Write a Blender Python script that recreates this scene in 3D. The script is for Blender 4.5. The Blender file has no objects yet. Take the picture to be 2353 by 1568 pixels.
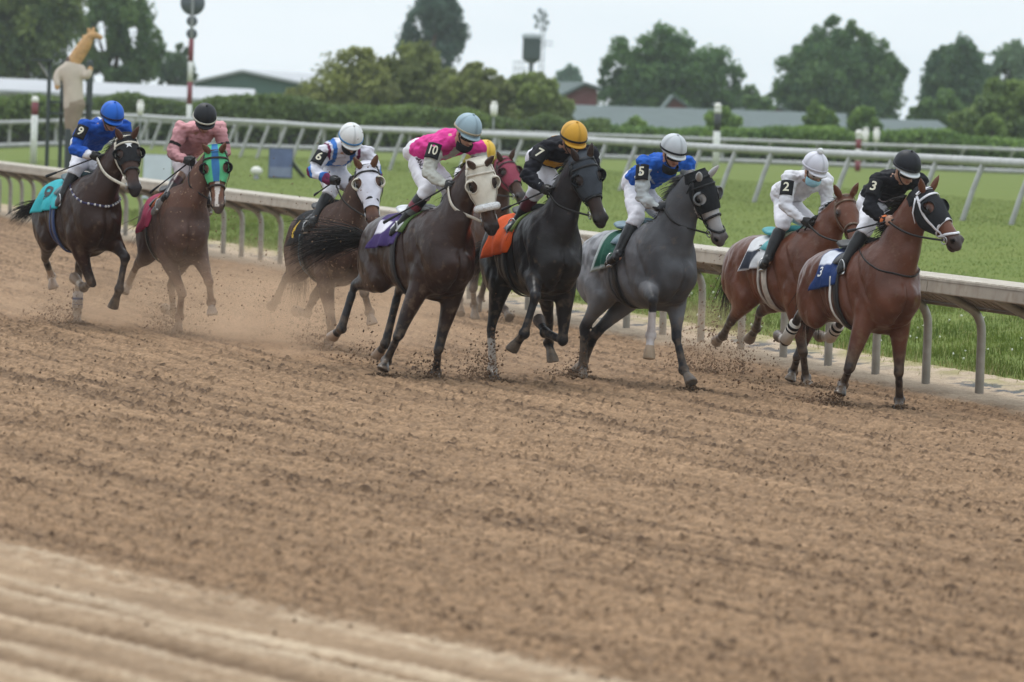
import bpy, bmesh, math, random
import numpy as np
from mathutils import Vector, Matrix
from mathutils.bvhtree import BVHTree

random.seed(7)
RNG = np.random.default_rng(11)
SC = bpy.context.scene
COL = SC.collection

# ------------------------------------------------------------------ camera
F_PX, W_PX, H_PX = 11000.0, 2353.0, 1568.0          # focal length in pixels of a 2353 px wide frame
CX, CY, HORIZON, ROLL, CAM_H = 1176.5, 784.0, 259.0, 0.035, 2.6
PITCH = math.atan((CY - HORIZON) * math.cos(ROLL) / F_PX)
FWD = np.array([0, math.cos(PITCH), -math.sin(PITCH)])
UP0 = np.array([0, math.sin(PITCH), math.cos(PITCH)])
RGT = math.cos(ROLL) * np.array([1.0, 0, 0]) + math.sin(ROLL) * UP0
UPV = -math.sin(ROLL) * np.array([1.0, 0, 0]) + math.cos(ROLL) * UP0
CAM = np.array([0.0, 0.0, CAM_H])
cd = bpy.data.cameras.new('camera')
cam = bpy.data.objects.new('camera', cd)
COL.objects.link(cam)
SC.camera = cam
cam.matrix_world = Matrix(((RGT[0], UPV[0], -FWD[0], 0), (RGT[1], UPV[1], -FWD[1], 0),
                           (RGT[2], UPV[2], -FWD[2], CAM_H), (0, 0, 0, 1)))
cd.sensor_width = 36.0
cd.lens = F_PX / W_PX * 36.0
cd.clip_start, cd.clip_end = 0.5, 9000
cd.dof.use_dof = True
cd.dof.focus_distance = 44.0
cd.dof.aperture_fstop = 3.4
cd.dof.aperture_blades = 0

# ------------------------------------------------------------------ sky, sun, exposure
world = bpy.data.worlds.new('World')
SC.world = world
world.use_nodes = True
wn, wl = world.node_tree.nodes, world.node_tree.links
wn.clear()
SUN_EL, SUN_AZ = math.radians(62), math.radians(-25)     # azimuth from +Y (straight ahead), clockwise
sky = wn.new('ShaderNodeTexSky'); sky.sky_type = 'NISHITA'; sky.sun_disc = False
sky.sun_elevation, sky.sun_rotation = SUN_EL, SUN_AZ
b1 = wn.new('ShaderNodeBackground'); b1.inputs[1].default_value = 0.10
wl.new(sky.outputs[0], b1.inputs[0])
tc = wn.new('ShaderNodeTexCoord')
mp = wn.new('ShaderNodeMapping'); mp.inputs['Scale'].default_value = (2.2, 2.2, 9.0)
wl.new(tc.outputs['Generated'], mp.inputs[0])
nz = wn.new('ShaderNodeTexNoise'); nz.inputs['Scale'].default_value = 2.0; nz.inputs['Detail'].default_value = 5
wl.new(mp.outputs[0], nz.inputs[0])
cr = wn.new('ShaderNodeValToRGB')
cr.color_ramp.elements[0].position = 0.30; cr.color_ramp.elements[0].color = (0.66, 0.745, 0.82, 1)
cr.color_ramp.elements[1].position = 0.68; cr.color_ramp.elements[1].color = (0.85, 0.90, 0.94, 1)
wl.new(nz.outputs[0], cr.inputs[0])
b2 = wn.new('ShaderNodeBackground')
sx = wn.new('ShaderNodeSeparateXYZ'); wl.new(tc.outputs['Generated'], sx.inputs[0])
el = wn.new('ShaderNodeMapRange'); el.inputs['From Min'].default_value = 0.06; el.inputs['From Max'].default_value = 0.9   # overcast: the zenith is far brighter than the horizon
el.inputs['To Min'].default_value = 1.42; el.inputs['To Max'].default_value = 2.5
wl.new(sx.outputs[2], el.inputs[0]); wl.new(el.outputs[0], b2.inputs[1])
wl.new(cr.outputs[0], b2.inputs[0])
mx = wn.new('ShaderNodeMixShader'); mx.inputs[0].default_value = 0.90
wl.new(b1.outputs[0], mx.inputs[1]); wl.new(b2.outputs[0], mx.inputs[2])
wo = wn.new('ShaderNodeOutputWorld'); wl.new(mx.outputs[0], wo.inputs[0])

sd = bpy.data.lights.new('sun', 'SUN'); sd.energy = 1.5; sd.angle = math.radians(12); sd.color = (1, 0.965, 0.92)
sun = bpy.data.objects.new('sun', sd); COL.objects.link(sun)
sdir = Vector((math.sin(SUN_AZ) * math.cos(SUN_EL), math.cos(SUN_AZ) * math.cos(SUN_EL), math.sin(SUN_EL)))
sun.rotation_euler = sdir.to_track_quat('Z', 'Y').to_euler()
sun.location = (0, 40, 60)
SC.view_settings.view_transform = 'Standard'
SC.view_settings.look = 'None'
SC.view_settings.exposure = -0.18
SC.view_settings.gamma = 1.0
SC.render.engine = 'CYCLES'
SC.cycles.use_denoising = True
SC.cycles.max_bounces = 6
SC.cycles.volume_bounces = 1
SC.cycles.volume_step_rate = 4.0

# ------------------------------------------------------------------ pixels and ground
def ray(dx, dy):
    return FWD + RGT * ((dx - CX) / F_PX) + UPV * ((CY - dy) / F_PX)      # unit camera depth
def at(dx, dy, d):
    return CAM + ray(dx, dy) * d
def project(p):
    v = np.asarray(p) - CAM
    z = v @ FWD
    return CX + F_PX * (v @ RGT) / z, CY - F_PX * (v @ UPV) / z
RAIL0 = np.array([4.53, 46.2])
RAILU = np.array([-0.263, 0.9648]); RAILU /= np.linalg.norm(RAILU)
RAILN = np.array([-RAILU[1], RAILU[0]])                # towards the track
TURF_Z, TURF_W = 0.87, 15.6
def rail_dist(x, y):
    return (x - RAIL0[0]) * RAILN[0] + (y - RAIL0[1]) * RAILN[1]
def rail_pt(t, off=0.0):
    p = RAIL0 + RAILU * t + RAILN * off
    return p[0], p[1]
def zg(x, y):
    d = rail_dist(np.asarray(x, float), np.asarray(y, float))
    return np.where(d > 0, 0.026 * np.minimum(d, 17.5), np.minimum(-d / TURF_W, 1.0) * TURF_Z)
def ground_at(dx, dy):
    r = ray(dx, dy); z = 0.0
    for _ in range(12):
        k = (z - CAM_H) / r[2]; p = CAM + r * k
        z = float(zg(p[0], p[1]))
    return p

# ------------------------------------------------------------------ noise
def _hash(ix, iy, iz, seed):
    h = (ix * 374761393 + iy * 668265263 + iz * 2147483647 + seed * 144665) & 0xFFFFFFFF
    h = ((h ^ (h >> 13)) * 1274126177) & 0xFFFFFFFF
    return ((h ^ (h >> 16)) & 0xFFFF) / 65535.0
def vnoise(x, y, z=None, seed=0):
    x = np.asarray(x, float); y = np.asarray(y, float)
    z = np.zeros_like(x) if z is None else np.asarray(z, float)
    ix, iy, iz = (np.floor(a).astype(np.int64) for a in (x, y, z))
    fx, fy, fz = x - ix, y - iy, z - iz
    fx, fy, fz = (a * a * (3 - 2 * a) for a in (fx, fy, fz))
    out = 0
    rng_z = (0, 1) if np.any(fz) else (0,)
    for c in rng_z:
        wz = fz if c else 1 - fz
        for b in (0, 1):
            wy = fy if b else 1 - fy
            for a in (0, 1):
                wx = fx if a else 1 - fx
                out = out + _hash(ix + a, iy + b, iz + c, seed) * wx * wy * wz
    return out

# ------------------------------------------------------------------ meshes
def tag(o, label=None, cat=None, group=None, kind=None):
    if label: o['label'] = label
    if cat: o['category'] = cat
    if group: o['group'] = group
    if kind: o['kind'] = kind
    return o
def empty(name, loc):
    o = bpy.data.objects.new(name, None); COL.objects.link(o)
    o.empty_display_size = 0.2; o.location = [float(c) for c in loc]
    return o
def mesh_from(verts, faces, name='mesh', smooth=True):
    me = bpy.data.meshes.new(name)
    me.from_pydata([tuple(map(float, v)) for v in verts], [], [tuple(map(int, f)) for f in faces])
    me.update()
    if smooth: me.polygons.foreach_set('use_smooth', np.ones(len(me.polygons), bool))
    return me
def np_mesh(name, V, Fa, smooth=True):
    """fast mesh: V (n,3), Fa (m,k) all faces of k corners"""
    me = bpy.data.meshes.new(name)
    m, k = Fa.shape
    me.vertices.add(len(V)); me.vertices.foreach_set('co', np.ascontiguousarray(V, np.float32).ravel())
    me.loops.add(m * k); me.loops.foreach_set('vertex_index', np.ascontiguousarray(Fa, np.int32).ravel())
    me.polygons.add(m); me.polygons.foreach_set('loop_start', np.arange(0, m * k, k, dtype=np.int32))
    try: me.polygons.foreach_set('loop_total', np.full(m, k, np.int32))
    except Exception: pass
    me.update(calc_edges=True)
    if smooth: me.polygons.foreach_set('use_smooth', np.ones(m, bool))
    return me
def set_col(me, rgb):
    a = me.color_attributes.new('Col', 'FLOAT_COLOR', 'POINT')
    c = np.ones((len(me.vertices), 4), np.float32); c[:, :3] = rgb
    a.data.foreach_set('color', c.ravel())
def verts_of(me):
    a = np.empty(len(me.vertices) * 3, np.float32); me.vertices.foreach_get('co', a)
    return a.reshape(-1, 3).astype(float)
def link(name, me, mat, parent=None, base=None):
    """link a mesh whose vertices are world coordinates; base = the thing's base point"""
    o = bpy.data.objects.new(name, me); COL.objects.link(o)
    if base is not None:
        v = verts_of(me) - np.asarray(base)
        me.vertices.foreach_set('co', v.astype(np.float32).ravel()); me.update()
    if mat is not None: me.materials.append(mat)
    if parent is not None: o.parent = parent
    elif base is not None: o.location = [float(c) for c in base]
    return o
class MB:
    def __init__(s): s.v = []; s.f = []
    def add(s, v, f):
        n = len(s.v); s.v.extend([tuple(map(float, p)) for p in v]); s.f.extend([tuple(i + n for i in q) for q in f]); return s
    def box(s, c, e, R=None):
        c = np.asarray(c, float); R = np.eye(3) if R is None else R
        v = [c + R @ (np.array([i, j, k]) * np.asarray(e) / 2) for i in (-1, 1) for j in (-1, 1) for k in (-1, 1)]
        return s.add(v, [(0, 1, 3, 2), (4, 6, 7, 5), (0, 4, 5, 1), (2, 3, 7, 6), (0, 2, 6, 4), (1, 5, 7, 3)])
    def tube(s, path, ra, rb=None, side=None, seg=12, flat=(False, False), power=2.0):
        v, f = tube_vf(path, ra, rb, side, seg, flat, power); return s.add(v, f)
    def ball(s, c, r, axes=None, n=10):
        v, f = ball_vf(c, r, axes, n); return s.add(v, f)
    def mesh(s, name='mesh', smooth=True): return mesh_from(s.v, s.f, name, smooth)
    def build(s, name, mat, parent=None, base=None, smooth=True):
        return link(name, s.mesh(name, smooth), mat, parent, base)
def nrm(v):
    v = np.asarray(v, float); n = np.linalg.norm(v); return v / n if n > 1e-9 else v
def tube_vf(path, ra, rb=None, side=None, seg=12, flat=(False, False), power=2.0):
    P = np.asarray(path, float); n = len(P)
    ra = np.full(n, ra, float) if np.isscalar(ra) else np.asarray(ra, float)
    rb = ra if rb is None else (np.full(n, rb, float) if np.isscalar(rb) else np.asarray(rb, float))
    T = np.gradient(P, axis=0); T = np.array([nrm(t) for t in T])
    if side is None:
        a = np.array([0, 0, 1.0]) if abs(T[0][2]) < .9 else np.array([1.0, 0, 0])
        S = []; s0 = nrm(np.cross(a, T[0]))
        for t in T:
            s0 = nrm(s0 - t * (s0 @ t)); S.append(s0)
        S = np.array(S)
    else:
        S = np.asarray(side, float)
        if S.ndim == 1: S = np.tile(S, (n, 1))
        S = np.array([nrm(s - t * (s @ t)) for s, t in zip(S, T)])
    N = np.cross(S, T)
    ang = np.arange(seg) * 2 * math.pi / seg
    ca, sa = np.cos(ang), np.sin(ang)
    if power != 2.0:
        ca = np.sign(ca) * np.abs(ca) ** (2 / power); sa = np.sign(sa) * np.abs(sa) ** (2 / power)
    V = []; Fc = []
    rings = []
    def ring(c, k, fa, fb, sh):
        i0 = len(V)
        for q in range(seg): V.append(c + N[k] * (ra[k] * fa * ca[q]) + S[k] * (rb[k] * fb * sa[q]) + T[k] * sh)
        rings.append(i0)
    if not flat[0]:
        for fr, sh in ((.55, -.8), (.85, -.5)):
            ring(P[0], 0, fr, fr, sh * min(ra[0], rb[0]))
    for k in range(n): ring(P[k], k, 1, 1, 0)
    if not flat[1]:
        for fr, sh in ((.85, .5), (.55, .8)):
            ring(P[-1], n - 1, fr, fr, sh * min(ra[-1], rb[-1]))
    for i in range(len(rings) - 1):
        a, b = rings[i], rings[i + 1]
        for q in range(seg):
            r = (q + 1) % seg
            Fc.append((a + q, a + r, b + r, b + q))
    c0 = len(V); V.append(np.mean(V[rings[0]:rings[0] + seg], axis=0)); c1 = len(V); V.append(np.mean(V[rings[-1]:rings[-1] + seg], axis=0))
    for q in range(seg):
        r = (q + 1) % seg
        Fc.append((c0, rings[0] + r, rings[0] + q)); Fc.append((c1, rings[-1] + q, rings[-1] + r))
    return V, Fc
def ball_vf(c, r, axes=None, n=10):
    c = np.asarray(c, float); r = np.full(3, r, float) if np.isscalar(r) else np.asarray(r, float)
    A = np.eye(3) if axes is None else np.asarray(axes, float)       # rows are axes
    V = [c + A[2] * r[2]]; Fc = []
    m = 2 * n
    for i in range(1, n):
        th = math.pi * i / n
        for j in range(m):
            ph = 2 * math.pi * j / m
            V.append(c + A[0] * (r[0] * math.sin(th) * math.cos(ph)) + A[1] * (r[1] * math.sin(th) * math.sin(ph)) + A[2] * (r[2] * math.cos(th)))
    V.append(c - A[2] * r[2]); L = len(V) - 1
    for j in range(m):
        k = (j + 1) % m
        Fc.append((0, 1 + j, 1 + k)); Fc.append((L, 1 + (n - 2) * m + k, 1 + (n - 2) * m + j))
        for i in range(n - 2):
            a = 1 + i * m; b = a + m
            Fc.append((a + j, b + j, b + k, a + k))
    return V, Fc
def crom(P, k=5):
    """Catmull-Rom resampling of rows of P"""
    P = np.asarray(P, float)
    if P.ndim == 1: return crom(P[:, None], k)[:, 0]
    n = len(P); out = []
    for i in range(n - 1):
        p0, p1, p2, p3 = P[max(i - 1, 0)], P[i], P[i + 1], P[min(i + 2, n - 1)]
        for j in range(k):
            t = j / k
            out.append(.5 * ((2 * p1) + (p2 - p0) * t + (2 * p0 - 5 * p1 + 4 * p2 - p3) * t * t + (3 * p1 - p0 - 3 * p2 + p3) * t ** 3))
    out.append(P[-1]); return np.array(out)
def remesh(mb, voxel, smooth_it=4, fac=.5):
    me = mb.mesh('tmp'); o = bpy.data.objects.new('tmp', me); COL.objects.link(o)
    m = o.modifiers.new('r', 'REMESH'); m.mode = 'VOXEL'; m.voxel_size = voxel; m.use_smooth_shade = True
    if smooth_it:
        s = o.modifiers.new('s', 'SMOOTH'); s.factor = fac; s.iterations = smooth_it
    dg = bpy.context.evaluated_depsgraph_get(); ev = o.evaluated_get(dg)
    out = bpy.data.meshes.new_from_object(ev, depsgraph=dg)
    bpy.data.objects.remove(o); bpy.data.meshes.remove(me)
    out.polygons.foreach_set('use_smooth', np.ones(len(out.polygons), bool))
    return out
def ribbon(mb, pts, normals, width, thick=.004):
    """a flat strap along pts, its broad face along the normals"""
    P = np.asarray(pts, float); T = np.gradient(P, axis=0); V = []; n = len(P)
    for p, t, q in zip(P, T, np.asarray(normals, float)):
        q = nrm(q); b = nrm(np.cross(nrm(t), q)) * width / 2; h = q * thick
        V += [p - b, p + b, p + b + h, p - b + h]
    Fc = []
    for i in range(n - 1):
        a, b = 4 * i, 4 * i + 4
        for k in range(4):
            r = (k + 1) % 4; Fc.append((a + k, a + r, b + r, b + k))
    Fc += [(3, 2, 1, 0), tuple(4 * (n - 1) + k for k in range(4))]
    return mb.add(V, Fc)

# ------------------------------------------------------------------ materials
def new_mat(name):
    m = bpy.data.materials.new(name); m.use_nodes = True
    nt = m.node_tree; return m, nt.nodes, nt.links, nt.nodes['Principled BSDF']
def noise_node(N, L, scale, detail=3, coord='Object', stretch=None):
    t = N.new('ShaderNodeTexCoord'); x = t.outputs[coord]
    if stretch:
        q = N.new('ShaderNodeMapping'); q.inputs['Scale'].default_value = stretch; L.new(x, q.inputs[0]); x = q.outputs[0]
    z = N.new('ShaderNodeTexNoise'); z.inputs['Scale'].default_value = scale; z.inputs['Detail'].default_value = detail
    L.new(x, z.inputs[0]); return z
def mixc(N, L, fac, a, b, mode='MIX'):
    m = N.new('ShaderNodeMix'); m.data_type = 'RGBA'; m.blend_type = mode
    for s, v in ((m.inputs[0], fac), (m.inputs[6], a), (m.inputs[7], b)):
        if hasattr(v, 'links'): L.new(v, s)
        elif isinstance(v, (int, float)): s.default_value = v
        else: s.default_value = (*v, 1)
    return m.outputs[2]
def ramp(N, L, src, p0, p1, c0=(0, 0, 0), c1=(1, 1, 1)):
    r = N.new('ShaderNodeValToRGB'); e = r.color_ramp.elements
    e[0].position, e[1].position = p0, p1; e[0].color = (*c0, 1); e[1].color = (*c1, 1)
    L.new(src, r.inputs[0]); return r.outputs[0]
def bump(N, L, bs, src, strength=.3, dist=.01):
    b = N.new('ShaderNodeBump'); b.inputs['Strength'].default_value = strength; b.inputs['Distance'].default_value = dist
    L.new(src, b.inputs['Height']); L.new(b.outputs[0], bs.inputs['Normal']); return b
def mat(name, c, rough=.6, metal=0.0, var=.12, vscale=6.0, bmp=0.0, bscale=40.0, dirt=None, spec=.5, bdist=.01):
    """plain procedural surface: base colour with noise wear, optional dirt colour and bump"""
    m, N, L, bs = new_mat(name)
    z = noise_node(N, L, vscale, 4)
    lo = tuple(x * (1 - var) for x in c); hi = tuple(min(1, x * (1 + var)) for x in c)
    out = ramp(N, L, z.outputs[0], .3, .7, lo, hi)
    if dirt:
        z2 = noise_node(N, L, vscale * 2.3, 6)
        out = mixc(N, L, ramp(N, L, z2.outputs[0], .45, .75), out, dirt)
    L.new(out, bs.inputs['Base Color'])
    bs.inputs['Roughness'].default_value = rough; bs.inputs['Metallic'].default_value = metal
    bs.inputs['Specular IOR Level'].default_value = spec
    if bmp:
        z3 = noise_node(N, L, bscale, 4); bump(N, L, bs, z3.outputs[0], bmp, bdist)
    return m
def mat_col(name, rough=.7, var=.15, vscale=9.0, bmp=.3, bscale=30, bdist=.01, sheen=0.0, spec=.4, stretch=None, specks=None, coat=0.0, splash=None):
    """procedural surface whose own colours (markings) are carried by the mesh as 'Col'"""
    m, N, L, bs = new_mat(name)
    a = N.new('ShaderNodeAttribute'); a.attribute_name = 'Col'
    z = noise_node(N, L, vscale, 4)
    k = ramp(N, L, z.outputs[0], .3, .7, (1 - var,) * 3, (1 + var,) * 3)
    out = mixc(N, L, 1.0, a.outputs['Color'], k, 'MULTIPLY')
    if specks:
        z2 = noise_node(N, L, specks[1], 2)
        out = mixc(N, L, ramp(N, L, z2.outputs[0], specks[2], specks[2] + .06), out, specks[0])
    if splash:                                # dried dirt thrown up over the lower half
        z4 = noise_node(N, L, 13, 6); t = N.new('ShaderNodeTexCoord'); sp = N.new('ShaderNodeSeparateXYZ'); L.new(t.outputs['Object'], sp.inputs[0])
        lo = ramp(N, L, sp.outputs[2], .1, 1.0, (1, 1, 1), (.0, .0, .0)); mm = N.new('ShaderNodeMath'); mm.operation = 'MULTIPLY_ADD'; L.new(lo, mm.inputs[0]); mm.inputs[1].default_value = .22; L.new(z4.outputs[0], mm.inputs[2])
        out = mixc(N, L, ramp(N, L, mm.outputs[0], .60, .80, (0, 0, 0), (.42, .42, .42)), out, splash)
    L.new(out, bs.inputs['Base Color'])
    bs.inputs['Roughness'].default_value = rough; bs.inputs['Specular IOR Level'].default_value = spec
    if sheen: bs.inputs['Sheen Weight'].default_value = sheen
    if coat: bs.inputs['Coat Weight'].default_value = coat; bs.inputs['Coat Roughness'].default_value = .3
    z3 = noise_node(N, L, bscale, 5, stretch=stretch); bump(N, L, bs, z3.outputs[0], bmp, bdist)
    return m

# ================================================================== SETTING: ground, track, turf
def grid_mesh(name, X, Y, Z):
    r, c = X.shape
    V = np.stack([X.ravel(), Y.ravel(), Z.ravel()], 1)
    i = np.arange(r * c).reshape(r, c)
    Fa = np.stack([i[:-1, :-1].ravel(), i[:-1, 1:].ravel(), i[1:, 1:].ravel(), i[1:, :-1].ravel()], 1)
    return np_mesh(name, V, Fa)

def sheet_along_rail(name, t0, t1, nt, d0, d1, nd, dz):
    t = np.linspace(t0, t1, nt)[:, None]; d = np.linspace(d0, d1, nd)[None, :]
    X = RAIL0[0] + RAILU[0] * t + RAILN[0] * d; Y = RAIL0[1] + RAILU[1] * t + RAILN[1] * d
    return grid_mesh(name, X, Y, zg(X, Y) + dz)

# far ground to the horizon
m_ground = mat('meadow', (.085, .12, .028), .95, var=.3, vscale=.02)
g = np.concatenate([-np.geomspace(4000, 60, 24), np.linspace(-55, 55, 23), np.geomspace(60, 4000, 24)])
GX, GY = np.meshgrid(g, g + 60, indexing='ij')
o = link('ground', grid_mesh('ground', GX, GY, zg(GX, GY) - .35), m_ground); tag(o, kind='structure')

# turf course
def turf_mat():
    m, N, L, bs = new_mat('turf')
    z = noise_node(N, L, .35, 5); z2 = noise_node(N, L, 3.0, 5); z3 = noise_node(N, L, 22.0, 4)
    c = ramp(N, L, z.outputs[0], .35, .65, (.100, .140, .020), (.145, .172, .030))
    c = mixc(N, L, .55, c, ramp(N, L, z2.outputs[0], .3, .7, (.078, .120, .017), (.168, .186, .038)))
    c = mixc(N, L, .4, c, ramp(N, L, z3.outputs[0], .3, .7, (.055, .10, .014), (.155, .19, .04)))
    L.new(c, bs.inputs['Base Color']); bs.inputs['Roughness'].default_value = .9
    bs.inputs['Specular IOR Level'].default_value = .15
    bump(N, L, bs, z3.outputs[0], .6, .03); return m
M_TURF = turf_mat()
me = sheet_along_rail('turf', -60, 330, 260, -320, -1.0, 320, 0.0)
o = link('turf', me, M_TURF); tag(o, kind='structure')

# dirt track
def dirt_mat():
    m, N, L, bs = new_mat('dirt')
    a = N.new('ShaderNodeAttribute'); a.attribute_name = 'Col'
    z2 = noise_node(N, L, 9.0, 6); z3 = noise_node(N, L, 55.0, 5); z4 = noise_node(N, L, .6, 4)
    k = ramp(N, L, z2.outputs[0], .3, .7, (.84, .82, .80), (1.14, 1.14, 1.13))
    c = mixc(N, L, 1.0, a.outputs['Color'], k, 'MULTIPLY')
    k = ramp(N, L, z3.outputs[0], .28, .68, (.72, .70, .68), (1.2, 1.2, 1.2))
    c = mixc(N, L, .8, c, k, 'MULTIPLY')
    k = ramp(N, L, z4.outputs[0], .3, .7, (.88, .87, .86), (1.08, 1.08, 1.07))
    c = mixc(N, L, 1.0, c, k, 'MULTIPLY')
    L.new(c, bs.inputs['Base Color']); bs.inputs['Roughness'].default_value = .95
    bs.inputs['Specular IOR Level'].default_value = .15
    bump(N, L, bs, z3.outputs[0], .7, .02); return m
M_DIRT = dirt_mat()
DIRT, DIRT_DK, SAND, PALE = (np.array(c) for c in ((.290, .186, .110), (.070, .042, .025), (.44, .35, .26), (.475, .375, .268)))
def smooth(x, a, b):
    t = np.clip((x - a) / (b - a), 0, 1); return t * t * (3 - 2 * t)
def row_dist(X, Y):
    """distance from the rail counted across the harrow lines, which bend into the turn near the camera"""
    k = np.clip(46.2 - Y, 0, None)
    return -(X + .2726 * (Y - 46.2) - .5 * .0158 * k * k - RAIL0[0]) * .9648
def dirt_shape(X, Y):
    """height above the graded track and colour of the harrowed dirt"""
    d = rail_dist(X, Y); s = (X - RAIL0[0]) * RAILU[0] + (Y - RAIL0[1]) * RAILU[1]
    rd = row_dist(X, Y)
    wob = vnoise(s * .12, rd * .3, seed=3) * .5
    n1 = vnoise(X * 40, Y * 23, seed=1); n2 = vnoise(X * 21, Y * 12, seed=2)
    n3 = vnoise(X * 1.3, Y * .8, seed=4); n4 = vnoise(X * 70, Y * 40, seed=5)
    n5 = .35 * vnoise(s * .16, rd * 3.1, seed=16) + .65 * vnoise(s * .22, rd * 11.0, seed=18); n6 = vnoise(s * .9, rd * 21.0, seed=19)
    clod = np.clip(n1 - .62, 0, 1) * np.clip(n2 * 1.4 - .1 + 1.2 * (.5 - n5), 0, 1.2)
    rip = np.sin((rd + wob * .3) * 2 * math.pi / .115) * (.3 + .7 * vnoise(s * .4, rd * 1.5, seed=6))
    rough = .020 * (n2 - .5) + .024 * (n1 - .5) + .012 * (n4 - .5) + .045 * clod + .007 * rip + .016 * (n5 - .5) + .012 * (n6 - .5)
    # compacted outer lane with faint tyre lines
    rd = rd + .10 * (vnoise(s * 1.1, rd * 1.5, seed=26) - .5) + .05 * (vnoise(s * 5, rd * 4, seed=27) - .5)
    pack = smooth(rd + .5 * (vnoise(s * .9, rd * 3, seed=8) - .5) + .3 * (n2 - .5), 16.0, 16.8)
    g1 = sum(np.exp(-((rd - c) / w) ** 2) * h for c, w, h in ((16.5, .10, .03), (17.0, .10, -.022), (17.28, .07, .035), (17.45, .035, -.045), (17.62, .07, .035), (17.98, .11, -.06), (18.22, .07, .02), (18.6, .12, -.03), (18.85, .07, .035), (19.05, .10, -.06), (19.3, .1, .04), (19.8, .15, -.05), (20.3, .2, .03)))
    g1 = g1 * (.3 + 1.1 * vnoise(s * 1.3, rd * .7, seed=17))
    # undisturbed sand lip beneath the rail
    lip = 1 - smooth(d + .3 * (vnoise(s * 1.5, d, seed=9) - .5), .25, .75)
    h = rough * (1 - .6 * pack) * (1 - .7 * lip) + g1 * .4 + .035 * lip
    h = h - .10 * smooth(-d, .95, 1.4)
    lo = np.clip(.5 + 1.5 * (n1 - .5) + 1.1 * (n2 - .5) + .5 * (n4 - .5), 0, 1).ravel()[:, None]          # paler crests, darker hollows
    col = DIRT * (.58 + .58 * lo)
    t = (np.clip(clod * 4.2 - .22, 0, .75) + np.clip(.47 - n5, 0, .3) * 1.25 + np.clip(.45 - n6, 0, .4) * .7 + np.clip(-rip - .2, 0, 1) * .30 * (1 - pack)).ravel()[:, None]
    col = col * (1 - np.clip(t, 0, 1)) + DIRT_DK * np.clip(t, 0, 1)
    p = pack.ravel()[:, None]; gg = np.clip(-g1 / .05, 0, 1).ravel()[:, None] * .9
    rg = np.clip(g1 / .035 + .55 * (n5 - .45) + .7 * (vnoise(s * 1.4, rd * 13, seed=20) - .5) + .9 * (vnoise(s * .3, rd * 24, seed=28) - .5) + .5 * (n2 - .5), 0, 1).ravel()[:, None]
    col = col * (1 - .9 * p) + .9 * p * ((np.array((.315, .222, .143)) * (1 - rg) + PALE * rg) * (1 - gg) + DIRT * .48 * gg)
    l = lip.ravel()[:, None]; col = col * (1 - l) + SAND * l
    # grass litter and gravel behind the posts
    gv = (smooth(-d, .12, .3) * (1 - smooth(-d, .5, .75)) * smooth(vnoise(X * 9, Y * 5, seed=12), .52, .6) * smooth(vnoise(X * 1.1, Y * .5, seed=13), .35, .55)).ravel()[:, None]
    col = col * (1 - gv) + np.array((.11, .115, .12)) * gv
    dry = (smooth(-d, .3, .9) * smooth(vnoise(X * 6, Y * 3, seed=14), .25, .6)).ravel()[:, None] * .75
    col = col * (1 - dry) + np.array((.27, .25, .10)) * dry
    return h, col
NR, NC = 1500, 800
yy = np.geomspace(17.5, 120, NR)[:, None]; uu = np.linspace(-1, 1, NC)[None, :]
TX = (.115 * yy + 2.8) * uu; TY = yy + 0 * uu
jit = RNG.random(TX.shape) - .5; TX = TX + jit * .006
dd = rail_dist(TX, TY)
th, tcol = dirt_shape(TX, TY)
keep = (dd > -2.6)
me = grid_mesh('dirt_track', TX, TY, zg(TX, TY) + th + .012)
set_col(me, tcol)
bmx = keep
ii = np.arange(NR * NC).reshape(NR, NC)
q = (keep[:-1, :-1] & keep[:-1, 1:] & keep[1:, 1:] & keep[1:, :-1]).ravel()
Fa = np.stack([ii[:-1, :-1].ravel(), ii[:-1, 1:].ravel(), ii[1:, 1:].ravel(), ii[1:, :-1].ravel()], 1)[q]
used = np.unique(Fa); remap = -np.ones(NR * NC, np.int64); remap[used] = np.arange(len(used))
VV = np.stack([TX.ravel(), TY.ravel(), (zg(TX, TY) + th + .012).ravel()], 1)[used]
bpy.data.meshes.remove(me)
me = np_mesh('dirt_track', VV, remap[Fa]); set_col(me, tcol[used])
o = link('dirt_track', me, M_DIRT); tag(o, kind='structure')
# the rest of the track beyond what the fine sheet covers
me = sheet_along_rail('track_base', -70, 330, 300, -2.5, 21, 90, -.05)
v = verts_of(me); _, c = dirt_shape(v[:, 0], v[:, 1]); set_col(me, c)
o = link('track_base', me, M_DIRT); tag(o, kind='structure')

# loose clods lying on the harrowed surface: far too many to count
def rock(r, rng):
    v = np.array([(0, 0, 1), (.94, 0, .33), (-.47, .82, .33), (-.47, -.82, .33), (.5, .8, -.4), (-.95, 0, -.4), (.5, -.8, -.4), (0, 0, -1)])
    return v * (1 + .5 * (rng.random(8)[:, None] - .5)) * r * (.7 + .6 * rng.random(3))
ROCKF = np.array([(0, 1, 2), (0, 2, 3), (0, 3, 1), (1, 4, 2), (2, 5, 3), (3, 6, 1), (2, 4, 5), (3, 5, 6), (1, 6, 4), (4, 7, 5), (5, 7, 6), (6, 7, 4)])
def rocks_mesh(name, centres, radii):
    n = len(centres); V = np.empty((n, 8, 3)); 
    for i in range(n): V[i] = centres[i] + rock(radii[i], RNG)
    Fa = (ROCKF[None] + (np.arange(n) * 8)[:, None, None]).reshape(-1, 3)
    return np_mesh(name, V.reshape(-1, 3), Fa, smooth=True)
N_CL = 20000
y = 18 * (75 / 18) ** RNG.random(N_CL); x = (RNG.random(N_CL) * 2 - 1) * .118 * y
d = rail_dist(x, y); s_ = (x - RAIL0[0]) * RAILU[0] + (y - RAIL0[1]) * RAILU[1]
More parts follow.
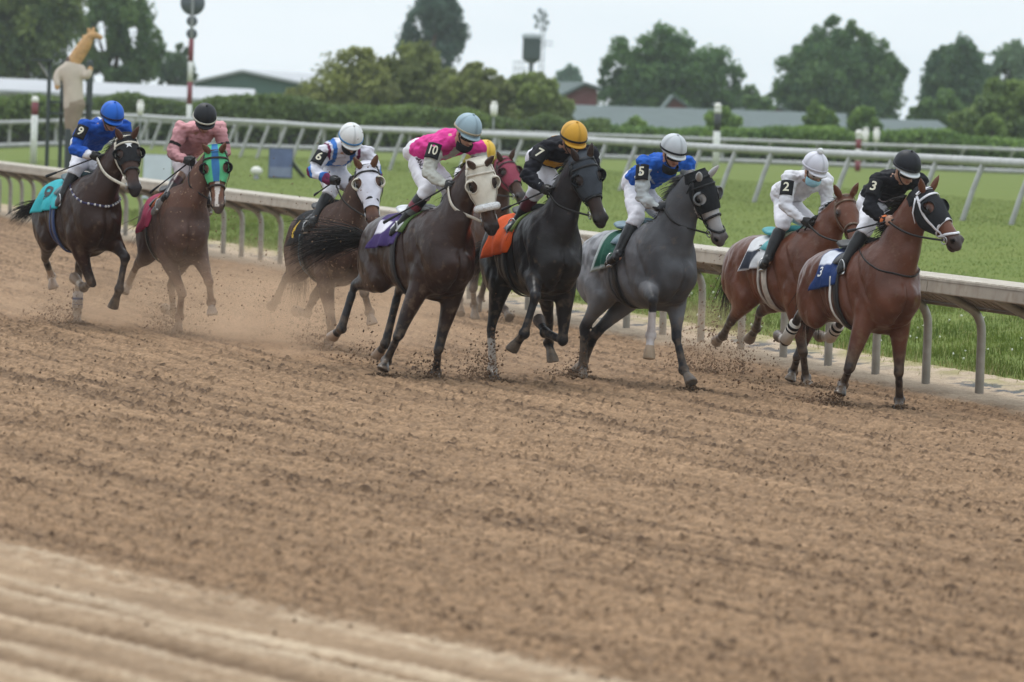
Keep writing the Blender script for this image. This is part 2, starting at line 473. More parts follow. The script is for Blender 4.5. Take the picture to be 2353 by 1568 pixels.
dens = np.clip(vnoise(s_ * .25, row_dist(x, y) * 2.2, seed=31) * 1.6 - .35, .05, .6) * np.where(row_dist(x, y) > 16.0, .12, 1)
ok = (d > .6) & (RNG.random(N_CL) < dens); x, y = x[ok], y[ok]
h, _ = dirt_shape(x, y)
r = .004 + .0095 * RNG.random(len(x)) ** 4
M_CLOD = mat('dark damp clod', (.120, .078, .049), .95, var=.35, vscale=3, spec=.1)
me = rocks_mesh('dirt_clods', np.stack([x, y, zg(x, y) + h + .012 + r * .35], 1), r)
o = link('dirt_clods', me, M_CLOD); tag(o, 'dark damp clods scattered over the harrowed dirt track', 'dirt clods', kind='stuff')

# grass: blades between the rail and the turf rail, denser close by
def grass_blades(n, dmin, dmax, t0, t1, hmin, hmax, w, power, tufty=.75):
    t = t0 + (t1 - t0) * RNG.random(n) ** power; d = dmin + (dmax - dmin) * RNG.random(n)
    x = RAIL0[0] + RAILU[0] * t + RAILN[0] * d; y = RAIL0[1] + RAILU[1] * t + RAILN[1] * d
    k = np.abs(x) < .125 * y + 1.5
    tuft = vnoise(x * 2.2, y * 1.3, seed=21); edge = smooth(-d + .5 * (vnoise(t * 1.1, d * 1.2, seed=22) - .5), .55, 1.3)
    k &= RNG.random(n) < (1 - tufty + tufty * tuft) * (.04 + .96 * edge)
    x, y, d, tuft = x[k], y[k], d[k], tuft[k]; n = len(x)
    z = zg(x, y); h = (hmin + (hmax - hmin) * RNG.random(n)) * (1 - .6 * tufty + 1.2 * tufty * tuft)
    a = RNG.random(n) * 6.283; lean = .55 * RNG.random(n)[:, None] * h[:, None]
    sx = np.stack([np.cos(a), np.sin(a), 0 * a], 1); b = RNG.random(n) * 6.283
    lx = np.stack([np.cos(b), np.sin(b), 0 * b], 1) * lean
    base = np.stack([x, y, z - .01], 1); ww = (w * (.6 + .8 * RNG.random(n)))[:, None]
    mid = base + np.stack([0 * x, 0 * x, h * .6], 1) + lx * .35
    top = base + np.stack([0 * x, 0 * x, h], 1) + lx
    V = np.stack([base - sx * ww, base + sx * ww, mid + sx * ww * .7, mid - sx * ww * .7, top], 1).reshape(-1, 3)
    i = np.arange(n)[:, None] * 5
    Fa = np.concatenate([i + np.array([[0, 1, 2]]), i + np.array([[0, 2, 3]]), i + np.array([[3, 2, 4]])])
    tone = RNG.random(n)[:, None]; yel = np.clip(vnoise(x * .8, y * .5, seed=23)[:, None] * 1.4 - .35, 0, 1)
    c = np.array((.070, .120, .016)) * (1 - tone) + np.array((.140, .182, .028)) * tone
    c = c * (1 - .55 * yel) + np.array((.165, .19, .035)) * .55 * yel
    dry = (RNG.random(n) < np.where(-d < 1.3, .55, .05))[:, None]
    c = np.where(dry, np.array((.34, .31, .13)), c)
    me = np_mesh('grass', V, Fa, smooth=False); set_col(me, np.repeat(c, 5, 0)); return me
m_grass = mat_col('grass blades', .75, var=.2, vscale=.5, bmp=0.0, spec=.2)
me = grass_blades(340000, -7.5, -.3, -8, 60, .03, .105, .0040, 1.9)
o = link('grass', me, m_grass); tag(o, 'green grass growing behind the beige rail', 'grass', kind='stuff')
me = grass_blades(230000, -26.0, -5.0, -8, 110, .02, .05, .006, 1.2, .2)
o = link('grass', me, m_grass); tag(o, 'mown green grass of the turf course between the two rails', 'grass', kind='stuff')
# small white clover heads in the near grass
n = 150
t = -6 + 34 * RNG.random(n); d = -1.3 - 3.6 * RNG.random(n)
x = RAIL0[0] + RAILU[0] * t + RAILN[0] * d; y = RAIL0[1] + RAILU[1] * t + RAILN[1] * d
m_clover = mat('clover white', (.62, .63, .52), .9)
me = rocks_mesh('clover', np.stack([x, y, zg(x, y) + .05 + .05 * RNG.random(n)], 1), .010 + .007 * RNG.random(n))
o = link('clover_flowers', me, m_clover); tag(o, 'tiny white clover heads in the grass behind the rail', 'clover', kind='stuff')

# ================================================================== RAILS
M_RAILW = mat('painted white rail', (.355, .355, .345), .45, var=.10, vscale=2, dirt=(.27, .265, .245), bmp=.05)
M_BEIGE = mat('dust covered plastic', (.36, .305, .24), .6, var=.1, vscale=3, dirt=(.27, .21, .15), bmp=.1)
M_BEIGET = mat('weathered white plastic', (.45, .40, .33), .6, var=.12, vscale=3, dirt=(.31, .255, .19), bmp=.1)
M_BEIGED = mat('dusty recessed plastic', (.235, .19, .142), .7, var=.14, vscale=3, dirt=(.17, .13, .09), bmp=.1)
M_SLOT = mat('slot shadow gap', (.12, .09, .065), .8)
def post_mat():
    m, N, L, bs = new_mat('galvanised post')
    z = noise_node(N, L, 9, 5); t = N.new('ShaderNodeTexCoord'); s = N.new('ShaderNodeSeparateXYZ'); L.new(t.outputs['Object'], s.inputs[0])
    c = ramp(N, L, z.outputs[0], .3, .7, (.23, .21, .175), (.33, .30, .26))
    k = ramp(N, L, s.outputs[2], .02, .30, (1, 1, 1), (0, 0, 0))     # splashed mud on the lowest hand's breadth
    mm = N.new('ShaderNodeMath'); mm.operation = 'MULTIPLY'; L.new(k, mm.inputs[0]); L.new(z.outputs[0], mm.inputs[1])
    c = mixc(N, L, mm.outputs[0], c, (.16, .14, .12)); L.new(c, bs.inputs['Base Color'])
    bs.inputs['Roughness'].default_value = .45; bs.inputs['Metallic'].default_value = .25; return m
M_POST = post_mat()

def frame_at(t):
    x, y = rail_pt(t); return np.array([x, y, float(zg(x, y))]), np.array([*RAILU, 0]), np.array([*RAILN, 0])
# near rail: gooseneck posts carrying a wide beige cover that overhangs the track
rail_root = empty('track_rail', frame_at(0)[0])
tag(rail_root, 'long dusty beige inner rail with wide flat cover on curved posts beside the horses', 'rail')
base0 = frame_at(0)[0]
def strip_along(t0, t1, prof, step=3.0):
    """extrude an (offset, height) outline along the rail"""
    n = max(2, int((t1 - t0) / step) + 1); V = []; F = []; k = len(prof)
    for t in np.linspace(t0, t1, n):
        for (d, z) in prof:
            x, y = rail_pt(t, d); V.append((x, y, z))
    for i in range(n - 1):
        for j in range(k):
            r = (j + 1) % k; F.append((i * k + j, i * k + r, (i + 1) * k + r, (i + 1) * k + j))
    F += [tuple(reversed(range(k))), tuple((n - 1) * k + j for j in range(k))]
    return V, F
T0, T1, SEC = -12.0, 190.0, 5.9
OUT = .62
top = MB(); fas = MB(); rec = MB(); lip_ = MB()
t = T0; i = 0
while t < T1:
    a, b = t + .012, t + SEC - .012
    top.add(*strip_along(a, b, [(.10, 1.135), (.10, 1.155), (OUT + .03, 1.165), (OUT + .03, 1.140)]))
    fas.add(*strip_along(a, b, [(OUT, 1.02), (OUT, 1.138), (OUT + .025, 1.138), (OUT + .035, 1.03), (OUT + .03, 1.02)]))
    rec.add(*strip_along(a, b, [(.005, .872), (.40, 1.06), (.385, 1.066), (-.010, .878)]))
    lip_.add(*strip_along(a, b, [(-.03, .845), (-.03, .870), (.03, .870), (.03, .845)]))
    t += SEC; i += 1
for t in np.arange(T0 + .1, 75, .20):                  # ribs of the ribbed top and slots of the underside
    x, y = rail_pt(t, .36); R = np.array([[RAILN[0], RAILU[0], 0], [RAILN[1], RAILU[1], 0], [0, 0, 1]])
    top.box((x, y, 1.166), (.52, .16, .012), R)
    x, y = rail_pt(t, .115)
    u = nrm(np.array([RAILN[0] * .395, RAILN[1] * .395, .188])); nn = np.cross(u, np.array([*RAILU, 0]))
    R = np.stack([nn, np.array([*RAILU, 0]), u], 1)
    rec.box((x, y, .925), (.016, .022, .17), R)
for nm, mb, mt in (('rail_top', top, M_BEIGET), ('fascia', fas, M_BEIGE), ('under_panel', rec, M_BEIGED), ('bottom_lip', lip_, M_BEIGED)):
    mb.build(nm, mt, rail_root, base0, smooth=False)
POST_R = .043
gp = MB()
path = [(0, 0, -.12), (0, 0, .3), (0, 0, .62), (.02, 0, .74), (.075, 0, .83), (.16, 0, .885), (.30, 0, .96), (.44, 0, 1.035), (.50, 0, 1.07)]
P = crom(np.array(path), 4)
def to_rail(P): return np.array([np.array([*RAILN, 0]) * p[0] + np.array([*RAILU, 0]) * p[1] + np.array([0, 0, p[2]]) for p in P])
gp.tube(to_rail(P), POST_R, seg=14)
pm = gp.mesh('rail_post')
first = None
for k in range(-7, 93):
    t = k * 1.5
    c, u, nvec = frame_at(t)
    if first is None:
        first = link('rail_post', pm, M_POST, rail_root); first.location = [float(q) for q in (c - base0)]
    else:
        q = first.copy(); COL.objects.link(q); q.location = [float(z) for z in (c - base0)]

# turf rail: white tube on leaning posts
def rail_run(name, label, pts, height, r, spacing, lean, post_r, mat_, goose=None, foot=None, group=None):
    pts = np.array(pts, float); root = empty(name, (pts[0][0], pts[0][1], float(zg(*pts[0])))); base = np.array(root.location)
    tag(root, label, 'rail', group)
    S = np.concatenate([[0], np.cumsum(np.linalg.norm(np.diff(pts, axis=0), axis=1))])
    ss = np.arange(0, S[-1], 1.2); x = np.interp(ss, S, pts[:, 0]); y = np.interp(ss, S, pts[:, 1])
    z = zg(x, y) + height + .025 * (vnoise(ss * .22, ss * 0, seed=41) - .5) * 2
    tube = MB(); tube.tube(np.stack([x, y, z], 1), r, seg=12); tube.build('rail_tube', mat_, root, base)
    if foot:
        ft = MB(); ft.tube(np.stack([x, y, zg(x, y) + foot], 1), .09, seg=8); ft.build('ground_rail', mat_, root, base)
    d = np.array([pts[-1][0] - pts[0][0], pts[-1][1] - pts[0][1], 0]); d /= np.linalg.norm(d); nv = np.array([-d[1], d[0], 0])
    pb = MB()
    if goose is None: pb.tube([(-nv[0] * -lean, -nv[1] * -lean, -.1), (nv[0] * lean * .5, nv[1] * lean * .5, height * .5), (0, 0, height)], post_r, seg=10)
    else:
        G = crom(np.array(goose), 4); pb.tube(np.array([nv * g_[0] + np.array([0, 0, g_[2]]) for g_ in G]), post_r, seg=10)
    pmesh = pb.mesh('post'); f0 = None
    for k, s in enumerate(np.arange(spacing * .4, S[-1], spacing)):
        if k >= 100: break
        p = np.array([np.interp(s, S, pts[:, 0]), np.interp(s, S, pts[:, 1]), 0]); p[2] = float(zg(p[0], p[1]))
        if f0 is None: f0 = link('rail_post', pmesh, mat_, root); f0.location = [float(c) for c in p - base]
        else:
            q = f0.copy(); COL.objects.link(q); q.location = [float(c) for c in p - base]
    return root
tp = [rail_pt(t_, -15.9) for t_ in (22, 36, 80, 120, 160, 220)]
tp = [tuple(RAIL0 + RAILU * t_ + RAILN * -15.9) for t_ in (18, 60, 110, 170, 235)]
rail_run('turf_rail', 'white tubular turf rail on leaning posts behind the riders', tp, 1.12, .088, 2.55, .42, .052, M_RAILW)
fp = [at(dx, 300, dd_)[:2] for dx, dd_ in ((2700, 186), (2353, 189), (1700, 193), (1000, 187), (400, 180), (-300, 172))]
rail_run('backstretch_rail', 'far white rail with hooked posts in front of the dark hedge', [tuple(p) for p in fp], .95, .075, 2.0, .3, .055, M_RAILW,
         goose=[(0, 0, -.1), (0, 0, .45), (.03, 0, .68), (.16, 0, .80), (.32, 0, .88), (.40, 0, .94)], foot=.10)

# ================================================================== BACKGROUND: hedge, shrubs, trees, buildings
def leaf_mat(name, dark, light, tint=(0, 0, 0)):
    m, N, L, bs = new_mat(name)
    a = N.new('ShaderNodeAttribute'); a.attribute_name = 'Col'
    L.new(a.outputs['Color'], bs.inputs['Base Color'])
    bs.inputs['Roughness'].default_value = .7; bs.inputs['Specular IOR Level'].default_value = .25
    tr = N.new('ShaderNodeBsdfTranslucent'); L.new(a.outputs['Color'], tr.inputs[0]); ms_ = N.new('ShaderNodeMixShader'); ms_.inputs[0].default_value = .35
    L.new(bs.outputs[0], ms_.inputs[1]); L.new(tr.outputs[0], ms_.inputs[2]); L.new(ms_.outputs[0], next(q for q in N if q.type == 'OUTPUT_MATERIAL').inputs['Surface'])
    z = noise_node(N, L, 3, 3); bump(N, L, bs, z.outputs[0], .2, .05)
    return m
M_LEAF = leaf_mat('leaves', 0, 0)
M_BARK = mat('bark', (.10, .075, .055), .9, var=.3, vscale=3, bmp=.5, bscale=9)
def leaves_mesh(C, size, dark, light, rng, flat=.6, tone=None):
    """one small bent leaf clump (two triangles) per centre"""
    n = len(C)
    a = rng.normal(size=(n, 3)); a /= np.linalg.norm(a, axis=1)[:, None]
    b = np.cross(a, rng.normal(size=(n, 3))); b /= np.linalg.norm(b, axis=1)[:, None]
    s = (size * (.55 + .9 * rng.random(n)))[:, None]
    V = np.stack([C - a * s, C + b * s * flat, C + a * s, C - b * s * flat], 1).reshape(-1, 3)
    i = np.arange(n)[:, None] * 4
    Fa = np.concatenate([i + np.array([[0, 1, 2]]), i + np.array([[0, 2, 3]])])
    me = np_mesh('leaves', V, Fa, smooth=False)
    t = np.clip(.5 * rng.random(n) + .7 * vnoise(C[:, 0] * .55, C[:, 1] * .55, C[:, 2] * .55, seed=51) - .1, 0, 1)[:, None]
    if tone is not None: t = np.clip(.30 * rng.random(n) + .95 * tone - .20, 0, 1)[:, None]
    c = np.array(dark) * 4.2 * (1 - t) + np.array(light) * 2.7 * t  # both tones raised: part of the distance haze is put into the leaf colour
    set_col(me, np.repeat(c, 4, 0)); return me
def clump_points(lobes, n, rng, shell=.55):
    """leaves gathered in many small clumps on and in ellipsoid lobes (centre, radii); also a light or dark tone per clump"""
    w = np.array([r[0] * r[1] * r[2] for _, r in lobes]) ** .67; w /= w.sum(); out = []; tone = []
    for (c, r), k in zip(lobes, rng.multinomial(n, w)):
        m = max(7, int(k / 95)); v = rng.normal(size=(m, 3)); v /= np.linalg.norm(v, axis=1)[:, None]
        sub = v * (.30 + .75 * rng.random(m) ** .6)[:, None]; size = .20 + .22 * rng.random(m) ** 1.5
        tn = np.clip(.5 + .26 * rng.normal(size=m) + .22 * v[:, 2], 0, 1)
        i = rng.integers(0, m, k); q = rng.normal(size=(k, 3)); q *= (rng.random(k) ** .5 / np.linalg.norm(q, axis=1))[:, None] * 1.15
        out.append(np.asarray(c) + (sub[i] + q * size[i][:, None]) * np.asarray(r)); tone.append(tn[i])
    return np.concatenate(out), np.concatenate(tone)
def tree(name, label, d, top, left, right, bottom, cat='tree', group=None, n=9000, leaf=.20, dark=(.012, .028, .010), light=(.075, .115, .030), seed=1, lobes=None, open_=0.0, trunk_px=None):
    """a tree at camera depth d filling the given outline (frame pixels), standing on the ground"""
    rng = np.random.default_rng(seed); mpp = d / F_PX; n = int(n * 1.5)
    cxp = (left + right) / 2; c0 = at(cxp, (top + bottom) / 2, d)
    gz = float(zg(c0[0], c0[1])) ; base = np.array([c0[0], c0[1], gz])
    W = (right - left) * mpp / 2; zt = at(cxp, top, d)[2]; zb = max(gz + .1, at(cxp, bottom, d)[2]); H = zt - zb
    root = empty(name, base); tag(root, label, cat, group)
    L = []
    if lobes is None:
        k = 9 if W > 2 else 6
        L.append(((c0[0], c0[1], zb + H * .42), (W * .62, W * .5, H * .42)))
        for i in range(k):
            a = 2 * math.pi * (i + rng.random() * .6) / k; hh = rng.random()
            ww = .62 * (1 - .55 * hh)
            L.append(((c0[0] + math.cos(a) * W * ww, c0[1] + math.sin(a) * W * .6 * ww, zb + H * (.22 + .56 * hh)), (W * (.36 - .1 * hh), W * .34, H * (.22 + .05 * rng.random()))))
        L.append(((c0[0] + W * .1 * rng.normal(), c0[1], zt - H * .2), (W * .34, W * .3, H * .2)))
    else:
        for (u, v, ru, rv) in lobes:                         # fractions of the outline
            L.append(((c0[0] + W * u, c0[1] + W * .5 * (rng.random() - .5), zb + H * v), (W * ru, W * ru * .8, H * rv)))
    C, tone = clump_points(L, n, rng); k = C[:, 2] > gz + .03
    if open_: k &= vnoise(C[:, 0] * 1.1 + seed, C[:, 1] * .2, C[:, 2] * 1.1, seed=71) > open_      # gaps through which the sky shows
    C, tone = C[k], tone[k]
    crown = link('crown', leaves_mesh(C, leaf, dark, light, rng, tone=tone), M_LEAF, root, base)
    tb = MB(); th_ = max(zt - gz, 1.0); tr = max(.06, th_ * .028)
    tb.tube([base + (0, 0, -.3), base + (0, 0, th_ * .25), base + (tr * .6, 0, th_ * .5), base + (tr, 0, th_ * .86)], [tr, tr * .8, tr * .55, tr * .12], seg=8)
    for (c, r) in L[1:8]:
        p0 = base + np.array([0, 0, th_ * (.22 + .3 * rng.random())]); c = np.array(c)
        tb.tube([p0, (p0 + c) / 2 + (0, 0, -.04 * th_), c], [tr * .42, tr * .28, tr * .08], seg=6)
    tb.build('trunk', M_BARK, root, base)
    return root

# hedge along the far rail
def hedge(label, px, d, top_px, thick, n, dark, light, leaf, seed, name='hedge'):
    rng = np.random.default_rng(seed); xs = np.array(px, float); tops = np.array(top_px, float)
    u = xs[0] + (xs[-1] - xs[0]) * rng.random(n); tp = np.interp(u, xs, tops); dd_ = np.interp(u, xs, d)
    P0 = np.array([at(a, b, c) for a, b, c in zip(u, tp, dd_)])
    gz = TURF_Z; hh = P0[:, 2] - gz
    bumpy = .86 + .28 * vnoise(P0[:, 0] * .9, u * 0, seed=seed + 3)
    k = rng.random(n); z = gz + hh * bumpy * (k ** .6)
    y = P0[:, 1] + thick * (rng.random(n) - .15) - .35 * np.sin(np.clip(k, 0, 1) * 3.0)
    C = np.stack([P0[:, 0], y, z], 1)
    root = empty(name, (C[:, 0].mean(), C[:, 1].mean(), gz)); base = np.array(root.location)
    tag(root, label, 'hedge')
    link('foliage', leaves_mesh(C, leaf, dark, light, rng), M_LEAF, root, base)
    core = MB(); n_ = 30; V = []
    for a in np.linspace(xs[0], xs[-1], n_):
        p = at(a, np.interp(a, xs, tops), np.interp(a, xs, d)); hz = (p[2] - gz) * .78
        V += [(p[0], p[1] + .15, gz - .2), (p[0], p[1] + .15, gz + hz), (p[0], p[1] + thick * .8, gz + hz), (p[0], p[1] + thick * .8, gz - .2)]
    Fh = []
    for i in range(n_ - 1):
        for j in range(4):
            r = (j + 1) % 4; Fh.append((4 * i + j, 4 * i + r, 4 * i + 4 + r, 4 * i + 4 + j))
    core.add(V, Fh); core.build('branches', M_BARKD, root, base, smooth=False)
    return root
M_BARKD = mat('twig thicket', (.028, .032, .018), .95, var=.4, vscale=1.5, bmp=.4, bscale=5)
hedge('dark clipped hedge behind the left half of the far rail', (-1000, 0, 350, 700, 1100, 1400), (176, 184, 190, 196, 200, 202), (176, 214, 222, 232, 262, 282), 2.2, 46000,
      (.016, .024, .011), (.072, .10, .026), .13, 5)
hedge('leafy bright green hedge behind the right half of the far rail', (1330, 1600, 1800, 2050, 2350, 2700), (205, 205, 204, 202, 199, 195), (283, 296, 302, 300, 316, 324), 2.2, 30000,
      (.018, .034, .012), (.095, .14, .030), .13, 6)
for args in (
    dict(label='broad olive shrub thicket right of the striped pole', d=214, top=112, left=625, right=960, bottom=330, seed=21, n=20000, light=(.105, .115, .033), dark=(.030, .034, .013)),
    dict(label='tall rounded olive shrub in the middle of the thicket', d=217, top=102, left=800, right=1110, bottom=330, seed=22, n=20000, light=(.095, .11, .032), dark=(.026, .032, .013)),
    dict(label='olive shrub between the tall shrub and the watch tower', d=211, top=150, left=970, right=1220, bottom=330, seed=23, n=16000, light=(.10, .115, .034), dark=(.030, .034, .014)),
    dict(label='low sloping olive shrub below the watch tower', d=212, top=162, left=1080, right=1345, bottom=335, seed=24, n=16000, light=(.095, .12, .034), dark=(.028, .035, .013)),
    dict(label='small bright bush behind the white post with black band', d=212, top=247, left=1592, right=1730, bottom=330, seed=25, n=3500, light=(.10, .145, .034), dark=(.022, .04, .013)),
    dict(label='round green bush below the biggest tree, left one', d=214, top=233, left=1830, right=1935, bottom=325, seed=26, n=3500, light=(.085, .125, .032), dark=(.02, .036, .013)),
    dict(label='round green bush below the biggest tree, right one', d=214, top=243, left=1938, right=2035, bottom=325, seed=27, n=3300, light=(.08, .12, .03), dark=(.02, .036, .013)),
    dict(label='dark leafy scrub below the second tree from the right edge', d=252, top=205, left=2060, right=2260, bottom=335, seed=33, n=9000, light=(.06, .095, .03), dark=(.018, .032, .014)),
    dict(label='low scrub filling the gap between the two biggest trees', d=254, top=222, left=1680, right=1800, bottom=262, seed=34, n=2500, light=(.07, .105, .04), dark=(.02, .035, .016)),
    dict(label='wide loose shrub at the right edge above the hedge', d=216, top=180, left=2180, right=2460, bottom=340, seed=28, n=15000, light=(.085, .115, .032), dark=(.022, .034, .013)),
    dict(label='pale green bush in front of the wide right shrub', d=208, top=262, left=2225, right=2330, bottom=330, seed=29, n=3000, light=(.11, .15, .04), dark=(.03, .045, .015)),
    dict(label='short light bush in front of the long grey roof', d=209, top=268, left=1420, right=1500, bottom=325, seed=30, n=2200, light=(.11, .155, .04), dark=(.03, .05, .015)),
):
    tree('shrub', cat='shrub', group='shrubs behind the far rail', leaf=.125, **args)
for args in (
    dict(label='huge tree filling the upper left corner', d=250, top=-190, left=-150, right=270, bottom=235, seed=1, n=34000, leaf=.135, light=(.085, .105, .030), dark=(.018, .03, .012)),
    dict(label='loose leafy tree with sky gaps right of the corner tree', d=258, top=-55, left=130, right=400, bottom=225, seed=2, n=20000, leaf=.135, light=(.075, .11, .035), dark=(.018, .034, .014), open_=.32),
    dict(label='small dark cone shaped tree left of the striped pole', d=300, top=103, left=345, right=462, bottom=208, seed=3, n=5000, leaf=.14, light=(.05, .075, .035), dark=(.014, .026, .014)),
    dict(label='tall dark bluish tree with bare side branches above the thicket', d=330, top=-15, left=900, right=1085, bottom=190, seed=4, n=8500, leaf=.15, light=(.04, .062, .046), dark=(.014, .026, .020), open_=.10,
         lobes=[(0, .52, .70, .34), (.05, .82, .62, .24), (.1, .66, .6, .3), (-.45, .72, .38, .2), (.55, .75, .36, .22), (-.5, .42, .45, .16), (.5, .38, .3, .2), (.15, .25, .35, .25), (-.85, .34, .2, .08)]),
    dict(label='far pale tree between the watch tower and the red gable', d=420, top=152, left=1265, right=1352, bottom=215, seed=5, n=2500, leaf=.25, light=(.085, .125, .095), dark=(.05, .075, .06)),
    dict(label='broad tree behind the long roof with a pointed middle', d=300, top=62, left=1378, right=1702, bottom=275, seed=6, n=24000, leaf=.14, light=(.055, .095, .030), dark=(.016, .032, .015),
         lobes=[(0, .45, .6, .36), (-.05, .78, .36, .22), (.2, .68, .34, .2), (-.62, .55, .34, .26), (.6, .52, .36, .26), (-.72, .25, .3, .24), (.74, .24, .3, .24), (-.2, .3, .4, .28), (.3, .28, .4, .28)]),
    dict(label='small light tree at the right foot of the broad tree', d=310, top=196, left=1675, right=1765, bottom=262, seed=7, n=2500, leaf=.14, light=(.075, .11, .045), dark=(.03, .05, .025)),
    dict(label='biggest round crowned tree on the right', d=300, top=45, left=1765, right=2085, bottom=300, seed=8, n=28000, leaf=.14, light=(.055, .09, .030), dark=(.015, .03, .015),
         lobes=[(.05, .42, .62, .38), (-.1, .83, .26, .17), (.2, .8, .28, .18), (.42, .66, .34, .22), (-.38, .66, .3, .2), (-.72, .42, .28, .2), (.74, .48, .24, .24), (-.5, .25, .38, .22), (.5, .22, .42, .24), (.05, .2, .5, .24), (-.9, .34, .12, .06)]),
    dict(label='dark rounded tree second from the right edge', d=310, top=100, left=2085, right=2310, bottom=300, seed=9, n=21000, leaf=.14, light=(.045, .075, .033), dark=(.014, .028, .018)),
    dict(label='grey green feathery tree at the right edge', d=325, top=96, left=2200, right=2450, bottom=300, seed=10, n=20000, leaf=.14, light=(.07, .10, .055), dark=(.024, .04, .026), open_=.28),
):
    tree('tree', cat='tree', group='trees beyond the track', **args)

# buildings
def slab(name_root, label, cat, parts):
    """parts: (name, mat, list of quads in frame pixels with depths) -> prisms given depth thickness"""
    root = None
    for nm, mt, px, d, thick in parts:
        V = [at(x, y, d) for x, y in px]; B = [v + np.array([0, thick, 0]) for v in V]
        if root is None:
            c = np.mean(V, axis=0); root = empty(name_root, (c[0], c[1], TURF_Z)); base = np.array(root.location); tag(root, label, cat)
        n = len(V); mb = MB(); mb.add(V + B, [tuple(range(n)), tuple(range(2 * n - 1, n - 1, -1))] + [(i, i + n, (i + 1) % n + n, (i + 1) % n) for i in range(n)])
        mb.build(nm, mt, root, base, smooth=False)
    return root
M_ROOFW = mat('pale metal roof', (.36, .37, .385), .6, var=.06, vscale=.5)
M_ROOFG = mat('grey green shingle', (.088, .115, .112), .85, var=.08, vscale=1.2, bmp=.2, bscale=6)
M_WALLG = mat('green painted siding', (.05, .10, .082), .7, var=.1, vscale=1)
M_RED = mat('barn red boards', (.13, .040, .046), .75, var=.15, vscale=1.5)
M_WALLC = mat('pale siding', (.42, .43, .42), .8, var=.08)
M_DKGLASS = mat('dark window glass', (.02, .025, .03), .2)
M_TOWER = mat('dark green tower paint', (.03, .05, .05), .6, var=.15)
M_TRIM = mat('grey trim paint', (.33, .36, .37), .6)
def barn(name, label, x0, x1, ridge0, ridge1, eave0, eave1, d, depth, m_roof, m_wall, over=.3, inset0=0, inset1=0):
    """long building seen side on: sloped roof towards the camera from ridge (far) to eave (near)"""
    A, B = at(x0, eave0, d), at(x1, eave1, d); Cc, D = at(x1 - inset1, ridge1, d + depth / 2), at(x0 + inset0, ridge0, d + depth / 2)
    A2, B2 = A + (0, depth, 0), B + (0, depth, 0); base = np.array([(A[0] + B[0]) / 2, d, TURF_Z]); root = empty(name, base); tag(root, label, 'building')
    th_ = np.array([0, 0, -.12]); mb = MB()
    V = [A, B, Cc, D, A2, B2]; V = V + [v + th_ for v in V]
    mb.add(V, [(0, 1, 2, 3), (3, 2, 5, 4), (6, 9, 8, 7), (9, 10, 11, 8), (0, 6, 7, 1), (4, 5, 11, 10), (0, 3, 9, 6), (3, 4, 10, 9), (1, 7, 8, 2), (2, 8, 11, 5)])
    mb.build('roof', m_roof, root, base, smooth=False)
    w = MB(); z0 = TURF_Z - .2; k = .35
    a = [A + (k, k, -.14), B + (-k, k, -.14), B2 + (-k, -k, -.14), A2 + (k, -k, -.14)]
    lo = [np.array([p[0], p[1], z0]) for p in a]
    w.add(a + lo, [(4, 5, 1, 0), (5, 6, 2, 1), (6, 7, 3, 2), (7, 4, 0, 3)])
    if not inset0 and not inset1:
        for (p, q_, r_, s) in ((A, A2, D, k), (B, B2, Cc, -k)):
            w.add([p + (s, k, -.14), q_ + (s, -k, -.14), r_ + (s, 0, -.16)], [(0, 1, 2)])
    w.build('wall', m_wall, root, base, smooth=False)
    return root
r_ = barn('long_shed', 'long low shed with pale roof behind the left hedge', -260, 585, 168, 205, 195, 232, 225, 7, M_ROOFW, M_WALLC)
base = np.array(r_.location)
# green gabled barn beyond it
def gable(name, label, d, left, right, apex, eaveL, eaveR, apexy, m_wall, m_roof, depth=14, lean=0):
    A, B, Tp = at(left, eaveL, d), at(right, eaveR, d), at(apex, apexy, d); dv = np.array([lean, depth, 0.0])
    base = np.array([(A[0] + B[0]) / 2, d, TURF_Z]); root = empty(name, base); tag(root, label, 'building')
    w = MB(); z0 = TURF_Z - .2; lo = lambda p: np.array([p[0], p[1], z0])
    V = [lo(A), lo(B), B, Tp, A]; V2 = [v + dv for v in V]
    w.add(V + V2, [(0, 1, 2, 3, 4), (9, 8, 7, 6, 5), (1, 6, 7, 2), (0, 4, 9, 5)]); w.build('wall', m_wall, root, base, smooth=False)
    r = MB()
    for (p, q_) in ((A, Tp), (Tp, B)):
        ext = nrm(q_ - p) * .35; a_, b_ = (p - ext, q_) if p is A else (p, q_ + ext)
        nn = np.array([0, 0, .03]); up = np.array([0, 0, .16]); f = np.array([0, -.35, 0])
        V = [a_ + nn + f, b_ + nn + f, b_ + nn + dv, a_ + nn + dv]; V = V + [v + up for v in V]
        r.add(V, [(0, 1, 5, 4), (1, 2, 6, 5), (2, 3, 7, 6), (3, 0, 4, 7), (4, 5, 6, 7), (3, 2, 1, 0)])
    r.build('roof', m_roof, root, base, smooth=False); return root
gable('green_barn', 'wide green gabled barn with pale roof edge behind the long shed', 300, 446, 690, 556, 192, 195, 167, M_WALLG, M_ROOFW, depth=25, lean=6)
gable('red_barn', 'barn with red gable end and grey roof right of the watch tower', 262, 1235, 1372, 1345, 252, 206, 197, M_RED, M_ROOFG, depth=10, lean=-5)
barn('grey_roofed_barn', 'long low barn with grey green roof behind the middle of the right hedge', 1285, 1945, 240, 261, 290, 308, 238, 9, M_ROOFG, M_WALLG)
gable('red_gable_shed', 'small red gabled shed under the broad tree', 285, 1518, 1600, 1548, 262, 262, 225, M_RED, M_ROOFG, depth=8)
gable('low_red_barn', 'low red barn with flat grey roof left of the biggest tree', 290, 1712, 1815, 1765, 256, 260, 244, M_RED, M_ROOFG, depth=10)
barn('hipped_barn', 'barn with sloping ended grey green roof below the biggest tree', 1950, 2216, 272, 277, 310, 318, 232, 7, M_ROOFG, M_WALLG, inset0=20, inset1=62)

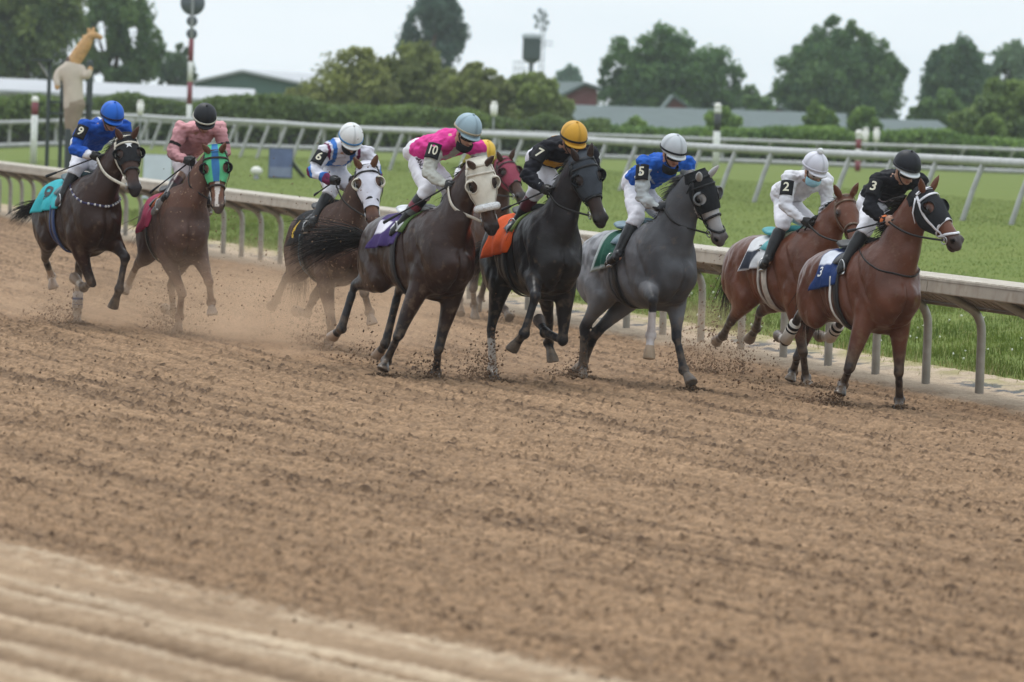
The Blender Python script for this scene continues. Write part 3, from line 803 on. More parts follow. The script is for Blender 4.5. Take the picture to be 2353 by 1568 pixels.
# watch tower
d = 330; s_ = d / F_PX
c = at(1222, 110, d); base = np.array([c[0], c[1], TURF_Z]); tw = empty('watch_tower', base)
tag(tw, 'dark box cabin watch tower on one pole above the thicket', 'tower')
zc0, zc1 = at(1222, 136, d)[2], at(1222, 88, d)[2]; w = 42 * s_
mb = MB(); mb.box((c[0], c[1], (zc0 + zc1) / 2), (w, w, zc1 - zc0)); mb.build('cabin', M_TOWER, tw, base, smooth=False)
zf = at(1222, 146, d)[2]; mb = MB(); V = [(c[0] + sx * w / 2, c[1] + sy * w / 2, zc0 - .003) for sx, sy in ((-1, -1), (1, -1), (1, 1), (-1, 1))] + [(c[0] + sx * w * .2, c[1] + sy * w * .2, zf) for sx, sy in ((-1, -1), (1, -1), (1, 1), (-1, 1))]
mb.add(V, [(0, 1, 2, 3), (7, 6, 5, 4), (0, 4, 5, 1), (1, 5, 6, 2), (2, 6, 7, 3), (3, 7, 4, 0)]); mb.build('cabin_floor', M_TOWER, tw, base, smooth=False)
mb = MB(); zr = at(1222, 76, d)[2]
V = [(c[0] + sx * w * .58, c[1] + sy * w * .58, zc1 + .003) for sx, sy in ((-1, -1), (1, -1), (1, 1), (-1, 1))] + [(c[0] + sx * w * .52, c[1] + sy * w * .52, zr - .1) for sx, sy in ((-1, -1), (1, -1), (1, 1), (-1, 1))] + [(c[0], c[1], zr)]
mb.add(V, [(3, 2, 1, 0), (0, 1, 5, 4), (1, 2, 6, 5), (2, 3, 7, 6), (3, 0, 4, 7), (4, 5, 8), (5, 6, 8), (6, 7, 8), (7, 4, 8)]); mb.build('roof', M_TRIM, tw, base, smooth=False)
mb = MB(); mb.tube([(c[0], c[1], TURF_Z - .2), (c[0], c[1], zf + .02)], [.16, .15], seg=12); mb.build('pole', M_TOWER, tw, base)
mb = MB(); gx = c[0] - w * .95
for k in range(4):
    mb.tube([(gx + k * .22, c[1] - .4, zf - 1.0), (gx + k * .22, c[1] - .4, zf + .1)], .025, seg=6)
for z in (zf - .9, zf - .4, zf + .1): mb.tube([(gx, c[1] - .4, z), (c[0], c[1] - .4, z)], .025, seg=6)
mb.build('railing', M_TRIM, tw, base)
# lattice mast with lamps behind it
d = 345; c = at(1246, 100, d); base = np.array([c[0], c[1], TURF_Z]); ms = empty('lattice_mast', base)
tag(ms, 'thin grey lattice mast with a cluster of lamps behind the watch tower', 'mast')
M_MAST = mat('weathered mast steel', (.30, .33, .36), .6)
zt = at(1243, 22, d)[2]; mb = MB(); q_ = .17
for sx, sy in ((-1, -1), (1, -1), (1, 1), (-1, 1)): mb.tube([(c[0] + sx * q_, c[1] + sy * q_, TURF_Z - .2), (c[0] + sx * q_ * .7, c[1] + sy * q_ * .7, zt)], .035, seg=6)
z = TURF_Z + .3; sgn = 1
while z < zt - .4:
    for yy_ in (-q_, q_): mb.tube([(c[0] - sgn * q_, c[1] + yy_, z), (c[0] + sgn * q_, c[1] + yy_, z + .42)], .022, seg=5)
    z += .42; sgn = -sgn
mb.build('lattice', M_MAST, ms, base)
lm = MB()
for (ox, oy) in ((-14, 38), (10, 36), (-8, 48), (14, 52), (0, 30), (-12, 60), (8, 66), (-4, 24), (4, 44)):
    p = at(1244 + ox, oy, d); lm.ball(p, (.16, .12, .20), n=6); lm.tube([p, (c[0], c[1], p[2] - .12)], .03, seg=5)
for oy in (95, 104): 
    p = at(1246, oy, d); lm.box(p, (1.6, .12, .06))
lm.build('lamp_cluster', M_MAST, ms, base)

# ================================================================== TRACKSIDE FURNITURE
def bands(name, label, cat, px0, px1, d, r, cols, extra=None, group=None):
    """pole with painted bands; px0 foot, px1 top; cols = [(fraction up, mat)]"""
    a, b = at(*px0, d), at(*px1, d); a = np.array([a[0], a[1], min(a[2], float(zg(a[0], a[1])))]); b = np.array([a[0], a[1], b[2]])
    root = empty(name, a); tag(root, label, cat, group); f0 = 0
    for k, (f1, m_) in enumerate(cols):
        mb = MB(); mb.tube([a + (b - a) * f0, a + (b - a) * (f0 + f1) / 2, a + (b - a) * f1], r, seg=14, flat=(True, True)); mb.build('band' if k else 'foot_band', m_, root, a); f0 = f1
    if extra: extra(root, a, b)
    return root
M_WHITEP = mat('white pole paint', (.66, .66, .62), .5, var=.08, dirt=(.5, .5, .45))
M_REDP = mat('dark red pole paint', (.19, .032, .042), .5, var=.1)
M_BLACKP = mat('black pole paint', (.025, .028, .03), .5)
M_DISC = mat('grey disc back', (.085, .10, .115), .5, var=.1)
M_STEEL = mat('grey steel', (.28, .29, .29), .45, metal=.4)
M_GLOBE = mat('white globe cap', (.72, .70, .64), .35)
dp = 165
def discs(root, a, b):
    for (px, py, rr) in ((443, 8, 28), (441.5, 49, 12.5), (441, 78, 12.5)):
        p = at(px, py, dp); r = rr * dp / F_PX; mb = MB(); mb.tube([p + (0, -.12, 0), p + (0, .04, 0)], r, seg=32, flat=(True, True)); mb.build('disc', M_DISC, root, a)
    mb = MB(); p = at(442.5, 28, dp); mb.tube([b + (0, .02, -.3), (b[0], b[1] + .02, p[2] + .9)], .05, seg=8); mb.build('mast_tip', M_STEEL, root, a)
bands('furlong_pole', 'tall red and white striped pole topped with three dark discs', 'pole', (432, 340), (440, 90), dp, .09,
      [(.42, M_WHITEP), (.62, M_REDP), (.80, M_WHITEP), (1.0, M_REDP)], discs)
def cap(rad): 
    def f(root, a, b):
        mb = MB(); mb.ball(b + (0, 0, rad * .6), rad, n=8); mb.build('cap', M_GLOBE, root, a)
    return f
bands('marker_post', 'white marker post with red band and globe behind the left turf rail', 'post', (78, 318), (79, 235), 150, .105, [(.79, M_WHITEP), (1, M_REDP)], cap(.12))
bands('marker_post', 'thick white marker post with black band between the gold and silver caps', 'post', (1645, 372), (1650, 250), 172, .125, [(.62, M_WHITEP), (.92, M_BLACKP), (1, M_WHITEP)], cap(.13))
bands('marker_post', 'red and white marker post behind the turf rail near the white cap', 'post', (1971, 378), (1975, 312), 178, .105, [(.3, M_REDP), (.62, M_WHITEP), (.9, M_REDP), (1, M_WHITEP)], cap(.14))
def lampbox(label, px, top, foot, d, w):
    a = at(px, foot, d); b = at(px, top, d); gz = float(zg(a[0], a[1])); root = empty('lamp_post', (a[0], a[1], gz)); base = np.array(root.location); tag(root, label, 'lamp post')
    h = 34 * d / F_PX; mb = MB(); mb.tube([(a[0], a[1], gz - .1), (a[0], a[1], b[2] - h + .02)], w * .22, seg=8); mb.build('pole', M_STEEL, root, base)
    mb = MB(); mb.tube([(a[0], a[1], b[2] - h), (a[0], a[1], b[2] - h * .75), (a[0], a[1], b[2] - h * .2)], [w * .75, w * .95, w], seg=14, flat=(True, True)); mb.build('lamp_head', M_GLOBE, root, base)
    mb = MB(); mb.tube([(a[0], a[1], b[2] - h * .2 + .002), (a[0], a[1], b[2])], [w * .8, w * .7], seg=14, flat=(True, True)); mb.build('lamp_cap', M_GLOBE, root, base)
lampbox('white lamp head on a thin post right of the blue cap', 320, 230, 330, 150, .11)
lampbox('white lamp head on a thin post above the pink vest rider', 1132, 233, 340, 140, .11)
lampbox('left one of two small tan lamp posts behind the hedge on the right', 1988, 293, 340, 196, .13)
lampbox('right one of two small tan lamp posts behind the hedge on the right', 2013, 293, 340, 196, .13)

# sign boards standing on the turf
def board(name, label, px, d, mats, thick=.06, leg=True):
    (x0, y0), (x1, y1) = px; a, b = at(x0, y1, d), at(x1, y1, d); top = at((x0 + x1) / 2, y0, d)[2]
    gz = float(zg((a[0] + b[0]) / 2, a[1])); w = b[0] - a[0]; c = np.array([(a[0] + b[0]) / 2, a[1], gz]); root = empty(name, c); tag(root, label, 'sign board')
    bot = gz + .03; lean = .12
    def bb(nm, z0, z1, m_, dy, w_, t_):
        mb = MB(); y0_, y1_ = lean * (z0 - bot), lean * (z1 - bot)
        V = [(c[0] + sx * w_ / 2, c[1] + dy + yo, z) for z, yo in ((z0, y0_), (z1, y1_)) for sx in (-1, 1)]; V += [(x, y + t_, z) for x, y, z in V]
        mb.add(V, [(0, 1, 3, 2), (4, 6, 7, 5), (0, 4, 5, 1), (2, 3, 7, 6), (0, 2, 6, 4), (1, 5, 7, 3)]); mb.build(nm, m_, root, c, smooth=False)
    bb('panel', bot, top, mats[0], 0, w, thick)
    if mats[1]:
        bb('lower_panel', bot + .02, bot + (top - bot) * .36, mats[1], -.006, w - .04, .004)
    bb('frame', bot - .02, top + .02, mats[2], thick + .003, w + .03, .03)
    if leg:
        mb = MB(); mb.tube([(c[0] + w * .45, c[1] + .15, gz + (top - gz) * .62), (c[0] + w * .62, c[1] + .5, gz + (top - gz) * .40), (c[0] + w * .98, c[1] + .75, gz + .05)], [.05, .06, .05], seg=8)
        mb.build('back_leg', M_BLACKP, root, c)
    return root
M_BLUEB = mat('faded blue board', (.085, .115, .215), .6, var=.18, vscale=4)
M_BLUEL = mat('grey blue lower board', (.17, .20, .28), .6, var=.15, vscale=5)
M_WHITEB = mat('weathered white board', (.52, .56, .60), .6, var=.06, vscale=3)
board('sign_board', 'faded blue sign board on the turf with a black back leg', ((617, 342), (670, 404)), 128, (M_BLUEB, M_BLUEL, M_BLACKP))
board('sign_board', 'plain white sign board behind the head of the leftmost horse', ((328, 357), (392, 419)), 112, (M_WHITEB, None, M_STEEL), leg=False)
p = at(590, 383, 128); gz = float(zg(p[0], p[1])); mb = MB(); base = np.array([p[0], p[1], gz])
gb = empty('ground_lamp', base); tag(gb, 'small white round lamp on the turf left of the blue board', 'lamp')
mb.ball(base + (0, 0, .22), (.16, .12, .12), n=8); mb.build('globe', M_GLOBE, gb, base); mb = MB(); mb.tube([base - (0, 0, .05), base + (0, 0, .13)], [.09, .06], seg=10); mb.build('stand', M_STEEL, gb, base)
# dark frame stand behind the figure
d = 118; M_GREENP = mat('dark green stand paint', (.022, .034, .030), .55)
c = at(160, 300, d); gz = float(zg(c[0], c[1])); base = np.array([c[0], c[1], gz]); st = empty('viewing_stand', base)
tag(st, 'dark green open steel stand behind the tan figure', 'stand')
def zpx(y): return at(160, y, d)[2]
def xpx(x): return at(x, 200, d)[0]
mb = MB()
for x, dy in ((113, 0), (135, .9), (196, .9), (209, 0)): mb.tube([(xpx(x), c[1] + dy, gz - .1), (xpx(x), c[1] + dy, zpx(140))], .05, seg=8)
mb.build('post_frame', M_GREENP, st, base)
mb = MB(); mb.box(((xpx(72) + xpx(122)) / 2, c[1], zpx(141)), (xpx(122) - xpx(72), .5, .07)); mb.build('top_shelf', M_GREENP, st, base, smooth=False)
mb = MB(); mb.tube([(xpx(90), c[1], zpx(146)), (xpx(114), c[1], zpx(182))], .045, seg=8); mb.build('brace', M_STEEL, st, base)
mb = MB()
for y in (236, 262): mb.box(((xpx(113) + xpx(209)) / 2, c[1] + .45, zpx(y)), (xpx(209) - xpx(113), .9, .06))
mb.build('platform', M_GREENP, st, base, smooth=False)

# giraffe necked figure on its post
d = 104; M_COAT = mat('beige coat cloth', (.50, .43, .35), .8, var=.08, bmp=.25, bscale=14); M_TROU = mat('brown trouser cloth', (.255, .20, .145), .85, var=.1, bmp=.2)
M_GIR = mat('tan orange hide', (.46, .26, .10), .75, var=.25, vscale=9, dirt=(.55, .36, .18)); M_SCARF = mat('dark brown collar', (.10, .06, .05), .8)
p0 = at(165, 340, d); gz = float(zg(p0[0], p0[1])); base = np.array([p0[0], p0[1], gz]); fg = empty('statue', base)
tag(fg, 'beige coated figure with a long tilted orange giraffe neck on a dark post', 'statue')
q = lambda x, y, dy=0: at(x, y, d) + np.array([0, dy, 0])
mb = MB(); mb.tube([(q(162, 380)[0], base[1], gz - .1), q(163, 300)], [.14, .13], seg=12); mb.build('post', M_GREENP, fg, base)
mb = MB(); S = np.array([1.0, 0, 0])
mb.tube(crom([q(164, 310), q(165, 280), q(170, 250), q(172, 238)], 4), crom([.10, .15, .19, .20], 4), crom([.11, .17, .22, .24], 4), S, seg=16)
mb.tube(crom([q(166, 312, -.05), q(172, 280, -.06), q(177, 250, -.02)], 4), crom([.07, .10, .14], 4), None, S, seg=12)
link('trousers', remesh(mb, .02, 4), M_TROU, fg, base)
mb = MB(); mb.tube(crom([q(170, 246), q(169, 225), q(167, 190), q(165, 165), q(166, 146), q(167, 140)], 4), crom([.19, .19, .18, .18, .14, .08], 4), crom([.235, .22, .22, .26, .18, .1], 4), S, seg=18)
mb.tube(crom([q(148, 160), q(136, 168), q(131, 182, -.05), q(134, 196, -.12)], 4), crom([.12, .10, .085, .07], 4), seg=12)
mb.tube(crom([q(185, 160), q(193, 172, -.05), q(202, 174, -.1), q(207, 164, -.1)], 4), crom([.12, .10, .085, .07], 4), seg=12)
link('coat', remesh(mb, .02, 5), M_COAT, fg, base)
mb = MB(); mb.tube([q(161, 141), q(172, 143)], [.11, .12], seg=14); mb.build('collar', M_SCARF, fg, base)
mb = MB(); mb.tube(crom([q(167, 146), q(177, 131), q(187, 116), q(196, 102), q(203, 90)], 4), crom([.13, .125, .125, .12, .10], 4), crom([.15, .155, .15, .14, .115], 4), S, seg=16)
mb.tube(crom([q(200, 93), q(210, 83), q(221, 82), q(232, 87)], 4), crom([.09, .09, .07, .05], 4), seg=12)
mb.tube([q(205, 84), q(204, 68)], [.05, .04], seg=8); mb.tube([q(212, 80), q(215, 66)], [.05, .04], seg=8); mb.tube([q(198, 88), q(191, 82)], [.06, .025], seg=8)
link('giraffe_neck', remesh(mb, .016, 5), M_GIR, fg, base)
mb = MB(); mb.ball(q(133, 199, -.13), (.06, .05, .08), n=8); mb.ball(q(208, 160, -.1), (.06, .05, .07), n=8); mb.build('mitten', M_GIR, fg, base)

# ================================================================== HORSES AND RIDERS
def zoomed(x0, y0, k):
    return lambda p: ((p[0] / k + x0) / 1.74077, (p[1] / k + y0) / 1.74077)
ZA, ZB, ZC, ZD = zoomed(0, 350, 1.493), zoomed(1000, 400, 1.3064), zoomed(1800, 420, 1.307), zoomed(2800, 500, 1.285)

M_COATS = {}
def coat_mat(key, **kw):
    if key not in M_COATS: M_COATS[key] = mat_col('horse coat ' + key, **kw)
    return M_COATS[key]
M_CLOTH = mat_col('racing cloth', .75, var=.10, vscale=7, bmp=.45, bscale=16, bdist=.02, spec=.12)
M_LYCRA = mat_col('hood fabric', .8, var=.10, vscale=14, bmp=.35, bscale=30, bdist=.012, spec=.12)
M_LEATHER = mat_col('tack leather', .5, spec=.25, var=.2, vscale=16, bmp=.2, bscale=60, bdist=.004)
M_BOOT = mat_col('boot leather', .36, spec=.3, var=.15, vscale=10, bmp=.25, bscale=22, bdist=.01)
M_SKIN = mat_col('skin', .5, var=.10, vscale=24, bmp=.1, bscale=60, bdist=.003)
M_HAIR = mat_col('horse hair', .6, spec=.15, var=.3, vscale=30, bmp=.3, bscale=60, stretch=(1, 1, 6))
M_NOSTRIL = mat('dark nostril', (.006, .005, .005), .8, spec=.05)
M_EYE = mat('dark eye', (.010, .006, .004), .08, var=.05)
M_LENS = mat('dark goggle lens', (.012, .012, .014), .12, var=.1, spec=.8)
M_METAL = mat('steel bit', (.45, .45, .45), .3, metal=.9)
M_CAPS = mat_col('cap cover', .5, var=.06, vscale=8, bmp=.15, bscale=18, bdist=.008, spec=.2)
M_FLEECE = mat('white fleece', (.70, .70, .70), .95, var=.12, vscale=30, bmp=1.0, bscale=70, bdist=.02)
M_NUM = mat('printed numeral', (.62, .58, .45), .7, var=.06)
M_NUMK = mat('black numeral', (.018, .018, .02), .7, var=.06)
M_NUMW = mat('white print', (.68, .68, .70), .7, var=.06)
M_NUMY = mat('yellow print', (.62, .40, .04), .7, var=.06)

def colour(me, rgb):
    set_col(me, np.asarray(rgb, float)); return me

TRUNK = [  # x, top, bottom, half width
    (-.84, 1.26, 1.04, .07), (-.79, 1.37, .96, .17), (-.68, 1.475, .90, .235), (-.50, 1.55, .89, .275), (-.30, 1.555, .895, .285),
    (-.10, 1.515, .865, .295), (.10, 1.50, .815, .30), (.28, 1.535, .765, .295), (.45, 1.60, .735, .272), (.58, 1.565, .735, .262), (.70, 1.44, .775, .245), (.80, 1.30, .86, .205), (.88, 1.20, .98, .12)]
TR = crom(np.array(TRUNK), 4)
class Horse:
    def __init__(s, d, withers, yaw, pitch, roll=0.0):
        s.d = d; th, ph = math.radians(yaw), math.radians(pitch)
        H = np.array([math.sin(th), -math.cos(th), 0]); Lf = np.array([math.cos(th), math.sin(th), 0]); Z = np.array([0, 0, 1.0])
        s.F = math.cos(ph) * H + math.sin(ph) * Z; U = -math.sin(ph) * H + math.cos(ph) * Z
        rr = math.radians(roll); s.L = math.cos(rr) * Lf + math.sin(rr) * U; s.U = -math.sin(rr) * Lf + math.cos(rr) * U
        s.T = at(withers[0], withers[1], d) - (s.F * .45 + s.U * 1.60)
        s.base = s.T.copy(); s.base[2] = float(zg(s.T[0], s.T[1]))
        s.bones = []
    def W(s, x, y, z): return s.T + s.F * x + s.L * y + s.U * z
    def loc(s, p):
        v = np.asarray(p) - s.T; return np.array([v @ s.F, v @ s.L, v @ s.U])
    def depth(s, x, y, z): return (s.W(x, y, z) - CAM) @ FWD
    def px(s, p, lx, ly, lz):
        return at(p[0], p[1], s.depth(lx, ly, lz))
def reach(p0, px, L, sign, name=''):
    """the point at bone length L from p0 that the picture shows at px; sign +1 nearer to the camera than p0"""
    d0 = (p0 - CAM) @ FWD; q = at(px[0], px[1], d0); lat = np.linalg.norm(q - p0)
    if lat > L:
        if lat > 1.22 * L: print('reach', name, round(lat / L, 2))
        return q
    return at(px[0], px[1], d0 - sign * math.sqrt(L * L - lat * lat))

def limb_seg(mb, a, b, prof, side, seg=14):
    a, b = np.asarray(a), np.asarray(b); pr = np.array(prof); ts = np.linspace(0, 1, 9)
    ra = np.interp(ts, pr[:, 0], pr[:, 1]); rb = np.interp(ts, pr[:, 0], pr[:, 2])
    mb.tube([a + (b - a) * t for t in ts], ra, rb, side, seg=seg)
def hoof(mb, cor, toe, cann, side):
    dr = nrm(toe - cor); nn = nrm(dr * .55 + nrm(cann) * .5); fw = nrm(np.cross(nn, side)); fw = fw if fw @ dr >= 0 or True else -fw
    sd = nrm(np.cross(fw, nn)); ang = np.arange(16) * 2 * math.pi / 16; V = []; L = np.linalg.norm(toe - cor)
    for k, (c, r1, r2) in enumerate(((cor, .049, .050), (cor + (toe - cor) * .5, .056, .057), (toe, .064, .062))):
        n_ = nrm(dr * (1 - .5 * k) + nn * (.5 * k)); f_ = nrm(fw - n_ * (fw @ n_)); d_ = nrm(np.cross(f_, n_))
        for a in ang: V.append(c + f_ * (r1 * math.cos(a)) + d_ * (r2 * math.sin(a)))
    F_ = [(16 * i + q, 16 * i + (q + 1) % 16, 16 * i + 16 + (q + 1) % 16, 16 * i + 16 + q) for i in range(2) for q in range(16)]
    V += [cor - dr * .012, toe + nn * .004]
    for q in range(16): F_ += [(48, (q + 1) % 16, q), (49, 32 + q, 32 + (q + 1) % 16)]
    mb.add(V, F_)

HEADP = [  # t, offset below the forehead line, half depth, half width
    (-.10, -.065, .090, .072), (0.0, -.06, .120, .094), (.12, -.064, .138, .110), (.26, -.070, .148, .120), (.38, -.068, .136, .108), (.52, -.055, .108, .082),
    (.66, -.047, .085, .064), (.80, -.047, .075, .064), (.91, -.050, .071, .068), (.98, -.056, .054, .052)]
HP = crom(np.array(HEADP), 4)
class HeadFrame:
    def __init__(s, poll, nose, roll, L, side):
        s.p = poll; s.a = nrm(nose - poll); s.len = L
        s.s = nrm(side - s.a * (side @ s.a)); s.n = nrm(np.cross(s.a, s.s));
        if s.n[2] < 0 and abs(s.a[2]) < .9: s.n = -s.n
        s.s = np.cross(s.n, s.a)
        r = math.radians(roll); s.s, s.n = math.cos(r) * s.s + math.sin(r) * s.n, -math.sin(r) * s.s + math.cos(r) * s.n
    def prof(s, t):
        return (np.interp(t, HP[:, 0], HP[:, 1]), np.interp(t, HP[:, 0], HP[:, 2]), np.interp(t, HP[:, 0], HP[:, 3]))
    def surf(s, t, phi, grow=0.0):
        """phi 0 = forehead line, +90 = the horse's left cheek"""
        off, rd, rw = s.prof(t); c = s.p + s.a * (t * s.len) + s.n * off
        pw = 2 / 2.3; cp, sp = math.cos(phi), math.sin(phi)
        cp = math.copysign(abs(cp) ** pw, cp); sp = math.copysign(abs(sp) ** pw, sp)
        w = rw * (1 - .18 * (1 - cp) / 2 if cp < 0 else 1)
        return c + s.n * ((rd + grow) * cp) + s.s * ((w + grow) * sp)
    def nor(s, t, phi):
        off, _, _ = s.prof(t); c = s.p + s.a * (t * s.len) + s.n * off
        return nrm(s.surf(t, phi) - c)

FORE = [[(0, .125, .098), (.25, .108, .090), (.5, .084, .074), (.8, .062, .056), (1, .056, .053)],
        [(0, .052, .049), (.15, .043, .039), (.5, .040, .034), (.85, .043, .038), (1, .048, .044)], .50, .33, .23]
HIND = [[(0, .145, .108), (.3, .122, .088), (.65, .080, .060), (1, .060, .046)],
        [(0, .060, .048), (.18, .048, .040), (.5, .042, .036), (.85, .046, .040), (1, .050, .044)], .47, .38, .23]

def build_horse(spec):
    s = spec; Z = s['z']; h = Horse(F_PX / s['s'], Z(s['withers']), s['yaw'], s['pitch'], s.get('roll', 0)); s['h'] = h
    mb = MB(); bones = []                    # bones: (a, b, radius, region)
    pts = np.array([h.W(x, 0, (a + b) / 2) for x, a, b, w in TR])
    mb.tube(pts, (TR[:, 1] - TR[:, 2]) / 2, TR[:, 3], h.L, seg=26, power=2.25)
    for x, a, b, w in TR[::5]: bones.append((h.W(x, 0, (a + b) / 2 + .08), h.W(x, 0, (a + b) / 2 - .08), w, 'trunk'))
    legs = {}
    for sd, nm in ((-1, 'R'), (1, 'L')):
        # fore limb
        f = s['F' + nm]; el = h.W(.48 + f.get('dx', 0), sd * .175, .91 + f.get('dz', 0))
        kn = reach(el, Z(f['k'][:2]), FORE[2] - .06, f['k'][2], s['id'] + ' knee' + nm)
        fe = reach(kn, Z(f['f'][:2]), FORE[3], f['f'][2], s['id'] + ' fetl' + nm)
        to = reach(fe, Z(f['t'][:2]), FORE[4], f['t'][2], s['id'] + ' toe' + nm)
        co = fe + (to - fe) * .63
        shp = h.W(.68, sd * .15, 1.12)
        mb.tube(crom([h.W(.40, sd * .10, 1.46), h.W(.50, sd * .155, 1.30), h.W(.62, sd * .165, 1.14), (h.W(.56, sd * .17, 1.02) + el) / 2], 4), crom([.10, .135, .14, .115], 4), crom([.06, .085, .09, .08], 4), h.L, seg=14)
        mb.ball(h.W(.77, sd * .10, 1.06), (.125, .12, .17), (h.F, h.L, h.U), 8); mb.ball(h.W(.66, sd * .09, .94), (.13, .105, .14), (h.F, h.L, h.U), 8)
        mb.tube([h.W(.40, sd * .17, 1.10), (h.W(.46, sd * .175, 1.0)), el + (kn - el) * .12], [.13, .135, .115], [.085, .095, .092], h.L, seg=12)
        limb_seg(mb, el, kn, FORE[0], h.L)
        dk = nrm(kn - el); df = nrm(fe - kn)
        mb.ball(kn, (.064, .061, .068), np.array([nrm(np.cross(h.L, dk)), h.L, dk]), 8)
        limb_seg(mb, kn, fe, FORE[1], h.L)
        mb.ball(fe, (.056, .051, .056), None, 8); mb.ball(fe - np.cross(h.L, nrm(fe - kn)) * .0 + nrm(kn - fe) * 0 , .038, None, 7)
        limb_seg(mb, fe, co, [(0, .045, .042), (.5, .039, .038), (1, .046, .048)], h.L)
        hoof(mb, co - (co - fe) * .05, to, fe - kn, h.L)
        legs['F' + nm] = (el, kn, fe, co, to)
        # hind limb
        q = s['H' + nm]; hip = h.W(-.50, sd * .125, 1.27); st = h.W(-.30 + q.get('dx', 0), sd * .185, .95 + q.get('dz', 0))
        hk = reach(st, Z(q['k'][:2]), HIND[2], q['k'][2], s['id'] + ' hock' + nm)
        hf = reach(hk, Z(q['f'][:2]), HIND[3], q['f'][2], s['id'] + ' hfet' + nm)
        ht = reach(hf, Z(q['t'][:2]), HIND[4], q['t'][2], s['id'] + ' htoe' + nm)
        hc = hf + (ht - hf) * .63
        mb.tube(crom([h.W(-.60, sd * .10, 1.42), h.W(-.56, sd * .145, 1.26), (h.W(-.48, sd * .17, 1.10) + st) / 2 - h.F * .05, st], 4), crom([.14, .205, .195, .13], 4), crom([.09, .125, .12, .095], 4), h.L, seg=16)
        mb.tube(crom([h.W(-.72, sd * .11, 1.28), h.W(-.72, sd * .14, 1.10), h.W(-.60, sd * .15, .98) * .5 + (st + (hk - st) * .35) * .5], 4), crom([.10, .12, .09], 4), crom([.075, .09, .07], 4), h.L, seg=12)
        limb_seg(mb, st, hk, HIND[0], h.L)
        dg = nrm(hk - st); bk = -nrm(np.cross(h.L, nrm(hf - hk)) * -1); bk = bk if bk @ (nrm(st - hk) + nrm(hf - hk)) < 0 else -bk
        mb.tube([hk - dg * .12 + bk * .035, hk + bk * .045 - dg * .03, hk + bk * .03 + nrm(hf - hk) * .08], [.022, .032, .026], seg=10)
        mb.ball(hk, (.055, .045, .06), np.array([nrm(np.cross(h.L, dg)), h.L, dg]), 8)
        limb_seg(mb, hk, hf, HIND[1], h.L)
        mb.ball(hf, (.055, .050, .055), None, 8)
        limb_seg(mb, hf, hc, [(0, .046, .043), (.5, .040, .039), (1, .047, .049)], h.L)
        hoof(mb, hc - (hc - hf) * .05, ht, hf - hk, h.L)
        legs['H' + nm] = (st, hk, hf, hc, ht)
    s['legs'] = legs
    # neck and head
    nb = h.W(.60, 0, 1.27); L = .60
    pollc = s.get('pollx', 1.02); poll = h.px(Z(s['poll']), pollc, 0, 1.85)
    nose = reach(poll, Z(s['nose']), L, s.get('nsign', 1), s['id'] + ' nose')
    side = h.L if 'hside' not in s else nrm(h.L + s['hside'] * h.F)
    hd = HeadFrame(poll, nose, s.get('hroll', 0), np.linalg.norm(nose - poll), side); s['hd'] = hd
    end = poll - hd.n * .085 + hd.a * .02
    mid = (nb + end) / 2 + h.U * s.get('arch', .05) - h.F * .02
    NP = crom([h.W(.42, 0, 1.26), nb, mid, end - hd.a * .02], 6)
    SS = np.array([nrm(h.L * (1 - t) + hd.s * t) for t in np.linspace(0, 1, len(NP))])
    NRa = crom([.32, .30, .225, .150], 6); NRb = crom([.19, .178, .130, .094], 6)
    mb.tube(NP, NRa, NRb, SS, seg=20)
    mb.ball(poll - hd.n * .07 + hd.a * .05, (.11, .075, .10), (hd.a, hd.s, hd.n), 8)
    s['neck'] = (NP, NRa, NRb, SS)
    for i in range(0, len(NP) - 1, 3): bones.append((NP[i], NP[min(i + 3, len(NP) - 1)], NRa[i] * .8, 'neck'))
    V = []; Fc = []; n = 24; k = len(HP)
    for t in HP[:, 0]:
        for j in range(n): V.append(hd.surf(t, 2 * math.pi * j / n))
    for i in range(k - 1):
        for j in range(n): Fc.append((i * n + j, i * n + (j + 1) % n, (i + 1) * n + (j + 1) % n, (i + 1) * n + j))
    Fc += [tuple(reversed(range(n))), tuple((k - 1) * n + j for j in range(n))]
    mb.add(V, [f[::-1] for f in Fc])
    P = lambda t, a, n_: hd.p + hd.a * (t * hd.len) + hd.s * a + hd.n * n_
    mb.ball(P(.965, 0, -.055), (.050, .050, .050), (hd.a, hd.s, hd.n), 8)                  # upper lip
    mb.ball(P(.90, 0, -.118), (.06, .036, .03), (hd.a, hd.s, hd.n), 8)                     # chin
    for e in (-1, 1):
        mb.ball(P(.90, e * .050, -.012), (.046, .022, .036), (hd.a, hd.s, hd.n), 8)        # nostril wing
        mb.ball(P(.255, e * .102, .012), (.050, .026, .032), (hd.a, hd.s, hd.n), 8)        # brow
        mb.tube([P(.36, e * .082, -.035), P(.52, e * .066, -.03)], [.014, .009], seg=8)    # facial crest
        mb.ball(P(.24, e * .070, -.125), (.085, .034, .07), (hd.a, hd.s, hd.n), 8)         # jowl
    ears = s.get('ears', (.35, 24))
    for e in (-1, 1):
        b = P(.015, e * .055, .045); up = nrm(hd.n * .75 - hd.a * ears[0] * 1.1 + hd.s * e * .38); fw = nrm(np.cross(up, hd.s))
        ear_side = nrm(hd.s * 1.0 + hd.a * .0 + hd.n * .3 * -e)
        mb.tube(crom([b, b + up * .05, b + up * .11, b + up * .165], 4), crom([.026, .030, .024, .006], 4), crom([.032, .040, .030, .006], 4), ear_side, seg=10)
        bones.append((b + up * .03, b + up * .16, .03, 'ear'))
    for t in (.05, .2, .35, .5, .65, .8, .95): bones.append((P(t, 0, -.03), P(t, 0, -.09), np.interp(t, HP[:, 0], HP[:, 3]), 'head'))
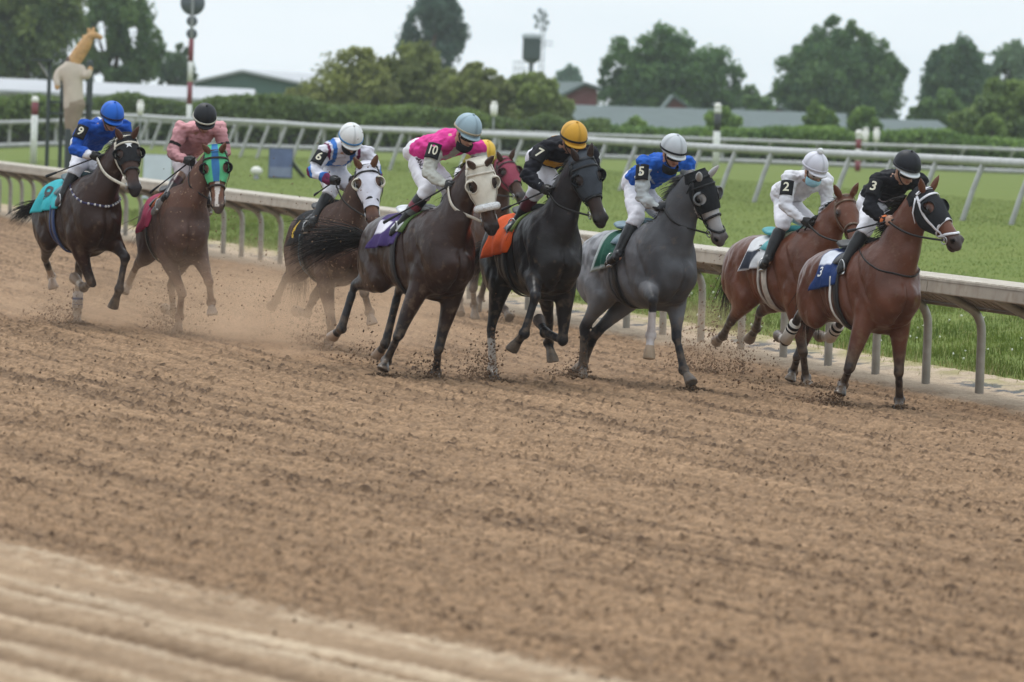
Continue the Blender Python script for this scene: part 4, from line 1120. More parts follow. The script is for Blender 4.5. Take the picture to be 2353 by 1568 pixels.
    for kk, (a, b, c, d_, e) in legs.items():
        r = (.085, .035, .034, .05) if kk[0] == 'F' else (.09, .038, .036, .05)
        for u, v_, rr, nm in ((a, b, r[0], 'up'), (b, c, r[1], 'can'), (c, d_, r[2], 'pas'), (d_, e, r[3], 'hoof')): bones.append((u, v_, rr, kk + nm))
    # dock
    mb.tube([h.W(-.74, 0, 1.40), h.W(-.84, 0, 1.37), h.W(-.92, 0, 1.30)], [.05, .04, .03], seg=10)
    me = remesh(mb, .0115, 5)
    v = relax(me, bones, dict(trunk=1.0, neck=.9), 40)
    muscle(me, bones, h); v = verts_of(me)
    paint_horse(s, me, v, bones, hd)
    s['bvh'] = BVHTree.FromPolygons([tuple(p) for p in v], [tuple(p.vertices) for p in me.polygons])
    o = link('racehorse', me, s['coatmat'], None, h.base); s['obj'] = o; s['id3'] = h.base
    tag(o, s['label'], 'horse', 'racehorses running in the pack')
    me.color_attributes.active_color = me.color_attributes['Col']
    # nostrils, eyes
    for e in (-1, 1):
        q_ = hd.surf(.915, e * .95, .004); m2 = MB(); m2.ball(q_, (.024, .011, .016), (nrm(hd.a + hd.n * .5), hd.s, nrm(hd.n - hd.a * .5)), 8); m2.build('nostril', M_NOSTRIL, o, h.base)
    for e in (-1, 1):
        m2 = MB(); m2.ball(P(.285, e * .113, .012), (.026, .014, .021), (hd.a, hd.s, hd.n), 8); m2.build('eye', M_EYE, o, h.base)
    return h

def nearest_bone(v, bones):
    A = np.array([b[0] for b in bones]); B = np.array([b[1] for b in bones]); best = np.full(len(v), 1e9); bi = np.zeros(len(v), int)
    for i in range(len(bones)):
        ab = B[i] - A[i]; t = np.clip(((v - A[i]) @ ab) / (ab @ ab), 0, 1); d = np.linalg.norm(v - (A[i] + t[:, None] * ab), axis=1) / bones[i][2]
        k = d < best; best[k] = d[k]; bi[k] = i
    return np.array([b[3] for b in bones], dtype=object)[bi]
def relax(me, bones, weights, it):
    """blend the muscles of trunk and neck into each other; the legs and head keep their form"""
    v = verts_of(me); reg = nearest_bone(v, bones); w = np.array([weights.get(r, .45 if r.endswith('up') else 0.0) for r in reg])
    e = np.empty(len(me.edges) * 2, np.int32); me.edges.foreach_get('vertices', e); e = e.reshape(-1, 2)
    deg = np.bincount(e.ravel(), minlength=len(v)).astype(float)
    def avg(a):
        o = np.zeros_like(a)
        for k in range(a.shape[1]):
            o[:, k] = np.bincount(e[:, 0], a[e[:, 1], k], len(v)) + np.bincount(e[:, 1], a[e[:, 0], k], len(v))
        return o / deg[:, None]
    w = w[:, None]
    for _ in range(6): w = avg(w)
    for _ in range(it): v = v + (avg(v) - v) * (w * .75)
    me.vertices.foreach_set('co', v.astype(np.float32).ravel()); me.update(); return v
def muscle(me, bones, h):
    """slight swells of muscle and rib under the skin"""
    v = verts_of(me); n = np.empty(len(v) * 3, np.float32); me.vertices.foreach_get('normal', n); n = n.reshape(-1, 3)
    reg = nearest_bone(v, bones); w = np.array([1.0 if r in ('trunk', 'neck') else .6 if r.endswith('up') else 0.0 for r in reg])
    q = np.stack([(v - h.T) @ h.F, (v - h.T) @ h.L, (v - h.T) @ h.U], 1)
    a = vnoise(q[:, 0] * 8 + q[:, 2] * 3, q[:, 1] * 7, q[:, 2] * 4.2 - q[:, 0] * 2, seed=81) + .5 * vnoise(q[:, 0] * 17, q[:, 1] * 15, q[:, 2] * 11, seed=82) - .75
    rib = np.sin(q[:, 0] * 52 + q[:, 2] * 9) * np.exp(-((q[:, 0] + .02) / .22) ** 2) * np.exp(-((q[:, 2] - 1.12) / .2) ** 2)
    g = lambda u, c_, w_: np.exp(-((u - c_) / w_) ** 2)
    front = smooth(q[:, 0], .55, .72) * smooth(q[:, 2], .78, .9) * (1 - smooth(q[:, 2], 1.14, 1.26))
    crease = -.020 * g(q[:, 1], 0, .028) * front                                                     # between the breast muscles
    side_ = smooth(np.abs(q[:, 1]), .10, .18)
    crease -= .011 * g(q[:, 0] + .28 * (q[:, 2] - 1.15), .30, .035) * side_ * smooth(q[:, 2], .85, 1.0) * (1 - smooth(q[:, 2], 1.38, 1.5))   # behind the shoulder
    crease -= .008 * g(q[:, 0] - .55 * (1.28 - q[:, 2]), .50, .03) * side_ * smooth(q[:, 2], .98, 1.08) * (1 - smooth(q[:, 2], 1.36, 1.48))  # blade and arm
    crease -= .010 * g(q[:, 0] + .25 * (q[:, 2] - 1.1), -.22, .05) * side_ * smooth(q[:, 2], .9, 1.0) * (1 - smooth(q[:, 2], 1.3, 1.45))     # flank
    crease -= .008 * g(q[:, 0] - .2 * (q[:, 2] - 1.1), -.66, .03) * side_ * smooth(q[:, 2], .95, 1.05) * (1 - smooth(q[:, 2], 1.3, 1.42))    # buttock
    me.vertices.foreach_set('co', (v + n * ((a * .022 + rib * .004 + crease * 1.5) * w)[:, None]).astype(np.float32).ravel()); me.update()
def paint_horse(s, me, v, bones, hd):
    A = np.array([b[0] for b in bones]); B = np.array([b[1] for b in bones]); R = np.array([b[2] for b in bones])
    best = np.full(len(v), 1e9); bi = np.zeros(len(v), int); bt = np.zeros(len(v))
    for i in range(len(bones)):
        ab = B[i] - A[i]; t = np.clip(((v - A[i]) @ ab) / (ab @ ab), 0, 1)
        d = np.linalg.norm(v - (A[i] + t[:, None] * ab), axis=1) / R[i]
        k = d < best; best[k] = d[k]; bi[k] = i; bt[k] = t[k]
    reg = np.array([b[3] for b in bones], dtype=object)[bi]
    coat = np.array(s['coat']); dark = np.array(s.get('points', s['coat']))
    h = s['h']; lz = (v - h.T) @ h.U
    nse = vnoise(v[:, 0] * 3.1, v[:, 1] * 3.1, v[:, 2] * 3.1, seed=5)[:, None]
    c = coat * (.85 + .3 * nse)
    back = s.get('shade')
    if s.get('dapple'):
        dv = vnoise(v[:, 0] * 19, v[:, 1] * 19, v[:, 2] * 19, seed=6)[:, None]; dv = np.clip((dv - .30) / .35, 0, 1) * .75; up = np.clip((lz - .8) / .6, 0, 1)[:, None]
        rear = np.clip((.55 - (v - h.T) @ h.F) / .8, 0, 1)[:, None]
        c = c * (1 + (.62 * rear + .16) * up * (dv - .25) * 1.6) * (1 + .42 * rear * up)
    for kk in ('FR', 'FL', 'HR', 'HL'):
        L = s.get('leg', {}).get(kk, {})
        for nm in ('up', 'can', 'pas', 'hoof'):
            k = reg == kk + nm; t = bt[k][:, None]
            if nm == 'up':
                w = np.clip((t - .55) / .35, 0, 1); c[k] = c[k] * (1 - w) + dark * (.8 + .4 * nse[k]) * w
            elif nm == 'hoof': c[k] = np.array(L.get('hoof', (.13, .10, .075))) * (.7 + .6 * nse[k])
            else: c[k] = dark * (.8 + .4 * nse[k])
            if nm in ('can', 'pas') and 'sock' in L:
                a0 = L['sock']; tt = bt[k] if nm == 'can' else bt[k] + 1
                kk2 = (tt + .12 * (nse[k][:, 0] - .5) > a0)
                idx = np.where(k)[0][kk2]; c[idx] = np.array(L.get('sockc', (.50, .44, .38))) * (.75 + .5 * nse[idx])
    k = np.isin(reg, ['head']); u = v[k] - hd.p; t = (u @ hd.a) / hd.len; sx = u @ hd.s; sn = u @ hd.n
    ch = np.array(s.get('head', s['coat'])) * (.85 + .3 * nse[k])
    mz = np.clip((t - .74) / .16, 0, 1)[:, None]; ch = ch * (1 - mz) + np.array(s.get('muzzle', (.035, .030, .030))) * mz
    if 'blaze' in s:
        w, t0, t1 = s['blaze']; f = (np.abs(sx + .01 * np.sin(t * 9)) < w * (1 + .3 * np.sin(t * 13))) & (t > t0) & (t < t1) & (sn > -.03)
        ch[f] = np.array((.62, .57, .53))
    for e in (-1, 1):
        dn = ((t - .915) / .045) ** 2 + ((sx - e * .068) / .020) ** 2 + ((sn + .016) / .022) ** 2
        ch[dn < 1] = (.008, .006, .006)
        ml = (np.abs(sn + .092 - (t - .9) * .05) < .009) & (t > .78); ch[ml] *= .2
    for e in (-1, 1):
        de = np.linalg.norm(v[k] - (hd.p + hd.a * (.285 * hd.len) + hd.s * (e * .11) + hd.n * .012), axis=1); f = np.clip((.052 - de) / .02, 0, 1)[:, None] * .75; ch = ch * (1 - f) + np.array((.022, .018, .017)) * f
    c[k] = ch
    k = reg == 'ear'; c[k] = np.array(s.get('earc', s.get('head', s['coat']))) * .9
    k = reg == 'neck'; c[k] = np.array(s.get('neckc', s['coat'])) * (.85 + .3 * nse[k])
    if 'chest' in s:
        f = np.clip(((v - h.T) @ h.F - .3) / .4, 0, 1)[:, None] * np.isin(reg, ['trunk', 'neck'])[:, None] * .6
        c = c * (1 - f) + np.array(s['chest']) * f
    set_col(me, c)

def hit(bvh, o, d, maxd=1.2):
    loc, nor, i, dist = bvh.ray_cast(Vector(o), Vector(d), maxd)
    return (np.array(loc), np.array(nor)) if loc is not None else (None, None)
def drape(s, x, phi, off, cz=1.2):
    """point of the horse's own surface at body station x, angle phi from the spine (+ = left), lifted by off"""
    h = s['h']; c = h.W(x, 0, cz); dr = h.U * math.cos(phi) + h.L * math.sin(phi)
    p, n = hit(s['bvh'], c + dr * .60, -dr)
    tk = np.array([np.interp(x, TR[:, 0], TR[:, q_]) for q_ in (1, 2, 3)]); lim_ = 1.16 / math.sqrt((math.sin(phi) / tk[2]) ** 2 + (math.cos(phi) / (tk[0] - cz if math.cos(phi) > 0 else cz - tk[1])) ** 2)
    if p is None or np.linalg.norm(p - c) > lim_ + .05: p, n = c + dr * lim_, dr
    return p + dr * off, dr

def hair_strands(mb, roots, dirs, length, width, rng, droop=.3, n_pts=5, curl=.06):
    for p, d in zip(roots, dirs):
        L = length * (.6 + .7 * rng.random()); d = nrm(d + rng.normal(size=3) * .11); q = np.array(p); pts = [q.copy()]; ph = rng.random(3) * 6
        for k in range(n_pts - 1):
            d = nrm(d + np.array([0, 0, -droop / n_pts]) + np.sin(ph + k * 1.7) * curl); q = q + d * L / (n_pts - 1); pts.append(q.copy())
        w = np.linspace(1, .15, n_pts) * width
        sd = nrm(np.cross(d, rng.normal(size=3)))
        mb.tube(pts, w, w * .45, sd, seg=5)

def dress_horse(s):
    h, hd, o = s['h'], s['hd'], s['obj']; base = h.base; rng = np.random.default_rng(sum(map(ord, s['id'])))
    P = lambda t, a, n_: hd.p + hd.a * (t * hd.len) + hd.s * a + hd.n * n_
    def child(nm, mb, m_, rgb=None, par=None, smooth=True):
        me = mb.mesh(nm, smooth)
        if rgb is not None: colour(me, rgb)
        return link(nm, me, m_, par or o, base)
    # mane, tail
    mc = s.get('mane', (.010, .008, .007)); NP, NRa, NRb, SS = s['neck']; mb = MB(); roots = []; dirs = []
    T_ = np.gradient(NP, axis=0)
    for _ in range(260):
        i = rng.random() * (len(NP) - 5) + 3; k = int(i); f = i - k; k2 = min(k + 1, len(NP) - 1)
        c = NP[k] * (1 - f) + NP[k2] * f; N_ = np.cross(SS[k], nrm(T_[k])); N_ = N_ if N_ @ h.U > 0 else -N_
        roots.append(c + N_ * (NRa[k] - .015) + SS[k] * .012 * rng.normal()); dirs.append(N_ * .55 - h.F * .75 + h.L * (.35 * rng.normal() + s.get('mane_side', -.25)))
    hair_strands(mb, roots, dirs, s.get('mane_len', .13), .008, rng, droop=.9); child('mane', mb, M_HAIR, mc)
    mb = MB(); tb = h.W(-.91, 0, 1.31); tdir = s.get('tail', (-1.0, 0, .05)); td = h.F * tdir[0] + h.L * tdir[1] + h.U * tdir[2]
    roots = [tb + h.F * (.08 * rng.random()) + rng.normal(size=3) * .018 for _ in range(s.get('tail_n', 260))]
    hair_strands(mb, roots, [td] * len(roots), s.get('tail_len', .62), .0065, rng, droop=.8, n_pts=8, curl=.13); child('tail', mb, M_HAIR, s.get('tailc', mc))
    # saddle cloth
    cl = s['cloth']; nx, nphi = 26, 44; x0, x1, pm = cl.get('x', (-.34, .26, 1.62)); V = []; NN = []
    for i in range(nx):
        u = i / (nx - 1)
        for j in range(nphi):
            w = 2 * j / (nphi - 1) - 1; x = x0 + (x1 - x0) * u - .10 * abs(w) ** 1.5 * (1 - u) + .02 * math.sin(w * 7)
            phi = w * (pm - .12 * u); flap = max(0, abs(w) - .55) / .45
            rip = .004 + .020 * flap * math.sin(u * 15 + w * 6) + .030 * flap * (1 - u) + .004 * math.sin(u * 23 + w * 11)
            p, n_ = drape(s, x, phi, .014 + rip); V.append(p); NN.append(n_)
    V = np.array(V); NN = np.array(NN); m = len(V)
    Fq = [(i * nphi + j, i * nphi + j + 1, (i + 1) * nphi + j + 1, (i + 1) * nphi + j) for i in range(nx - 1) for j in range(nphi - 1)]
    VV = np.concatenate([V, V - NN * .006]); Fb = [tuple(q_ + m for q_ in f[::-1]) for f in Fq]
    rim = [i * nphi for i in range(nx)] + [(nx - 1) * nphi + j for j in range(1, nphi)] + [i * nphi + nphi - 1 for i in range(nx - 2, -1, -1)] + [j for j in range(nphi - 2, 0, -1)]
    Fr = [(rim[k], rim[(k + 1) % len(rim)], rim[(k + 1) % len(rim)] + m, rim[k] + m) for k in range(len(rim))]
    me = mesh_from(VV, Fq + Fb + Fr, 'saddle_cloth'); c = np.tile(np.array(cl['c'], float), (2 * m, 1))
    jj = np.arange(m) % nphi; uu_ = np.arange(m) // nphi / (nx - 1); ww = 2 * jj / (nphi - 1) - 1
    if 'edge' in cl: k = (uu_ < .10) | (np.abs(ww) > .93); c[:m][k] = cl['edge']
    if 'patch' in cl:
        (a0, a1, b0, b1), pc = cl['patch']; k = (uu_ > a0) & (uu_ < a1) & (-ww > b0) & (-ww < b1); c[:m][k] = pc
    set_col(me, c); cloth = link('saddle_cloth', me, M_CLOTH, o, base)
    G = V.reshape(nx, nphi, 3); GN = NN.reshape(nx, nphi, 3)
    if 'num' in cl:
        txt, m_, size, (u0, w0) = cl['num']
        def onto(a, b):         # text x runs along the body towards the rear-down edge, y up towards the spine
            iu = np.clip((u0 + a) * (nx - 1), 0, nx - 1.001); jw = np.clip(((-(w0) + b) + 1) / 2 * (nphi - 1), 0, nphi - 1.001)
            i, j = int(iu), int(jw); fu, fw = iu - i, jw - j
            q_ = (G[i, j] * (1 - fu) + G[i + 1, j] * fu) * (1 - fw) + (G[i, j + 1] * (1 - fu) + G[i + 1, j + 1] * fu) * fw
            return q_ + GN[i, j] * .006
        text_on('cloth_number', txt, m_, lambda x, y: onto(x * size, y * size * .82), cloth, base)
    # saddle, under-pad, girth
    mb = MB()
    mb.tube(crom([h.W(.24, 0, 1.60), h.W(.12, 0, 1.565), h.W(-.05, 0, 1.56), h.W(-.18, 0, 1.60)], 4), crom([.035, .03, .03, .035], 4), crom([.10, .12, .14, .11], 4), h.L, seg=12)
    for e in (-1, 1):
        q_ = [drape(s, .14 - .01 * k, e * (.35 + .15 * k), .030) for k in range(5)]
        ribbon(mb, [a for a, _ in q_], [b for _, b in q_], .17, .010)
    child('saddle', mb, M_LEATHER, s.get('saddle', (.018, .016, .016)))
    mb = MB(); q_ = [drape(s, .27 - .05 * math.sin(abs(f)), f, .020) for f in np.linspace(-1.0, 1.0, 15)]; ribbon(mb, [a for a, _ in q_], [b for _, b in q_], .09, .014); child('pommel_pad', mb, M_CLOTH, s.get('pad', (.11, .12, .05)))
    mb = MB(); q_ = [drape(s, .17, f, .012) for f in np.linspace(1.0, 2 * math.pi - 1.0, 44)]; ribbon(mb, [a for a, _ in q_], [b for _, b in q_], .085, .006); child('girth', mb, M_LEATHER, s.get('girth', (.015, .014, .014)))
    if 'overgirth' in s:
        mb = MB(); q_ = [drape(s, .06, f, .016) for f in np.linspace(1.3, 2 * math.pi - 1.3, 44)]; ribbon(mb, [a for a, _ in q_], [b for _, b in q_], .035, .005); child('overgirth', mb, M_LEATHER, s['overgirth'])
    if 'collar' in s:                                        # band round the base of the neck
        mb = MB(); cc = s['collar']; i = 9
        T = nrm(T_[i]); S_ = SS[i]; N_ = np.cross(S_, T); C0 = NP[i]; pl = []; nl = []
        for f in np.linspace(0, 2 * math.pi, 40):
            dr = N_ * math.cos(f) + S_ * math.sin(f); o0 = C0 + h.F * .06 - h.U * .10
            p, n_ = hit(s['bvh'], o0 + dr * .9, -dr)
            if p is None: p = o0 + dr * .25
            pl.append(p + dr * .006); nl.append(dr)
        ribbon(mb, pl, nl, cc.get('w', .03), .006); cb = child('collar', mb, M_LEATHER, cc['c'])
        if 'studs' in cc:
            mb = MB()
            for p in pl[::2]: mb.ball(p, .014, n=6)
            child('studs', mb, M_LEATHER, cc['studs'], cb)
    # hood
    hc = s.get('hood'); et = .285; eyes = [P(et, e * .106, .036) for e in (-1, 1)]
    if hc:
        n_t, n_p = 54, 84; t0, t1 = -.13, hc.get('t1', .60); V = []; C = []
        for i in range(n_t):
            t = t0 + (t1 - t0) * i / (n_t - 1)
            for j in range(n_p):
                f = 2 * math.pi * j / n_p; te = t + (.06 * math.cos(f) - .0 if i == n_t - 1 else 0) * 0
                gr = .013 + (.012 if t < .02 else 0) + .003 * math.sin(f * 5 + t * 20)
                p = hd.surf(te, f, gr); p = p + hd.n * (.010 * max(0, 1 - abs(t) * 6)); V.append(p)
                st = hc.get('stripe'); C.append(st if st is not None and abs(((f + math.pi) % (2 * math.pi)) - math.pi) < .23 else hc['c'])
        V = np.array(V); C = np.array(C, float); hr_ = hc.get('hole', .058); hole = np.zeros(len(V), bool); onrim = []
        for e in eyes:                                        # round off the openings: nearby mesh points are pulled onto the circle
            de = np.linalg.norm(V - e, axis=1); near = np.abs(de - hr_) < .0075; V[near] = e + (V[near] - e) / de[near][:, None] * hr_
            hole |= (de < hr_) & ~near; onrim.append(V[near])
        Fq = []
        for i in range(n_t - 1):
            for j in range(n_p):
                f = (i * n_p + j, i * n_p + (j + 1) % n_p, (i + 1) * n_p + (j + 1) % n_p, (i + 1) * n_p + j)
                if not any(hole[q_] for q_ in f): Fq.append(f)
        me = mesh_from(V, Fq, 'hood'); set_col(me, C); ho = link('hood', me, M_LYCRA, o, base)
        mb = MB()
        for e, ec in zip((-1, 1), eyes):                     # stitched rim round each eye hole, and the blinker cup behind it
            ax = nrm(hd.s * e + hd.n * .25); u_ = nrm(hd.a - ax * (hd.a @ ax)); w_ = np.cross(ax, u_); rr = hc.get('hole', .058) + .006
            q_ = onrim[0 if e < 0 else 1]; an = np.arctan2((q_ - ec) @ w_, (q_ - ec) @ u_); q_ = q_[np.argsort(an)]; an = np.sort(an); grid = np.linspace(-math.pi, math.pi, 26)
            ring_ = np.stack([np.interp(grid, an, q_[:, k], period=2 * math.pi) for k in range(3)], 1); mr = MB(); mr.tube(ring_ + ax * .002, .0055, seg=6)
            me = mr.mesh('eye_rim'); colour(me, hc.get('rim', hc['c'])); link('eye_rim', me, M_LYCRA, ho, base)
        if 'cup' in hc:
            for e, ec in zip((-1, 1), eyes):
                ax = nrm(hd.s * e * .8 + hd.n * .6); u_ = nrm(-hd.n - .35 * hd.a - ax * ((-hd.n - .35 * hd.a) @ ax)); w_ = np.cross(ax, u_); rr = hc.get('hole', .058) + .004; V = []; n1, n2 = 16, 8
                for i in range(n1 + 1):
                    f = -math.pi / 2 + math.pi * (i / n1)
                    for j in range(n2 + 1):
                        g_ = j / n2 * 1.15
                        rad = rr * (1 - .25 * g_ * g_); V.append(ec - ax * .004 + (u_ * math.cos(f) + w_ * math.sin(f)) * rad + ax * (hc.get('cupd', .05) * math.sin(min(g_, 1.0) * 1.4) * math.sin(math.pi * i / n1) ** .5))
                Fq = [(i * (n2 + 1) + j, i * (n2 + 1) + j + 1, (i + 1) * (n2 + 1) + j + 1, (i + 1) * (n2 + 1) + j) for i in range(n1) for j in range(n2)]
                me = mesh_from(V, Fq, 'blinker_cup'); colour(me, hc['cup']); cu = link('blinker_cup', me, M_LYCRA, ho, base)
                so = cu.modifiers.new('thick', 'SOLIDIFY'); so.thickness = .005
        if 'star' in hc:
            mb = MB(); c0 = P(.16, 0, .078); 
            pts = [c0 + (hd.s * math.cos(a) + hd.a * math.sin(a)) * (.045 if k % 2 == 0 else .018) + hd.n * (.012 - 2.2 * ((hd.s * math.cos(a)) @ hd.s * (.045 if k % 2 == 0 else .018)) ** 2) for k, a in enumerate(np.linspace(-math.pi / 2, 1.5 * math.pi, 11)[:10])]
            top_ = [p + hd.n * .004 for p in pts]; nn = 10
            mb.add(pts + top_ + [c0 + hd.n * .017, c0], [(20, 10 + k, 10 + (k + 1) % nn) for k in range(nn)] + [(21, (k + 1) % nn, k) for k in range(nn)] + [(k, (k + 1) % nn, 10 + (k + 1) % nn, 10 + k) for k in range(nn)])
            me = mb.mesh('star', False); colour(me, (.7, .7, .7)); link('star_patch', me, M_LYCRA, ho, base)
    # bridle
    bc = s.get('bridle', (.012, .011, .011)); g0 = .022 if hc else .006
    def loop(t, f0, f1, n_=30, gr=0.006, slant=0.0):
        ff = np.linspace(f0, f1, n_); return [hd.surf(t + slant * math.cos(f), f, gr) for f in ff], [hd.nor(t, f) for f in ff]
    mb = MB(); p_, n_ = loop(.60, 0, 2 * math.pi, 40, .007, -.02); ribbon(mb, p_, n_, .024, .006); br = child('noseband', mb, M_LEATHER, s.get('noseband', bc))
    mb = MB(); bits = []
    for e in (-1, 1):
        fl = np.linspace(.02, .80, 12); ph = [e * (1.10 + .75 * (t / .8)) for t in fl]
        grs = [(g0 if t < .60 else .006) for t in fl]
        ribbon(mb, [hd.surf(t, f, g_) for t, f, g_ in zip(fl, ph, grs)], [hd.nor(t, f) for t, f in zip(fl, ph)], .022, .005)
        bits.append(hd.surf(.80, e * 1.85, .016))
        tl = [(.03, e * 1.25), (.14, e * 1.9), (.26, e * 2.5), (.34, e * math.pi)]
        ribbon(mb, [hd.surf(t, f, g0 + .004) for t, f in tl], [hd.nor(t, f) for t, f in tl], .016, .005)
    p_, n_ = loop(.0, -1.1, 1.1, 16, g0 + .006); ribbon(mb, p_, n_, .024, .005)
    p_, n_ = loop(.12, -1.3, 1.3, 18, g0); ribbon(mb, p_, n_, .020, .005)
    if s.get('fig8'):
        p_, n_ = loop(.74, 0, 2 * math.pi, 36, .008, .10); ribbon(mb, p_, n_, .022, .006)
    child('bridle', mb, M_LEATHER, bc)
    mb = MB()
    for b_ in bits: mb.tube([b_ + (hd.a * math.cos(f) + hd.n * math.sin(f)) * .034 for f in np.linspace(0, 2 * math.pi, 20)], .006, seg=6)
    mb.tube([bits[0], P(.82, 0, -.09), bits[1]], .007, seg=6); child('bit', mb, M_METAL)
    s['bits'] = bits
    if s.get('fleece'):
        mb = MB(); pl = [hd.surf(.62, f, .022) for f in np.linspace(-2.0, 2.0, 30)]; mb.tube(pl, [.022] + [.036] * 28 + [.022], seg=10); child('sheepskin_noseband', mb, M_FLEECE)
    # leg wraps
    for kk, spans in s.get('wraps', {}).items():
        el, kn, fe, co, to = s['legs'][kk]
        for (a, b, c_) in spans:
            mb = MB(); q0, q1 = kn + (fe - kn) * a, kn + (fe - kn) * b; r0 = .050 if kk[0] == 'F' else .056
            mb.tube([q0, (q0 + q1) / 2, q1], [r0 * .97, r0, r0 * 1.02], seg=14, flat=(True, True)); child('leg_wrap', mb, M_CLOTH, c_)

def text_on(name, txt, m_, fn, parent, base, thick=0):
    """lettering as mesh, laid onto a surface: fn maps text units (centred, height about 1) to a point"""
    cu = bpy.data.curves.new('lettering', 'FONT'); cu.body = txt; cu.align_x = 'CENTER'; cu.align_y = 'CENTER'; cu.resolution_u = 4
    cu.offset = .018
    ob = bpy.data.objects.new('lettering', cu); COL.objects.link(ob); dg = bpy.context.evaluated_depsgraph_get(); dg.update()
    me = bpy.data.meshes.new_from_object(ob.evaluated_get(dg), depsgraph=dg); bpy.data.objects.remove(ob); bpy.data.curves.remove(cu)
    bm = bmesh.new(); bm.from_mesh(me); bmesh.ops.triangulate(bm, faces=bm.faces)
    bmesh.ops.subdivide_edges(bm, edges=[e for e in bm.edges if e.calc_length() > .25], cuts=2, use_grid_fill=True)
    bmesh.ops.triangulate(bm, faces=bm.faces)
    for v in bm.verts: v.co = Vector(fn(v.co.x, v.co.y))
    bm.to_mesh(me); bm.free(); me.materials.clear()
    return link(name, me, m_, parent, base)

